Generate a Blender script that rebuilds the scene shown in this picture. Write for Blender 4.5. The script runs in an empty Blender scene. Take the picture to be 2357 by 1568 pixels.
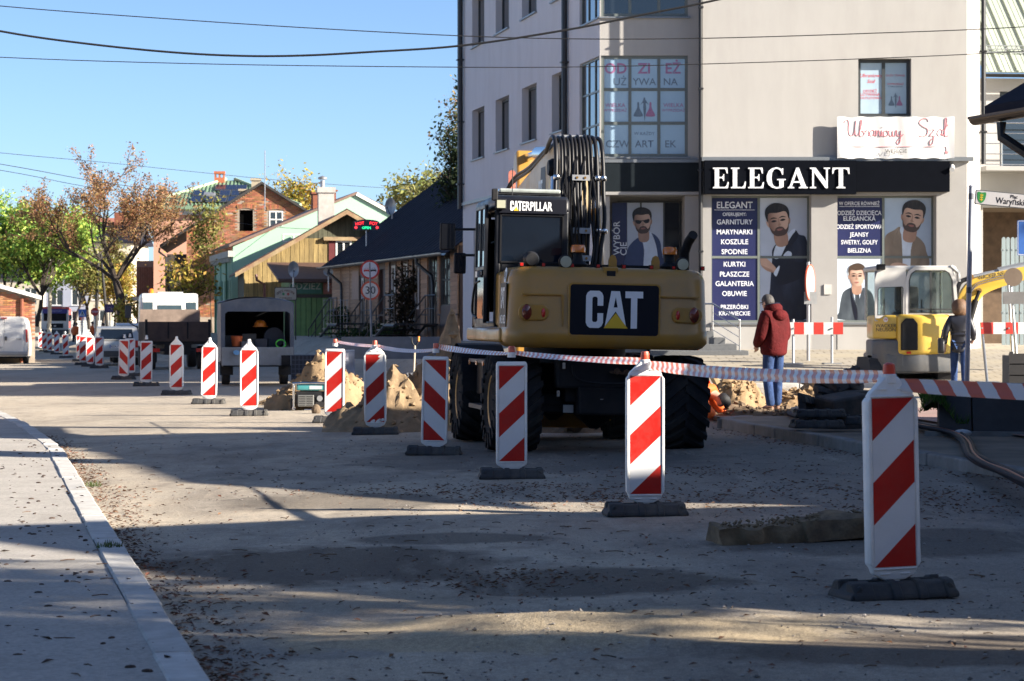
import bpy, bmesh, math, random
from mathutils import Vector, Matrix, noise
random.seed(7)
scene = bpy.context.scene
COL = scene.collection
R = math.radians
V = Vector
# -- camera, sky, sun, exposure
F = 85 / 36 * 2357            # focal length in photo units (photo read at 2357 x 1568)
HZ = 738                      # row of the horizon
CAMZ = 1.5
cam = bpy.data.cameras.new('camera'); camo = bpy.data.objects.new('camera', cam); COL.objects.link(camo)
camo.location = (0, 0, CAMZ); camo.rotation_euler = (R(90), 0, 0)
cam.lens = 85; cam.sensor_width = 36; cam.shift_y = -(784 - HZ) / 2357
cam.clip_start = 0.3; cam.clip_end = 3000
cam.dof.use_dof = True; cam.dof.focus_distance = 23; cam.dof.aperture_fstop = 8.0
scene.camera = camo
SUN_EL, SUN_AZ = R(21.5), R(110)          # azimuth clockwise from +Y: low sun from the right, a little behind the camera
SUN_DIR = V((math.sin(SUN_AZ) * math.cos(SUN_EL), math.cos(SUN_AZ) * math.cos(SUN_EL), math.sin(SUN_EL)))
w = bpy.data.worlds.new('World'); scene.world = w; w.use_nodes = True
nt = w.node_tree; bg = nt.nodes['Background']
sky = nt.nodes.new('ShaderNodeTexSky'); sky.sky_type = 'NISHITA'; sky.sun_disc = False
sky.sun_elevation = SUN_EL; sky.sun_rotation = SUN_AZ
sky.air_density = 0.6; sky.dust_density = 0.6; sky.ozone_density = 3.3
nt.links.new(sky.outputs[0], bg.inputs[0]); bg.inputs[1].default_value = 0.064
sl = bpy.data.lights.new('sun', 'SUN'); sl.energy = 5.0; sl.angle = R(0.5); sl.color = (1, 0.91, 0.78)
so = bpy.data.objects.new('sun', sl); COL.objects.link(so)
so.rotation_euler = SUN_DIR.to_track_quat('Z', 'Y').to_euler(); so.location = (40, -15, 30)
scene.view_settings.view_transform = 'Standard'; scene.view_settings.look = 'None'
scene.view_settings.gamma = 1; scene.view_settings.use_curve_mapping = False
scene.view_settings.exposure = 1.7
# -- helpers
def at(dx, dy, D):
 """a point seen at (dx, dy) of the photo, D metres away"""
 return V(((dx - 1178) * D / F, D, CAMZ - (dy - HZ) * D / F))
SL = 0.012
def cross(X):
 return SL * (min(max(X, -26), 5) - 2)
def gnd(dx, dy):
 """where the road (falling gently to the left) is seen at (dx, dy)"""
 D = (CAMZ + 2 * SL) * F / ((dy - HZ) + SL * (dx - 1178))
 X = (dx - 1178) * D / F
 return V((X, D, cross(X)))
def sstep(t):
 t = min(max(t, 0), 1); return t * t * (3 - 2 * t)
def lerp(a, b, t): return a + (b - a) * t
def pl(x, pts):
 if x <= pts[0][0]: return pts[0][1]
 for (a, b), (c, d) in zip(pts, pts[1:]):
  if x <= c: return b + (d - b) * (x - a) / (c - a)
 return pts[-1][1]
class MB:
 """collects shapes and links them as one mesh object"""
 def __init__(s): s.v = []; s.f = []; s.m = []; s.uv = {}
 def add(s, vs, fs, M=None, mi=0):
  o = len(s.v)
  s.v += [(M @ V(p)) if M else V(p) for p in vs]
  s.f += [tuple(i + o for i in f) for f in fs]; s.m += [mi] * len(fs)
  return s
 def box(s, c, d, M=None, mi=0):
  x, y, z = c; a, b, h = d[0] / 2, d[1] / 2, d[2] / 2
  vs = [(x + i * a, y + j * b, z + k * h) for k in (-1, 1) for j in (-1, 1) for i in (-1, 1)]
  return s.add(vs, [(0, 2, 3, 1), (4, 5, 7, 6), (0, 1, 5, 4), (2, 6, 7, 3), (0, 4, 6, 2), (1, 3, 7, 5)], M, mi)
 def b2(s, lo, hi, M=None, mi=0):
  return s.box([(a + b) / 2 for a, b in zip(lo, hi)], [abs(b - a) for a, b in zip(lo, hi)], M, mi)
 def prism(s, poly, y0, y1, M=None, mi=0):
  """polygon in (x, z), extruded along y"""
  n = len(poly); vs = [(p[0], y0, p[1]) for p in poly] + [(p[0], y1, p[1]) for p in poly]
  fs = [tuple(range(n)), tuple(range(2 * n - 1, n - 1, -1))]
  fs += [(i, i + n, (i + 1) % n + n, (i + 1) % n) for i in range(n)]
  return s.add(vs, fs, M, mi)
 def prismx(s, poly, x0, x1, M=None, mi=0):
  """polygon in (y, z), extruded along x"""
  n = len(poly); vs = [(x0, p[0], p[1]) for p in poly] + [(x1, p[0], p[1]) for p in poly]
  fs = [tuple(range(n)), tuple(range(2 * n - 1, n - 1, -1))]
  fs += [(i, i + n, (i + 1) % n + n, (i + 1) % n) for i in range(n)]
  return s.add(vs, fs, M, mi)
 def prismz(s, poly, z0, z1, M=None, mi=0):
  n = len(poly); vs = [(p[0], p[1], z0) for p in poly] + [(p[0], p[1], z1) for p in poly]
  fs = [tuple(range(n)), tuple(range(2 * n - 1, n - 1, -1))]
  fs += [(i, i + n, (i + 1) % n + n, (i + 1) % n) for i in range(n)]
  return s.add(vs, fs, M, mi)
 def poly(s, pts, M=None, mi=0):
  return s.add(pts, [tuple(range(len(pts)))], M, mi)
 def tube(s, pts, r, n=8, M=None, mi=0, caps=True):
  pts = [V(p) for p in pts]; k = len(pts); rr = r if isinstance(r, (list, tuple)) else [r] * k
  vs = []; up = None
  for i, p in enumerate(pts):
   t = (pts[min(i + 1, k - 1)] - pts[max(i - 1, 0)]).normalized()
   if up is None:
    up = V((0, 0, 1)) if abs(t.z) < .9 else V((0, 1, 0))
   a = t.cross(up)
   if a.length < 1e-4: a = t.cross(V((1, .1, 0)))
   a.normalize(); b = a.cross(t).normalized(); up = b
   vs += [p + (a * math.cos(2 * math.pi * j / n) + b * math.sin(2 * math.pi * j / n)) * rr[i] for j in range(n)]
  fs = [(i * n + j, i * n + (j + 1) % n, (i + 1) * n + (j + 1) % n, (i + 1) * n + j) for i in range(k - 1) for j in range(n)]
  if caps: fs += [tuple(range(n - 1, -1, -1)), tuple(range((k - 1) * n, k * n))]
  return s.add(vs, fs, M, mi)
 def cyl(s, a, b, r, n=12, M=None, mi=0): return s.tube([a, b], r, n, M, mi)
 def lathe(s, prof, n=24, M=None, mi=0, ang=2 * math.pi, caps=True):
  """profile [(radius, z)] about z"""
  k = len(prof)
  vs = [(p[0] * math.cos(ang * j / n), p[0] * math.sin(ang * j / n), p[1]) for j in range(n) for p in prof]
  fs = [(j * k + i, ((j + 1) % n) * k + i, ((j + 1) % n) * k + i + 1, j * k + i + 1) for j in range(n) for i in range(k - 1)]
  if caps and prof[0][0] > 1e-5: fs.append(tuple(j * k for j in range(n - 1, -1, -1)))
  if caps and prof[-1][0] > 1e-5: fs.append(tuple(j * k + k - 1 for j in range(n)))
  return s.add(vs, fs, M, mi)
 def grid(s, fn, nu, nv, M=None, mi=0, uv=False):
  o = len(s.v); vs = [fn(i / nu, j / nv) for j in range(nv + 1) for i in range(nu + 1)]
  fs = [(j * (nu + 1) + i, j * (nu + 1) + i + 1, (j + 1) * (nu + 1) + i + 1, (j + 1) * (nu + 1) + i) for j in range(nv) for i in range(nu)]
  return s.add(vs, fs, M, mi)
 def ball(s, c, r, n=10, M=None, mi=0, sq=(1, 1, 1)):
  k = max(4, n // 2 + 1)
  T = Matrix.Translation(V(c)) @ Matrix.Diagonal((*sq, 1))
  prof = [(r * math.sin(math.pi * i / k), -r * math.cos(math.pi * i / k)) for i in range(k + 1)]
  prof[0] = (0, -r); prof[-1] = (0, r)
  return s.lathe(prof, n, (M @ T) if M else T, mi)
 def mesh(s, name, mats, smooth=None, bevel=0, seg=2, weld=False):
  me = bpy.data.meshes.new(name)
  me.from_pydata([tuple(p) for p in s.v], [], s.f)
  if not isinstance(mats, (list, tuple)): mats = [mats]
  for m in mats: me.materials.append(m)
  me.polygons.foreach_set('material_index', s.m)
  bm = bmesh.new(); bm.from_mesh(me)
  if weld or bevel: bmesh.ops.remove_doubles(bm, verts=bm.verts, dist=1e-5)
  bmesh.ops.recalc_face_normals(bm, faces=bm.faces)
  if bevel:
   ed = [e for e in bm.edges if len(e.link_faces) == 2 and e.calc_face_angle(0) > R(25)]
   bmesh.ops.bevel(bm, geom=ed, offset=bevel, segments=seg, profile=.5, affect='EDGES', clamp_overlap=True)
  bm.to_mesh(me); bm.free()
  if smooth is not None:
   me.polygons.foreach_set('use_smooth', [True] * len(me.polygons))
   me.set_sharp_from_angle(angle=R(smooth))
  return me
 def build(s, name, mats, parent=None, smooth=None, bevel=0, seg=2, weld=False):
  return link(name, s.mesh(name, mats, smooth, bevel, seg, weld), parent)
def link(name, me, parent=None, loc=None, rot=None):
 o = bpy.data.objects.new(name, me); COL.objects.link(o)
 if parent is not None: o.parent = parent
 if loc is not None: o.location = loc
 if rot is not None: o.rotation_euler = rot
 return o
def tag(o, label=None, cat=None, group=None, kind=None):
 if label: o['label'] = label
 if cat: o['category'] = cat
 if group: o['group'] = group
 if kind: o['kind'] = kind
 return o
def thing(name, label, cat, loc=(0, 0, 0), rz=0, group=None, rot=None):
 o = bpy.data.objects.new(name, None); COL.objects.link(o); o.empty_display_size = .2
 o.location = loc; o.rotation_euler = rot or (0, 0, rz)
 return tag(o, label, cat, group)
def copy_tree(o, parent=None):
 c = o.copy(); COL.objects.link(c)
 if parent is not None: c.parent = parent
 for ch in list(o.children): copy_tree(ch, c)
 return c
def T(x, y, z): return Matrix.Translation((x, y, z))
def RX(a): return Matrix.Rotation(R(a), 4, 'X')
def RY(a): return Matrix.Rotation(R(a), 4, 'Y')
def RZ(a): return Matrix.Rotation(R(a), 4, 'Z')
# -- materials
MATS = {}
def mat(name, col, rough=.6, metal=0, var=.12, scale=4, bump=0, bscale=40, coat=0, spec=.5, rnd=0, dirt=None, dirt_amt=.5, dscale=1.5,
  trans=0, emit=None, es=0, stretch=None, ior=1.5, alpha=1, hue=0):
 if name in MATS: return MATS[name]
 m = bpy.data.materials.new(name); m.use_nodes = True; MATS[name] = m
 n, l = m.node_tree.nodes, m.node_tree.links; p = n['Principled BSDF']
 p.inputs['Roughness'].default_value = rough; p.inputs['Metallic'].default_value = metal
 p.inputs['Coat Weight'].default_value = coat; p.inputs['Coat Roughness'].default_value = .06
 p.inputs['Specular IOR Level'].default_value = spec; p.inputs['IOR'].default_value = ior
 p.inputs['Transmission Weight'].default_value = trans; p.inputs['Alpha'].default_value = alpha
 tc = n.new('ShaderNodeTexCoord'); vec = tc.outputs['Object']
 if stretch:
  mp = n.new('ShaderNodeMapping'); mp.inputs['Scale'].default_value = stretch; l.new(vec, mp.inputs[0]); vec = mp.outputs[0]
 def noise_(sc, det=4, ro=.6):
  t = n.new('ShaderNodeTexNoise'); t.inputs['Scale'].default_value = sc; t.inputs['Detail'].default_value = det
  t.inputs['Roughness'].default_value = ro; l.new(vec, t.inputs['Vector']); return t.outputs['Fac']
 def ramp(src, a, b, x0=.3, x1=.7):
  t = n.new('ShaderNodeMapRange'); t.inputs[1].default_value = x0; t.inputs[2].default_value = x1
  t.inputs[3].default_value = a; t.inputs[4].default_value = b; l.new(src, t.inputs[0]); return t.outputs[0]
 hsv = n.new('ShaderNodeHueSaturation'); hsv.inputs['Color'].default_value = (*col, 1)
 val = ramp(noise_(scale), 1 - var, 1 + var)
 if rnd:
  oi = n.new('ShaderNodeObjectInfo'); ge = n.new('ShaderNodeNewGeometry')
  a = n.new('ShaderNodeMath'); a.operation = 'ADD'; l.new(oi.outputs['Random'], a.inputs[0]); l.new(ge.outputs['Random Per Island'], a.inputs[1])
  fr = n.new('ShaderNodeMath'); fr.operation = 'FRACT'; l.new(a.outputs[0], fr.inputs[0])
  rv = ramp(fr.outputs[0], 1 - rnd, 1 + rnd, 0, 1)
  mu = n.new('ShaderNodeMath'); mu.operation = 'MULTIPLY'; l.new(val, mu.inputs[0]); l.new(rv, mu.inputs[1]); val = mu.outputs[0]
  if hue:
   f2 = n.new('ShaderNodeMath'); f2.operation = 'MULTIPLY'; l.new(fr.outputs[0], f2.inputs[0]); f2.inputs[1].default_value = 7.31
   f3 = n.new('ShaderNodeMath'); f3.operation = 'FRACT'; l.new(f2.outputs[0], f3.inputs[0])
   l.new(ramp(f3.outputs[0], .5 - hue, .5 + hue, 0, 1), hsv.inputs['Hue'])
 l.new(val, hsv.inputs['Value']); out = hsv.outputs[0]
 if dirt:
  mx = n.new('ShaderNodeMix'); mx.data_type = 'RGBA'; l.new(ramp(noise_(dscale, 8, .7), 0, dirt_amt, .45, .72), mx.inputs[0])
  l.new(out, mx.inputs[6]); mx.inputs[7].default_value = (*dirt, 1); out = mx.outputs[2]
  l.new(ramp(noise_(dscale, 8, .7), rough, min(1, rough + .25), .45, .72), p.inputs['Roughness'])
 l.new(out, p.inputs['Base Color'])
 if bump:
  b = n.new('ShaderNodeBump'); b.inputs['Strength'].default_value = min(1, bump); b.inputs['Distance'].default_value = .01 * max(1, bump)
  l.new(noise_(bscale, 6, .65), b.inputs['Height']); l.new(b.outputs[0], p.inputs['Normal'])
 if emit:
  p.inputs['Emission Color'].default_value = (*emit, 1); p.inputs['Emission Strength'].default_value = es
 return m
def leafmat(name, col, hue=.03, rnd=.5):
 m = mat(name, col, rough=.6, var=.1, rnd=rnd, hue=hue, spec=.3)
 n, l = m.node_tree.nodes, m.node_tree.links; p = n['Principled BSDF']
 tr = n.new('ShaderNodeBsdfTranslucent'); mx = n.new('ShaderNodeMixShader'); mx.inputs[0].default_value = .35
 l.new(p.inputs['Base Color'].links[0].from_socket, tr.inputs[0])
 l.new(p.outputs[0], mx.inputs[1]); l.new(tr.outputs[0], mx.inputs[2]); l.new(mx.outputs[0], n['Material Output'].inputs[0])
 return m
WHITE = lambda: mat('white_plastic', (.80, .80, .78), .45, var=.05, dirt=(.45, .42, .37), dirt_amt=.35, dscale=6)
RED = lambda: mat('red_reflective', (.46, .014, .009), .42, var=.08, scale=12, dirt=(.30, .08, .06), dirt_amt=.3, dscale=7, spec=.3)
RUBBER = lambda: mat('black_rubber', (.035, .036, .038), .75, var=.25, bump=.4, bscale=60, dirt=(.16, .14, .11), dirt_amt=.5, dscale=5)
STEEL = lambda: mat('galvanised_steel', (.42, .43, .44), .42, metal=.7, var=.12)
DARK = lambda: mat('black_paint', (.018, .019, .022), .38, var=.2, dirt=(.10, .09, .075), dirt_amt=.3, dscale=4)
GLASS = lambda: mat('window_glass', (.012, .016, .02), .04, var=.1, spec=.9, coat=.5)
# -- lettering
FONTC = {}
def text_mesh(s, h, mat_, bold=0.0, xs=1.0, shear=0, depth=.0):
 key = (s, h, mat_.name, bold, xs, shear, depth)
 if key in FONTC: return FONTC[key]
 cu = bpy.data.curves.new('lettering', 'FONT'); cu.body = s; cu.align_x = 'CENTER'; cu.align_y = 'CENTER'
 cu.size = h / .72; cu.offset = bold * h; cu.shear = shear; cu.resolution_u = 3; cu.extrude = depth
 o = bpy.data.objects.new('lettering', cu); COL.objects.link(o)
 bpy.context.view_layer.update()
 me = bpy.data.meshes.new_from_object(o.evaluated_get(bpy.context.evaluated_depsgraph_get()))
 bpy.data.objects.remove(o); bpy.data.curves.remove(cu)
 me.transform(RX(90) @ Matrix.Diagonal((xs, 1, 1, 1))); me.materials.clear(); me.materials.append(mat_)
 FONTC[key] = me; return me
def text(s, h, mat_, parent, loc, rz=0, bold=.02, xs=1.0, shear=0, name='lettering', fit=None, rot=None, depth=0):
 me = text_mesh(s, h, mat_, bold, xs, shear, depth)
 o = link(name, me, parent, loc, rot or (0, 0, rz))
 if fit:
  w_ = max(v.co.x for v in me.vertices) - min(v.co.x for v in me.vertices)
  o.scale = (fit / w_, 1, 1)
 return o
def flat_shape(outlines, mat_, depth=0):
 """outlines: list of 2D point lists (holes by nesting) -> mesh in the xz plane facing -y"""
 cu = bpy.data.curves.new('shape', 'CURVE'); cu.dimensions = '2D'; cu.fill_mode = 'BOTH'; cu.extrude = depth
 for pts in outlines:
  sp = cu.splines.new('POLY'); sp.points.add(len(pts) - 1); sp.use_cyclic_u = True
  for q, p in zip(sp.points, pts): q.co = (p[0], p[1], 0, 1)
 o = bpy.data.objects.new('shape', cu); COL.objects.link(o); bpy.context.view_layer.update()
 me = bpy.data.meshes.new_from_object(o.evaluated_get(bpy.context.evaluated_depsgraph_get()))
 bpy.data.objects.remove(o); bpy.data.curves.remove(cu)
 me.transform(RX(90)); me.materials.clear(); me.materials.append(mat_)
 return me
def smooth_pts(pts, k=4, closed=True):
 """Catmull-Rom through the points"""
 n = len(pts); out = []
 for i in range(n if closed else n - 1):
  g = lambda j: pts[(i + j) % n] if closed else pts[min(max(i + j, 0), n - 1)]
  a, b, c, d = g(-1), g(0), g(1), g(2)
  for q in range(k):
   t = q / k
   out.append(tuple(.5 * (2 * b[m] + (c[m] - a[m]) * t + (2 * a[m] - 5 * b[m] + 4 * c[m] - d[m]) * t * t + (3 * b[m] - a[m] - 3 * c[m] + d[m]) * t ** 3) for m in range(len(b))))
 if not closed: out.append(tuple(pts[-1]))
 return out
SERIF = {
 'E': ([[(0,0),(0,.05),(.09,.07),(.09,.93),(0,.95),(0,1),(.68,1),(.70,.72),(.65,.72),(.60,.90),(.55,.94),(.29,.94),(.29,.55),(.42,.55),(.47,.60),(.49,.68),(.53,.68),(.53,.36),(.49,.36),(.47,.44),(.42,.49),(.29,.49),(.29,.06),(.57,.06),(.64,.12),(.70,.30),(.75,.30),(.71,0)]], .75),
 'L': ([[(0,0),(0,.05),(.09,.07),(.09,.93),(0,.95),(0,1),(.40,1),(.40,.95),(.29,.93),(.29,.06),(.52,.06),(.60,.12),(.66,.32),(.71,.32),(.67,0)]], .71),
 'G': ([[(.80,.97),(.80,.66),(.75,.66),(.70,.82),(.60,.92),(.48,.95),(.36,.90),(.28,.76),(.25,.5),(.28,.24),(.36,.10),(.48,.05),(.58,.06),(.62,.10),(.62,.38),(.52,.40),(.52,.45),(.92,.45),(.92,.40),(.82,.38),(.82,.06),(.66,.0),(.48,-.02),(.28,.03),(.12,.16),(.03,.36),(.03,.62),(.12,.84),(.28,.97),(.48,1.02),(.62,.99),(.72,.93),(.76,.97)]], .92),
 'A': ([[(0,0),(0,.05),(.08,.08),(.40,1),(.52,1),(.86,.08),(.94,.05),(.94,0),(.52,0),(.52,.05),(.63,.08),(.57,.27),(.26,.27),(.19,.08),(.30,.05),(.30,0)],[(.285,.34),(.545,.34),(.415,.74)]], .94),
 'N': ([[(0,0),(0,.05),(.11,.08),(.11,.92),(0,.95),(0,1),(.27,1),(.76,.32),(.76,.92),(.65,.95),(.65,1),(.95,1),(.95,.95),(.84,.92),(.84,0),(.74,0),(.19,.78),(.19,.08),(.30,.05),(.30,0)]], .95),
 'T': ([[(.20,0),(.20,.05),(.31,.08),(.31,.94),(.20,.94),(.10,.88),(.05,.70),(0,.70),(.02,1),(.80,1),(.82,.70),(.77,.70),(.72,.88),(.62,.94),(.51,.94),(.51,.08),(.62,.05),(.62,0)]], .82)}
BLOCK = {
 'C': [[(0,.14),(0,.86),(.05,.95),(.14,1),(.46,1),(.55,.95),(.6,.86),(.6,.6),(.4,.6),(.4,.8),(.36,.84),(.26,.84),(.22,.8),(.22,.2),(.26,.16),(.36,.16),(.4,.2),(.4,.4),(.6,.4),(.6,.14),(.55,.05),(.46,0),(.14,0),(.05,.05)]],
 'A': [[(0,.04),(.21,1),(.51,1),(.74,.04),(.37,.45)],[(.30,.56),(.44,.56),(.37,.84)]],
 'T': [[(0,1),(.62,1),(.62,.82),(.42,.82),(.42,0),(.2,0),(.2,.82),(0,.82)]]}
def cat_word(parent, h, wscale, loc, rz=0, mw=None, my=None, rot=None):
 """three block letters with a yellow triangle under the middle one, left edge at loc"""
 M = Matrix.Diagonal((h * wscale, 1, h, 1)); X = 0
 rm = (RZ(math.degrees(rz)) if rot is None else rot)
 for ch, off in (('C', 0), ('A', .66), ('T', 1.36)):
  me = flat_shape(BLOCK[ch], mw); me.transform(M)
  o = link('letter', me, parent); o.matrix_local = Matrix.Translation(loc) @ rm @ T(off * h * wscale, 0, 0)
 me = flat_shape([[(.62, 0), (1.44, 0), (1.03, .41)]], my); me.transform(M)
 o = link('triangle', me, parent); o.matrix_local = Matrix.Translation(loc) @ rm @ T(0, -.002, 0)
# -- walls and windows
def wall_holes(mb, W, H, holes, depth=.18, y=0, z0=0, top=None, mi=0):
 """front face (normal -y) of a wall W x H with rectangular holes (x0, z0, x1, z1) and reveals going back; top(x) trims a gable"""
 xs = sorted({0, W, *[h[0] for h in holes], *[h[2] for h in holes]}); zs = sorted({z0, H, *[h[1] for h in holes], *[h[3] for h in holes]})
 for a, b in zip(xs, xs[1:]):
  for c, d in zip(zs, zs[1:]):
   if any(h[0] - 1e-6 <= a and b <= h[2] + 1e-6 and h[1] - 1e-6 <= c and d <= h[3] + 1e-6 for h in holes): continue
   mb.add([(a, y, c), (b, y, c), (b, y, d), (a, y, d)], [(0, 1, 2, 3)], None, mi)
 for a, c, b, d in holes:
  mb.add([(a, y, c), (b, y, c), (b, y, d), (a, y, d), (a, y + depth, c), (b, y + depth, c), (b, y + depth, d), (a, y + depth, d)],
               [(0, 4, 5, 1), (1, 5, 6, 2), (2, 6, 7, 3), (3, 7, 4, 0)], None, mi)
 if top:
  n = 24; prev = None
  pts = [(W * i / n, top(W * i / n)) for i in range(n + 1)]
  for (xa, za), (xb_, zb) in zip(pts, pts[1:]):
   if za > H + 1e-4 or zb > H + 1e-4:
    mb.add([(xa, y, H), (xb_, y, H), (xb_, y, max(zb, H + 1e-4)), (xa, y, max(za, H + 1e-4))], [(0, 1, 2, 3)], None, mi)
def window(parent, x, z, w_, h, y, cols=2, rows=1, fmat=None, gmat=None, fw=.06, sill=True, smat=None, M=None, fd=.06, sillout=.06):
 """window part: frame mesh > one pane object per light, sill. y = plane of the frame front"""
 f = MB(); fw2 = fw
 f.b2((0, 0, 0), (w_, fd, fw2)); f.b2((0, 0, h - fw2), (w_, fd, h)); f.b2((0, 0, fw2), (fw2, fd, h - fw2)); f.b2((w_ - fw2, 0, fw2), (w_, fd, h - fw2))
 for i in range(1, cols): f.b2((w_ * i / cols - fw2 / 2, .003, fw2), (w_ * i / cols + fw2 / 2, fd, h - fw2))
 for j in range(1, rows): f.b2((fw2, .006, h * j / rows - fw2 / 2), (w_ - fw2, fd - .003, h * j / rows + fw2 / 2))
 o = f.build('window', fmat, parent)
 o.matrix_local = (M or Matrix()) @ T(x, y, z)
 for i in range(cols):
  for j in range(rows):
   g = MB(); g.b2((w_ * i / cols + .01, fd * .5, h * j / rows + .01), (w_ * (i + 1) / cols - .01, fd * .5 + .01, h * (j + 1) / rows - .01))
   g.build('pane', gmat, o)
 if sill:
  MB().b2((-.06, -y - sillout if y > 0 else -sillout, -.05), (w_ + .06, .02, -.012)).build('sill', smat or fmat, o)
 return o
# ==== GROUND
def xb(Y):
 """left border of the raised right side: kerb first, then the house fronts"""
 if Y < 34: return 2.8 + (33.8 - Y) * .1538
 return pl(Y, [(34, 2.77), (46, 1.6), (60, .3), (79, -3.4), (97, -8.2), (110, -13.5), (125, -17.2), (150, -24), (200, -36), (600, -130)])
def zr(Y): return pl(Y, [(34, .13), (50, .2), (61, .85), (140, .85), (200, .4)])
def road_z(X, Y):
 z = cross(X)
 if Y > 33:
  t = sstep((X - (xb(Y) - 2.2)) / 2.2) * sstep((Y - 33) / 2.5); z = lerp(z, zr(Y), t)
 if Y < 30 and -9 < X < 5:
  k = sstep((30 - Y) / 10)
  z += k * .02 * noise.noise(V((X * .55, Y * .5, 1.7))) + k * .006 * noise.noise(V((X * 2.3, Y * 2, 4.1)))
  g = math.exp(-((X - .35) / 1.0) ** 2 - ((Y - 11.75) / .95) ** 2)
  z += g * (.050 + .034 * math.sin((Y + .25 * X + .3 * noise.noise(V((X * 1.2, Y, 9)))) * 9.5))
  z -= .035 * math.exp(-((X + .75) / .35) ** 2 - ((Y - 12.2) / .25) ** 2)
  z -= .02 * math.exp(-((X - .1) / .4) ** 2 - ((Y - 13.6) / .4) ** 2)
 return z
def ground_mat():
 m = bpy.data.materials.new('dusty_road'); m.use_nodes = True; n, l = m.node_tree.nodes, m.node_tree.links; p = n['Principled BSDF']
 tc = n.new('ShaderNodeTexCoord').outputs['Object']
 def mp(sc, lo=(0, 0, 0)):
  q = n.new('ShaderNodeMapping'); q.inputs['Scale'].default_value = sc; q.inputs['Location'].default_value = lo; l.new(tc, q.inputs[0]); return q.outputs[0]
 def nz(vec, sc, det=6, ro=.6, dist=0):
  q = n.new('ShaderNodeTexNoise'); q.inputs['Scale'].default_value = sc; q.inputs['Detail'].default_value = det; q.inputs['Roughness'].default_value = ro
  q.inputs['Distortion'].default_value = dist; l.new(vec, q.inputs['Vector']); return q.outputs['Fac']
 def mr(s, a, b, c=0, d=1):
  q = n.new('ShaderNodeMapRange'); l.new(s, q.inputs[0])
  for i, v_ in enumerate((a, b, c, d)): q.inputs[i + 1].default_value = v_
  return q.outputs[0]
 def mix(f, a, b, t='MIX'):
  q = n.new('ShaderNodeMix'); q.data_type = 'RGBA'; q.blend_type = t
  if isinstance(f, float): q.inputs[0].default_value = f
  else: l.new(f, q.inputs[0])
  for i, c in ((6, a), (7, b)):
   if isinstance(c, tuple): q.inputs[i].default_value = (*c, 1)
   else: l.new(c, q.inputs[i])
  return q.outputs[2]
 def mth(op, a, b=None):
  q = n.new('ShaderNodeMath'); q.operation = op
  for i, c in enumerate((a, b)):
   if c is None: continue
   if isinstance(c, (int, float)): q.inputs[i].default_value = c
   else: l.new(c, q.inputs[i])
  return q.outputs[0]
 al = mp((1, .35, 1))
 dust = mr(nz(al, .55, 9, .66, .5), .42, .58)
 c = mix(dust, (.26, .225, .185), (.48, .41, .32))
 c = mix(mr(nz(al, 1.7, 6, .7), .35, .75, 0, .55), c, (.48, .44, .375))
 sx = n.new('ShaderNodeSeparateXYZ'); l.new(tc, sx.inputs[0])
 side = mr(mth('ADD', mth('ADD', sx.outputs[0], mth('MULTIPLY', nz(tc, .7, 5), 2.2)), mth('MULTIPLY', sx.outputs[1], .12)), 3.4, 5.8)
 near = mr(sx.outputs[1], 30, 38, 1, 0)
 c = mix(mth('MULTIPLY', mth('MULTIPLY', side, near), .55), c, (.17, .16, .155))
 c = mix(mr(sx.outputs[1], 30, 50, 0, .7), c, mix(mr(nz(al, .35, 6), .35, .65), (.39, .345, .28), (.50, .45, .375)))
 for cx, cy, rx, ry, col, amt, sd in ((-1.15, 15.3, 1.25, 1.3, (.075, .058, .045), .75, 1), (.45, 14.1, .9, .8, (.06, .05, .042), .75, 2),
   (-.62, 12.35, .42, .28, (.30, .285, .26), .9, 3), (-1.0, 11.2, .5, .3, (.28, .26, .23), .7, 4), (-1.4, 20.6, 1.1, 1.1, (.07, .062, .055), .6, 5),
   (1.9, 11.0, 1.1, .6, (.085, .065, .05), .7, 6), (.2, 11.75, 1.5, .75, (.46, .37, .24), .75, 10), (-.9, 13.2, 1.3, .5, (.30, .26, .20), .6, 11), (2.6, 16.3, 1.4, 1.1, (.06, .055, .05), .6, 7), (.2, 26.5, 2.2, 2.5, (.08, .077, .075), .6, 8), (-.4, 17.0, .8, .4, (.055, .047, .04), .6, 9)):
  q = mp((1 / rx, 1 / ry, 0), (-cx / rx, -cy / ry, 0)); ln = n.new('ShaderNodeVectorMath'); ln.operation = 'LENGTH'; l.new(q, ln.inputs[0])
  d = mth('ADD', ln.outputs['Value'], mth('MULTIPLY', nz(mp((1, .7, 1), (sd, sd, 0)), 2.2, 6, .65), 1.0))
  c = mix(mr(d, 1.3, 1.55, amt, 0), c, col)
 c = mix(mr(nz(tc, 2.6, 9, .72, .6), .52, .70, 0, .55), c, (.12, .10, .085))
 c = mix(mr(nz(mp((1.6, .22, 1), (3, 1, 0)), 1.1, 8, .7), .55, .72, 0, .5), c, (.50, .45, .37))
 fine = nz(tc, 130, 3, .7); mid = nz(tc, 34, 5, .7)
 c = mix(1.0, c, mix(mr(fine, .3, .7), (.62, .62, .62), (1.32, 1.30, 1.26)), 'MULTIPLY')
 c = mix(1.0, c, mix(mr(mid, .35, .65), (.82, .81, .80), (1.14, 1.13, 1.12)), 'MULTIPLY')
 vo = n.new('ShaderNodeTexVoronoi'); vo.inputs['Scale'].default_value = 55; l.new(tc, vo.inputs['Vector'])
 c = mix(mr(vo.outputs['Distance'], .06, .13, .45, 0), c, (.34, .32, .30))
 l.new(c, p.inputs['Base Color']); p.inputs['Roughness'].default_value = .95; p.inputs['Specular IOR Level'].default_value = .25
 b = n.new('ShaderNodeBump'); b.inputs['Strength'].default_value = .9; b.inputs['Distance'].default_value = .012
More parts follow.
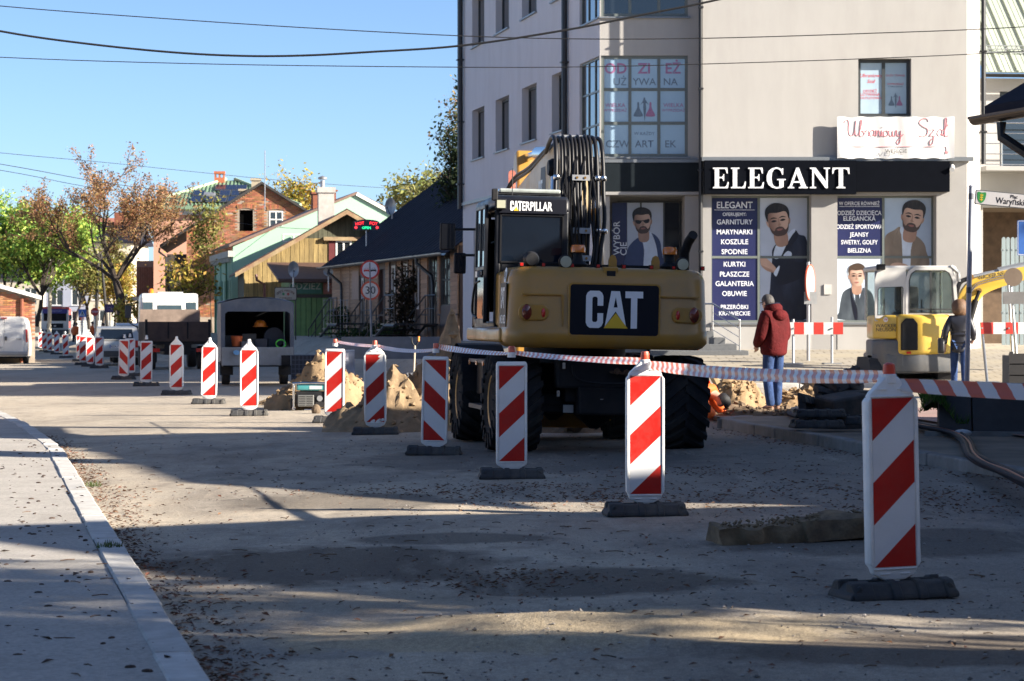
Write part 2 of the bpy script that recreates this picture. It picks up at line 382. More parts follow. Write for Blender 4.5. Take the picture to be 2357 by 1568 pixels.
 l.new(mth('ADD', mth('MULTIPLY', nz(tc, 26, 8, .75), 1.0), mth('MULTIPLY', nz(al, 5, 6, .6), 1.1)), b.inputs['Height']); l.new(b.outputs[0], p.inputs['Normal'])
 return m
GM = ground_mat()
def span(a, b, s): 
 k = max(1, round((b - a) / s)); return [a + (b - a) * i / k for i in range(k)]
gx = span(-400, -60, 40) + span(-60, -12, 2) + span(-12, -3, .25) + span(-3, 5.5, .1) + span(5.5, 40, 1.5) + span(40, 400, 40) + [400]
gy = span(-60, 8, 8) + span(8, 20, .1) + span(20, 34, .3) + span(34, 140, 1.2) + span(140, 300, 8) + span(300, 1500, 100) + [1500]
g = MB(); g.v = [V((x, y, road_z(x, y))) for y in gy for x in gx]; nx = len(gx)
g.f = [(j * nx + i, j * nx + i + 1, (j + 1) * nx + i + 1, (j + 1) * nx + i) for j in range(len(gy) - 1) for i in range(nx - 1)]; g.m = [0] * len(g.f)
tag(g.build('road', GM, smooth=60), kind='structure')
# ---- left pavement with its kerb of single stones
def kl(Y):      # road edge of the left kerb
 return pl(Y, [(4, 0.05), (10.07, -1.26), (16.97, -2.78), (28.1, -5.2), (35.2, -7.05), (40.3, -8.5), (60, -14.5), (80, -22)])
PAV = mat('pavement_asphalt', (.43, .40, .36), .95, var=.22, scale=38, bump=.9, bscale=90, dirt=(.25, .225, .195), dirt_amt=.55, dscale=1.3, spec=.2)
CONC = mat('kerb_concrete', (.50, .485, .455), .9, var=.12, scale=8, bump=.35, bscale=120, rnd=.1, dirt=(.2, .17, .14), dirt_amt=.45, dscale=3, spec=.3)
def lz(X, Y): return cross(X) + .055 + (.05 if Y > 30 else .05 * sstep((Y - 26) / 4))
pv = MB()
ys = span(4, 45, .5) + span(45, 80, 2) + [80]
us = [0, .3, 1, 2, 4, 8, 20]
pv.v = [V((kl(y) - .185 - u, y, lz(kl(y) - .2, y) + .001 + .004 * noise.noise(V((u, y * .6, 2))))) for y in ys for u in us]; k = len(us)
pv.f = [(j * k + i + 1, j * k + i, (j + 1) * k + i, (j + 1) * k + i + 1) for j in range(len(ys) - 1) for i in range(k - 1)]; pv.m = [0] * len(pv.f)
LEFTP = tag(pv.build('pavement', PAV, smooth=60), kind='structure')
y = 5.0
while y < 60:
 L = .99; a, b = V((kl(y), y, 0)), V((kl(y + L * .975), y + L * .975, 0)); d = (b - a).normalized(); nrm = V((-d.y, d.x, 0))
 ln = .985; q = MB(); z = lz(a.x, y) + random.uniform(-.004, .006)
 jx = random.uniform(-.008, .008)
 A, B = a + nrm * jx, a + d * ln + nrm * (jx + random.uniform(-.006, .006))
 q.prismz([(A.x, A.y), (B.x, B.y), (B.x + nrm.x * .18, B.y + nrm.y * .18), (A.x + nrm.x * .18, A.y + nrm.y * .18)], z - .2, z + .008)
 q.build('kerb_stone', CONC, LEFTP, bevel=.012, seg=1); y += .99 * abs(d.y)
# ---- right pavement: dug up, with its own kerb; paving towards the shop
def rp_mat():
 m = mat('torn_up_pavement', (.25, .215, .17), .95, var=.25, scale=.9, bump=1, bscale=30, dirt=(.10, .09, .08), dirt_amt=.7, dscale=.7, spec=.2)
 return m
rp = MB(); ys = span(4, 35.2, .4) + [35.2]; us = [.13, .5, 1, 1.6, 2.4, 3.4, 5, 8, 14, 30]
def rpz(X, Y): return .135 + .012 * noise.noise(V((X * .9, Y * .6, 5)))
rp.v = [V((xb(y) + u, y, rpz(xb(y) + u, y))) for y in ys for u in us]; k = len(us)
rp.f = [(j * k + i, j * k + i + 1, (j + 1) * k + i + 1, (j + 1) * k + i) for j in range(len(ys) - 1) for i in range(k - 1)]; rp.m = [0] * len(rp.f)
RIGHTP = tag(rp.build('pavement', rp_mat(), smooth=60), kind='structure')
KDARK = mat('kerb_concrete_old', (.24, .235, .225), .9, var=.15, scale=6, bump=.4, bscale=90, rnd=.12, dirt=(.13, .11, .09), dirt_amt=.5, dscale=2, spec=.3)
y = 6.0
while y < 33.2:
 a, b = V((xb(y), y, 0)), V((xb(y + .98), y + .98, 0)); d = (b - a).normalized(); nrm = V((d.y, -d.x, 0)); q = MB()
 j = random.uniform(-.01, .01); z = .15 + random.uniform(-.006, .006); B = a + d * .985
 q.prismz([(a.x + j, a.y), (B.x + j, B.y), (B.x + nrm.x * .15 + j, B.y + nrm.y * .15), (a.x + nrm.x * .15 + j, a.y + nrm.y * .15)], -.15, z)
 q.build('kerb_stone', KDARK, RIGHTP, bevel=.018, seg=2); y += .98
for i, (a, b) in enumerate((((2.82, 33.3), (3.05, 34.15)), ((3.06, 34.17), (3.55, 34.8)))):      # its rounded far end
 a, b = V((*a, 0)), V((*b, 0)); d = (b - a).normalized(); nrm = V((d.y, -d.x, 0)); q = MB()
 q.prismz([(a.x, a.y), (b.x, b.y), (b.x + nrm.x * .15, b.y + nrm.y * .15), (a.x + nrm.x * .15, a.y + nrm.y * .15)], -.1, .15); q.build('kerb_stone', KDARK, RIGHTP, bevel=.018)
def setts():
 m = bpy.data.materials.new('setts'); m.use_nodes = True; n, l = m.node_tree.nodes, m.node_tree.links; p = n['Principled BSDF']
 tc = n.new('ShaderNodeTexCoord'); b = n.new('ShaderNodeTexBrick'); l.new(tc.outputs['Object'], b.inputs['Vector'])
 b.inputs['Scale'].default_value = 1; b.inputs['Brick Width'].default_value = .42; b.inputs['Row Height'].default_value = .42; b.inputs['Mortar Size'].default_value = .02
 b.inputs['Color1'].default_value = (.36, .32, .26, 1); b.inputs['Color2'].default_value = (.30, .265, .21, 1); b.inputs['Mortar'].default_value = (.16, .135, .10, 1)
 t = n.new('ShaderNodeTexNoise'); t.inputs['Scale'].default_value = .8; t.inputs['Detail'].default_value = 8; l.new(tc.outputs['Object'], t.inputs['Vector'])
 q = n.new('ShaderNodeMapRange'); q.inputs[1].default_value = .4; q.inputs[2].default_value = .65; l.new(t.outputs['Fac'], q.inputs[0])
 mx = n.new('ShaderNodeMix'); mx.data_type = 'RGBA'; l.new(q.outputs[0], mx.inputs[0]); l.new(b.outputs['Color'], mx.inputs[6]); mx.inputs[7].default_value = (.37, .32, .235, 1)
 l.new(mx.outputs[2], p.inputs['Base Color']); p.inputs['Roughness'].default_value = .9
 return m
st = MB(); ys = span(47.3, 62, .7) + [62]; xs = span(1.2, 30, .8) + [30]
st.v = [V((x, y, max(road_z(x, y), zr(y) * sstep((x - xb(y) + 1.6) / 1.2)) + .022)) for y in ys for x in xs]; k = len(xs)
st.f = [(j * k + i, j * k + i + 1, (j + 1) * k + i + 1, (j + 1) * k + i) for j in range(len(ys) - 1) for i in range(k - 1)]; st.m = [0] * len(st.f)
SETT = tag(st.build('shop_pavement', setts(), smooth=60), kind='structure')
x = 1.6
while x < 14:
 MB().b2((x, 47.1, 0), (x + .985, 47.28, zr(47.2) + .09)).build('kerb_stone', CONC, SETT, bevel=.015, seg=1); x += 1
pk = MB(); pkp = [at(2105, 985, 33), at(2400, 1032, 27.2), at(2800, 1050, 26), at(2800, 965, 33), at(2240, 945, 37), at(2105, 950, 37)]
pk.poly([(p.x, p.y, .165) for p in pkp])
tag(pk.build('footpath', mat('pink_pavers', (.30, .19, .165), .9, var=.15, scale=2, dirt=(.2, .17, .14), dirt_amt=.4)), kind='structure')
# ---- loose stuff on the ground
def scatter(name, n, fn, matl, tris):
 mb = MB()
 for i in range(n):
  r = fn()
  if r is None: continue
  p, s = r; tris(mb, p, s)
 return tag(mb.build(name, matl), kind='stuff')
OCT = [(1, 0, 0), (-1, 0, 0), (0, 1, 0), (0, -1, 0), (0, 0, 1), (0, 0, -1)]; OCF = [(0, 2, 4), (2, 1, 4), (1, 3, 4), (3, 0, 4), (2, 0, 5), (1, 2, 5), (3, 1, 5), (0, 3, 5)]
def pebble(mb, p, s):
 M = T(*p) @ RZ(random.uniform(0, 360)) @ Matrix.Diagonal((s * random.uniform(.7, 1.3), s, s * random.uniform(.4, .8), 1))
 mb.add([V(q) * random.uniform(.8, 1.15) for q in OCT], OCF, M)
def leaf(mb, p, s):
 M = T(*p) @ RZ(random.uniform(0, 360)) @ RX(random.uniform(-25, 25)) @ RY(random.uniform(-20, 20)); k = random.uniform(.3, .6)
 mb.add([(-s, 0, .1 * s), (-.2 * s, -k * s, .35 * s), (s, 0, .15 * s), (-.1 * s, k * s, .4 * s)], [(0, 1, 2), (0, 2, 3)], M)
def on_road(X, Y): return X > kl(Y) + .02 and X < xb(Y) - .02
def rnd_pebble():
 Y = 9.5 + 22 * random.random() ** 1.6; X = random.uniform(-.26, .26) * Y
 if noise.noise(V((X * .8, Y * .5, 3))) < random.uniform(-.4, .5): return None
 if not on_road(X, Y): return None
 s = random.choice((.004, .005, .006, .008, .012)) * random.uniform(.8, 1.4); return (X, Y, road_z(X, Y) + s * .3), s
scatter('gravel', 9000, rnd_pebble, mat('gravel', (.24, .22, .20), .9, rnd=.6, hue=.02), pebble)
def rnd_leaf():
 q = random.random(); Y = 9.5 + 24 * random.random() ** 1.3
 if q < .30: X = kl(Y) + .03 + abs(random.gauss(0, .16)) * (1.5 if 11 < Y < 15 or 18 < Y < 23 else .8)
 elif q < .42: X = xb(Y) - .04 - abs(random.gauss(0, .18))
 elif q < .80:
  cx, cy, sx, sy = random.choice(((-.9, 21.6, .8, .35), (1.0, 19.8, .9, .5), (.8, 20.8, .6, .35), (2.6, 21.5, .8, .7), (.3, 22, .7, .4), (3.2, 19.0, .7, .4), (1.6, 24, .8, .5), (.0, 14.3, .35, .35), (3.5, 20.5, .5, .6)))
  X, Y = random.gauss(cx, sx), random.gauss(cy, sy)
 else: X = random.uniform(-.26, .26) * Y
 if not on_road(X, Y): return None
 s = random.uniform(.008, .028); return (X, Y, road_z(X, Y) + .004), s
scatter('fallen_leaves', 6500, rnd_leaf, mat('dead_leaves', (.13, .06, .032), .8, rnd=.6, hue=.02), leaf)
def rnd_pod():
 Y = random.uniform(10, 30); X = kl(Y) - .05 - random.random() ** 1.3 * (3 + (Y - 10) * .05)
 s = random.choice((.01, .014, .02, .026)) ; return (X, Y, lz(X, Y) + .006), s
def pod(mb, p, s):
 if random.random() < .35: leaf(mb, p, s * 1.4)
 else:
  M = T(*p) @ RZ(random.uniform(0, 360)) @ Matrix.Diagonal((s, s * .55, s * .4, 1)); mb.ball((0, 0, 0), 1, 6, M)
scatter('seed_pods', 620, rnd_pod, mat('seed_pods', (.05, .028, .018), .7, rnd=.4), pod)
def rnd_twig():
 Y = random.uniform(10, 26); X = random.uniform(-.24, .2) * Y
 return (X, Y, (road_z(X, Y) if on_road(X, Y) else lz(X, Y)) + .006), random.uniform(.015, .06)
def twig(mb, p, s):
 a = random.uniform(0, 6.28); d = V((math.cos(a), math.sin(a), 0)) * s
 mb.tube([V(p) - d, V(p) + V((random.uniform(-.2, .2) * s, random.uniform(-.2, .2) * s, .004)), V(p) + d], .003, 4)
scatter('twigs', 260, rnd_twig, mat('twigs', (.12, .075, .045), .8, rnd=.4), twig)
for (dx, dy) in ((247, 1278), (1570, 2200 * 0 + 1220)):
 pass
def tuft(c, r, n, h, name='grass'):
 mb = MB()
 for i in range(n):
  a = random.uniform(0, 6.28); q = r * math.sqrt(random.random()); p = V((c[0] + q * math.cos(a), c[1] + q * math.sin(a), c[2])); hh = h * random.uniform(.5, 1.2)
  b = V((random.uniform(-.5, .5), random.uniform(-.5, .5), 1)).normalized() * hh; s = V((math.cos(a * 7), math.sin(a * 7), 0)) * max(.004, hh * .05)
  mb.add([p - s, p + s, p + b * .6 + s * .7, p + b], [(0, 1, 2), (0, 2, 3)])
 return tag(mb.build(name, leafmat('grass_blades', (.075, .11, .03), .03, .4)), kind='stuff')
p = gnd(250, 1280); tuft((p.x, p.y, lz(p.x, p.y)), .09, 90, .05)
p = gnd(232, 1120); tuft((p.x - .1, p.y, road_z(p.x, p.y)), .1, 60, .06)
# ==== CORNER SHOP BUILDING
PL_L = mat('render_cream', (.395, .382, .365), .92, var=.05, scale=1.5, bump=.25, bscale=180, dirt=(.30, .28, .26), dirt_amt=.3, dscale=.8, spec=.2, stretch=(1.2, 1.2, .3))
PL_G = mat('render_grey', (.33, .32, .31), .92, var=.05, scale=1.5, bump=.3, bscale=180, dirt=(.30, .28, .26), dirt_amt=.2, dscale=.7, spec=.2)
ANTH = mat('anthracite_frame', (.045, .05, .052), .4, var=.08)
ANTHL = mat('grey_green_frame', (.14, .16, .15), .4, var=.06)
LEDGE = mat('grey_sheet_metal', (.20, .215, .23), .4, metal=.4, var=.06)
FASC = mat('black_panel', (.004, .005, .008), .6, var=.1, spec=.03)
PIPE = mat('black_downpipe', (.02, .02, .022), .35, var=.1)
FILMB = mat('window_film', (.31, .44, .56), .12, var=.05, scale=.8, coat=.6)
EL = thing('shop_building', 'cream rendered corner building with a clothes shop on its ground floor', 'building', (0, 60, .8))
def EM(x, y, z): return T(x, y - 60, z - .8)          # world -> building
DB, DA = 59.5, 60.2; SB, SA = F / DB, F / DA
XB = lambda dx: (dx - 1178) / SB; ZB = lambda dy: 1.5 + (HZ - dy) / SB
XA = lambda dx: (dx - 1178) / SA; ZA = lambda dy: 1.5 + (HZ - dy) / SA
x0, x1 = XB(1617), XB(2225); TOP = 14.5; Z0 = .3
up = (XB(1975), ZB(268), XB(2097), ZB(135)); w1 = (XB(1637), ZB(742), XB(1867), ZB(449)); w2 = (XB(1927), ZB(742), XB(2155), ZB(449))
REV = .5
LED = ZB(365)
mb = MB(); wall_holes(mb, x1 - x0, TOP, [(up[0] - x0, up[1], up[2] - x0, up[3])], .3, z0=LED)
mb.build('wall', PL_L, EL).matrix_local = EM(x0, DB, 0)
mb = MB(); wall_holes(mb, x1 - x0, LED, [(a - x0, b, c - x0, d) for a, b, c, d in (w1, w2)], REV, z0=Z0)
mb.b2((0, .02, Z0), (.02, 1.2, LED)); mb.b2((0, .03, LED), (.02, .7, TOP))
mb.build('wall', PL_G, EL).matrix_local = EM(x0, DB, 0)
for a, b in ((w1[0], w1[2]), (w2[0], w2[2])):
 MB().b2((a, -.012, Z0), (b, .1, ZB(742) - .06)).build('plinth', PL_L, EL).matrix_local = EM(0, DB, 0)
 MB().b2((a - .02, -.06, ZB(742) - .06), (b + .02, .1, ZB(742) - .005)).build('window_sill', LEDGE, EL).matrix_local = EM(0, DB, 0)
xr = XB(2225); c2 = ((2256 - 1178) / (F / 60.1)); ch = MB()
ch.add([(xr, DB, Z0), (c2, 60.1, Z0), (c2, 60.1, TOP), (xr, DB, TOP), (c2, 75, Z0), (c2, 75, TOP)], [(0, 1, 2, 3), (1, 4, 5, 2)])
ch.build('wall', PL_L, EL).matrix_local = EM(0, 0, 0)
xa0, xa1 = XA(1380), x0
wA = (XA(1383), ZA(361), XA(1583), ZA(128)); wA2 = (XA(1383), ZA(38), XA(1583), ZA(38) + 2.5)
mb = MB(); wall_holes(mb, xa1 - xa0 + .05, TOP, [(wA[0] - xa0, wA[1], wA[2] - xa0, wA[3]), (wA2[0] - xa0, wA2[1], wA2[2] - xa0, wA2[3])], .12, z0=LED)
mb.build('wall', PL_L, EL).matrix_local = EM(xa0, DA, 0)
ux, uy = -.207, .978; TL = 18.2; ang = math.atan2(-.978, .207)
far = V((xa0 + ux * TL, DA + uy * TL, 0)); MF = EM(far.x, far.y, 0) @ Matrix.Rotation(ang, 4, 'Z')
wl = [(TL - b, 6.57, TL - a, 8.13) for a, b in ((3.7, 5.35), (7.25, 9.2), (10.98, 12.95), (14.68, 16.65))]
wl += [(a, z + 3.55, c, d + 3.55) for a, z, c, d in wl]; bayL = (TL - 2.15, wA[1], TL - .06, wA[3]); bayL2 = (TL - 2.15, wA2[1], TL - .06, wA2[3])
wlow = [(TL - 16.4, 2.0, TL - 14.9, 4.4), (TL - 12.9, 2.0, TL - 11.2, 4.4), (TL - 9, 2.0, TL - 7, 4.4)]
PL_S = mat('render_side_skylit', (.57, .58, .61), .92, var=.05, scale=1.5, bump=.25, bscale=180, dirt=(.44, .43, .43), dirt_amt=.3, dscale=.8, spec=.2, stretch=(1.2, 1.2, .3))  # side wall render lightened and blued to stand in for skylight on it
mb = MB(); wall_holes(mb, TL, TOP, wl + [bayL, bayL2] + wlow, .28, z0=Z0); mb.build('wall', PL_S, EL).matrix_local = MF
mb = MB(); b1 = (far.x + 12, far.y - 6)
mb.add([(far.x, far.y, Z0), (*b1, Z0), (*b1, TOP), (far.x, far.y, TOP)], [(0, 1, 2, 3)])
mb.build('wall', PL_S, EL).matrix_local = EM(0, 0, 0)
MB().prismz([(xa0, DA), (xa1, DA), (xa1, DB), (xr, DB), (c2, 60.1), (c2, 75), b1, (far.x, far.y)], TOP - .02, TOP + .25).build('roof', LEDGE, EL).matrix_local = EM(0, 0, 0)
for i, h in enumerate(wl + wlow):
 window(EL, h[0], h[1], h[2] - h[0], h[3] - h[1], .2, 2, 1, ANTH, GLASS(), .07, True, LEDGE, MF, sillout=.07)
for h, rows in ((bayL, 3), (bayL2, 3)):
 window(EL, h[0], h[1], h[2] - h[0], h[3] - h[1], .06, 3, rows, ANTHL, GLASS(), .05, True, LEDGE, MF)
PINK = mat('print_pink', (.34, .16, .28), .3); GREYP = mat('print_grey', (.13, .18, .24), .3); REDP = mat('print_red', (.55, .12, .15), .35)
def film_window(h, txt):
 o = window(EL, h[0], h[1], h[2] - h[0], h[3] - h[1], .05, 3, 3, ANTHL, FILMB, .075, True, LEDGE, EM(0, DA, 0))
 W_, H_ = h[2] - h[0], h[3] - h[1]
 for s, fx, fz, hh, m_, b in txt: text(s, hh, m_, o, (W_ * fx, -.004 + .029, H_ * fz), bold=b)
 return o
o = film_window(wA, [('OD', .17, .87, .26, PINK, .03), ('ZI', .5, .87, .26, PINK, .03), ('EŻ', .83, .87, .26, PINK, .03), ('UŻ', .22, .74, .18, GREYP, .01), ('YWA', .5, .74, .18, GREYP, .01), ('NA', .80, .74, .18, GREYP, .01),
 ('WIELKA', .165, .51, .10, PINK, .01), ('WYPRZEDAŻ', .165, .46, .07, PINK, .01), ('WIELKA', .835, .51, .10, PINK, .01), ('WYPRZEDAŻ', .835, .46, .07, PINK, .01),
 ('W KAŻDY', .5, .23, .08, GREYP, .0), ('CZW', .19, .125, .18, GREYP, .01), ('ART', .5, .125, .18, GREYP, .01), ('EK', .80, .125, .18, GREYP, .01)])
def dress_print(parent, cx, cz, s, y):
 for k, (dx_, m_) in enumerate(((-.33, GREYP), (.33, PINK))):
  me = flat_shape([smooth_pts([(-.05, .75), (.05, .75), (.07, .45), (.24, .12), (.2, .0), (-.2, .0), (-.24, .12), (-.07, .45)], 3)], m_)
  link('dress_print', me, parent, (cx + dx_ * s, y, cz), ).scale = (s, 1, s)
 me = flat_shape([smooth_pts([(-.03, 1.02), (.04, 1.02), (.05, .92), (.1, .85), (.24, .62), (.08, .74), (.1, .45), (.03, -.18), (0, -.18), (-.06, .45), (-.06, .74), (-.22, .62), (-.08, .85)], 3)], GREYP)
 link('dress_print', me, parent, (cx, y - .002, cz)).scale = (s, 1, s)
dress_print(o, (wA[2] - wA[0]) * .5, (wA[3] - wA[1]) * .40, .46, .026)
window(EL, wA2[0], wA2[1], wA2[2] - wA2[0], wA2[3] - wA2[1], .05, 3, 1, ANTHL, GLASS(), .075, True, LEDGE, EM(0, DA, 0))
o = window(EL, up[0], up[1], up[2] - up[0], up[3] - up[1], .2, 2, 1, ANTH, mat('window_print', (.36, .46, .54), .14, var=.05, coat=.5), .085, True, LEDGE, EM(0, DB, 0), sillout=.10)
W_, H_ = up[2] - up[0], up[3] - up[1]
for s, fx, fz, hh, m_ in (('Ubraniowy', .26, .72, .09, REDP), ('Szał', .26, .62, .09, REDP), ('ODZIEŻ', .25, .45, .07, REDP), ('UŻYWANA', .25, .39, .07, REDP), ('I OUTLETOWA', .25, .33, .06, REDP), ('DUŻY TOWAR', .73, .72, .05, REDP), ('WYPRZEDAŻ', .73, .57, .05, REDP), ('w każdy czwartek', .73, .53, .035, GREYP)):
 text(s, hh, m_, o, (W_ * fx, .026, H_ * fz), bold=.01, shear=.3 if s[1] in 'bz' and s[0] in 'US' else 0)
dress_print(o, W_ * .73, H_ * .20, .30, .026)
MB().b2((XB(1614), -.14, LED - .07), (XB(2238), .05, LED + .03)).build('ledge', LEDGE, EL).matrix_local = EM(0, DB, 0)
MB().b2((xa0 - .05, -.12, LED - .06), (xa1 - .03, .05, LED + .02)).build('ledge', LEDGE, EL).matrix_local = EM(0, DA, 0)
MB().b2((.1, -.1, LED - .3), (TL - .05, .02, LED - .2)).build('ledge', LEDGE, EL).matrix_local = MF
FT, FB_ = ZB(371), ZB(448)
fa = MB().b2((XB(1619), -.28, FB_), (XB(1967), -.006, FT)).build('sign_board', FASC, EL); fa.matrix_local = EM(0, DB, 0)
fb = MB().b2((XB(1968), -.22, FB_ + .06), (XB(2182), -.006, FT - .02)).build('sign_board', FASC, EL); fb.matrix_local = EM(0, DB, 0)
LW = mat('white_letters', (.82, .83, .85), .35, var=.02)
lh = (ZB(388) - ZB(435)); X = XB(1638); adv = sum(SERIF[c][1] for c in 'ELEGANT') + .10 * 6
sc = (XB(1951) - X) / adv
for c in 'ELEGANT':
 me = flat_shape(SERIF[c][0], LW, .015); me.transform(Matrix.Diagonal((sc, 1, lh, 1)))
 link('letter', me, fa, (X, -.30, ZB(435))); X += (SERIF[c][1] + .10) * sc
MB().b2((XA(1392), -.10, ZA(441)), (xa1 - .01, 1.3, ZA(369))).build('entrance_fascia', mat('dark_fascia', (.014, .019, .023), .5, var=.1, spec=.1), EL).matrix_local = EM(0, DA, 0)
MB().b2((XA(1392), -.104, ZA(449)), (xa1 - .01, 1.3, ZA(442))).build('soffit', PL_G, EL).matrix_local = EM(0, DA, 0)
MB().b2((XA(1382), 1.25, Z0), (xa1, 1.4, ZA(445))).build('entrance_wall', PL_G, EL).matrix_local = EM(0, DA, 0)
MB().b2((XA(1576), .0, Z0), (xa1 - .03, 1.25, ZA(450))).build('pillar', PL_G, EL).matrix_local = EM(0, DA, 0)
MB().b2((xa0, .05, Z0), (xa0 + .25, 1.25, ZA(450))).build('pillar', PL_G, EL).matrix_local = EM(0, DA, 0)
def dpipe(parent, M, x, y, z0_, z1_, r=.055, off=None):
 m = MB(); pts = [(x, y, z1_), (x, y, z0_)] if not off else [(x, y, z1_)] + [tuple(q) for q in off] + [(x, y, z0_)]
 m.tube(pts, r, 8); o = m.build('downpipe', PIPE, parent, smooth=40)
 z = z0_ + .8
 while z < z1_ - .3:
  MB().box((x, y, z), (r * 2.6, r * 2.6, .04)).build('pipe_clip', PIPE, o); z += 2.0
 o.matrix_local = M
dpipe(EL, EM(0, DB, 0), XB(1612), -.06, Z0 + .1, TOP, .05)
dpipe(EL, MF, TL - 3.45, -.1, LED, TOP, .08); dpipe(EL, MF, .15, -.12, LED - .4, TOP, .09)
dpipe(EL, EM(0, 0, 0), c2 + .08, 60.1, LED - .1, TOP, .06)
MB().b2((XB(1896), -.03, ZB(678)), (XB(1913), .0, ZB(655))).build('meter_cover', mat('meter_cover', (.5, .48, .45), .6), EL).matrix_local = EM(0, DB, 0)
l_ = MB(); l_.cyl((XB(2190), -.05, ZB(384)), (XB(2186), -.3, ZB(392)), .06, 10).box((XB(2191), -.03, ZB(382)), (.05, .06, .08))
l_.build('wall_light', mat('lamp_white', (.75, .75, .73), .4), EL, smooth=40).matrix_local = EM(0, DB, 0)
# ---- posters: printed films on the shop windows
NAVY = mat('poster_navy', (.022, .026, .085), .25, var=.06, scale=1, coat=.25)
PALE = mat('poster_pale', (.45, .50, .60), .25, var=.1, scale=.8, coat=.25)
SKIN = mat('print_skin', (.50, .32, .24), .3); SKIND = mat('print_skin_dark', (.36, .215, .155), .3); HAIR = mat('print_hair', (.014, .011, .010), .3); SUITN = mat('print_suit_navy', (.012, .015, .035), .3)
SHIRT = mat('print_shirt', (.55, .62, .74), .3); SUITB = mat('print_suit_beige', (.30, .24, .18), .3); SUITG = mat('print_suit_grey', (.055, .07, .085), .3); BEARD = mat('print_beard', (.075, .046, .036), .3)
BLU = mat('print_blue', (.03, .05, .13), .3); LIPS = mat('print_lips', (.30, .12, .10), .3)
def printmat(name, dark, light, lo=-.4, hi=.3, ax=(1, 0, .25), nzs=3, nza=.25, stretch=(1, 1, 1)):
 m = bpy.data.materials.new(name); m.use_nodes = True; n, l = m.node_tree.nodes, m.node_tree.links; p = n['Principled BSDF']
 tc = n.new('ShaderNodeTexCoord'); mp = n.new('ShaderNodeMapping'); mp.inputs['Scale'].default_value = stretch; l.new(tc.outputs['Object'], mp.inputs[0])
 d = n.new('ShaderNodeVectorMath'); d.operation = 'DOT_PRODUCT'; l.new(tc.outputs['Object'], d.inputs[0]); d.inputs[1].default_value = ax
 t = n.new('ShaderNodeTexNoise'); t.inputs['Scale'].default_value = nzs; t.inputs['Detail'].default_value = 5; l.new(mp.outputs[0], t.inputs['Vector'])
 a = n.new('ShaderNodeMath'); a.operation = 'MULTIPLY_ADD'; l.new(t.outputs['Fac'], a.inputs[0]); a.inputs[1].default_value = nza; l.new(d.outputs['Value'], a.inputs[2])
 r = n.new('ShaderNodeMapRange'); r.interpolation_type = 'SMOOTHSTEP'; r.inputs[1].default_value = lo + nza / 2; r.inputs[2].default_value = hi + nza / 2; l.new(a.outputs[0], r.inputs[0])
 x = n.new('ShaderNodeMix'); x.data_type = 'RGBA'; x.inputs[6].default_value = (*dark, 1); x.inputs[7].default_value = (*light, 1); l.new(r.outputs[0], x.inputs[0]); l.new(x.outputs[2], p.inputs['Base Color'])
 p.inputs['Roughness'].default_value = .3; p.inputs['Coat Weight'].default_value = .2; return m
SKG = printmat('print_face', (.20, .105, .075), (.60, .40, .31)); HAIR = printmat('print_hair_strands', (.006, .005, .005), (.05, .036, .028), -.1, .5, (.2, 0, .1), 9, 1.0, (1, 1, .25))
SUITN = printmat('print_suit_folds', (.004, .006, .016), (.035, .042, .075), -.5, .8, (0, 0, 0), 2.2, 1.6, (1.5, 1, .5)); SUITB = printmat('print_suit_beige_folds', (.17, .125, .09), (.36, .29, .22), -.3, .5, (0, 0, 0), 2.5, 1.0, (1.5, 1, .6)); SUITG = printmat('print_suit_grey_folds', (.03, .038, .05), (.10, .12, .14), -.3, .5, (0, 0, 0), 3, 1.0, (1.5, 1, .6))
PW = mat('print_white', (.72, .74, .80), .35, var=.02)
def layer(parent, pts, m, k, scale, org, name='print', sm=True):
 """one flat layer of print; k orders the layers a fraction of a millimetre apart"""
 me = flat_shape([smooth_pts(pts, 4) if sm else pts], m)
 o = link(name, me, parent, (org[0], org[1] - .0015 * k, org[2])); o.scale = (scale, 1, scale); return o
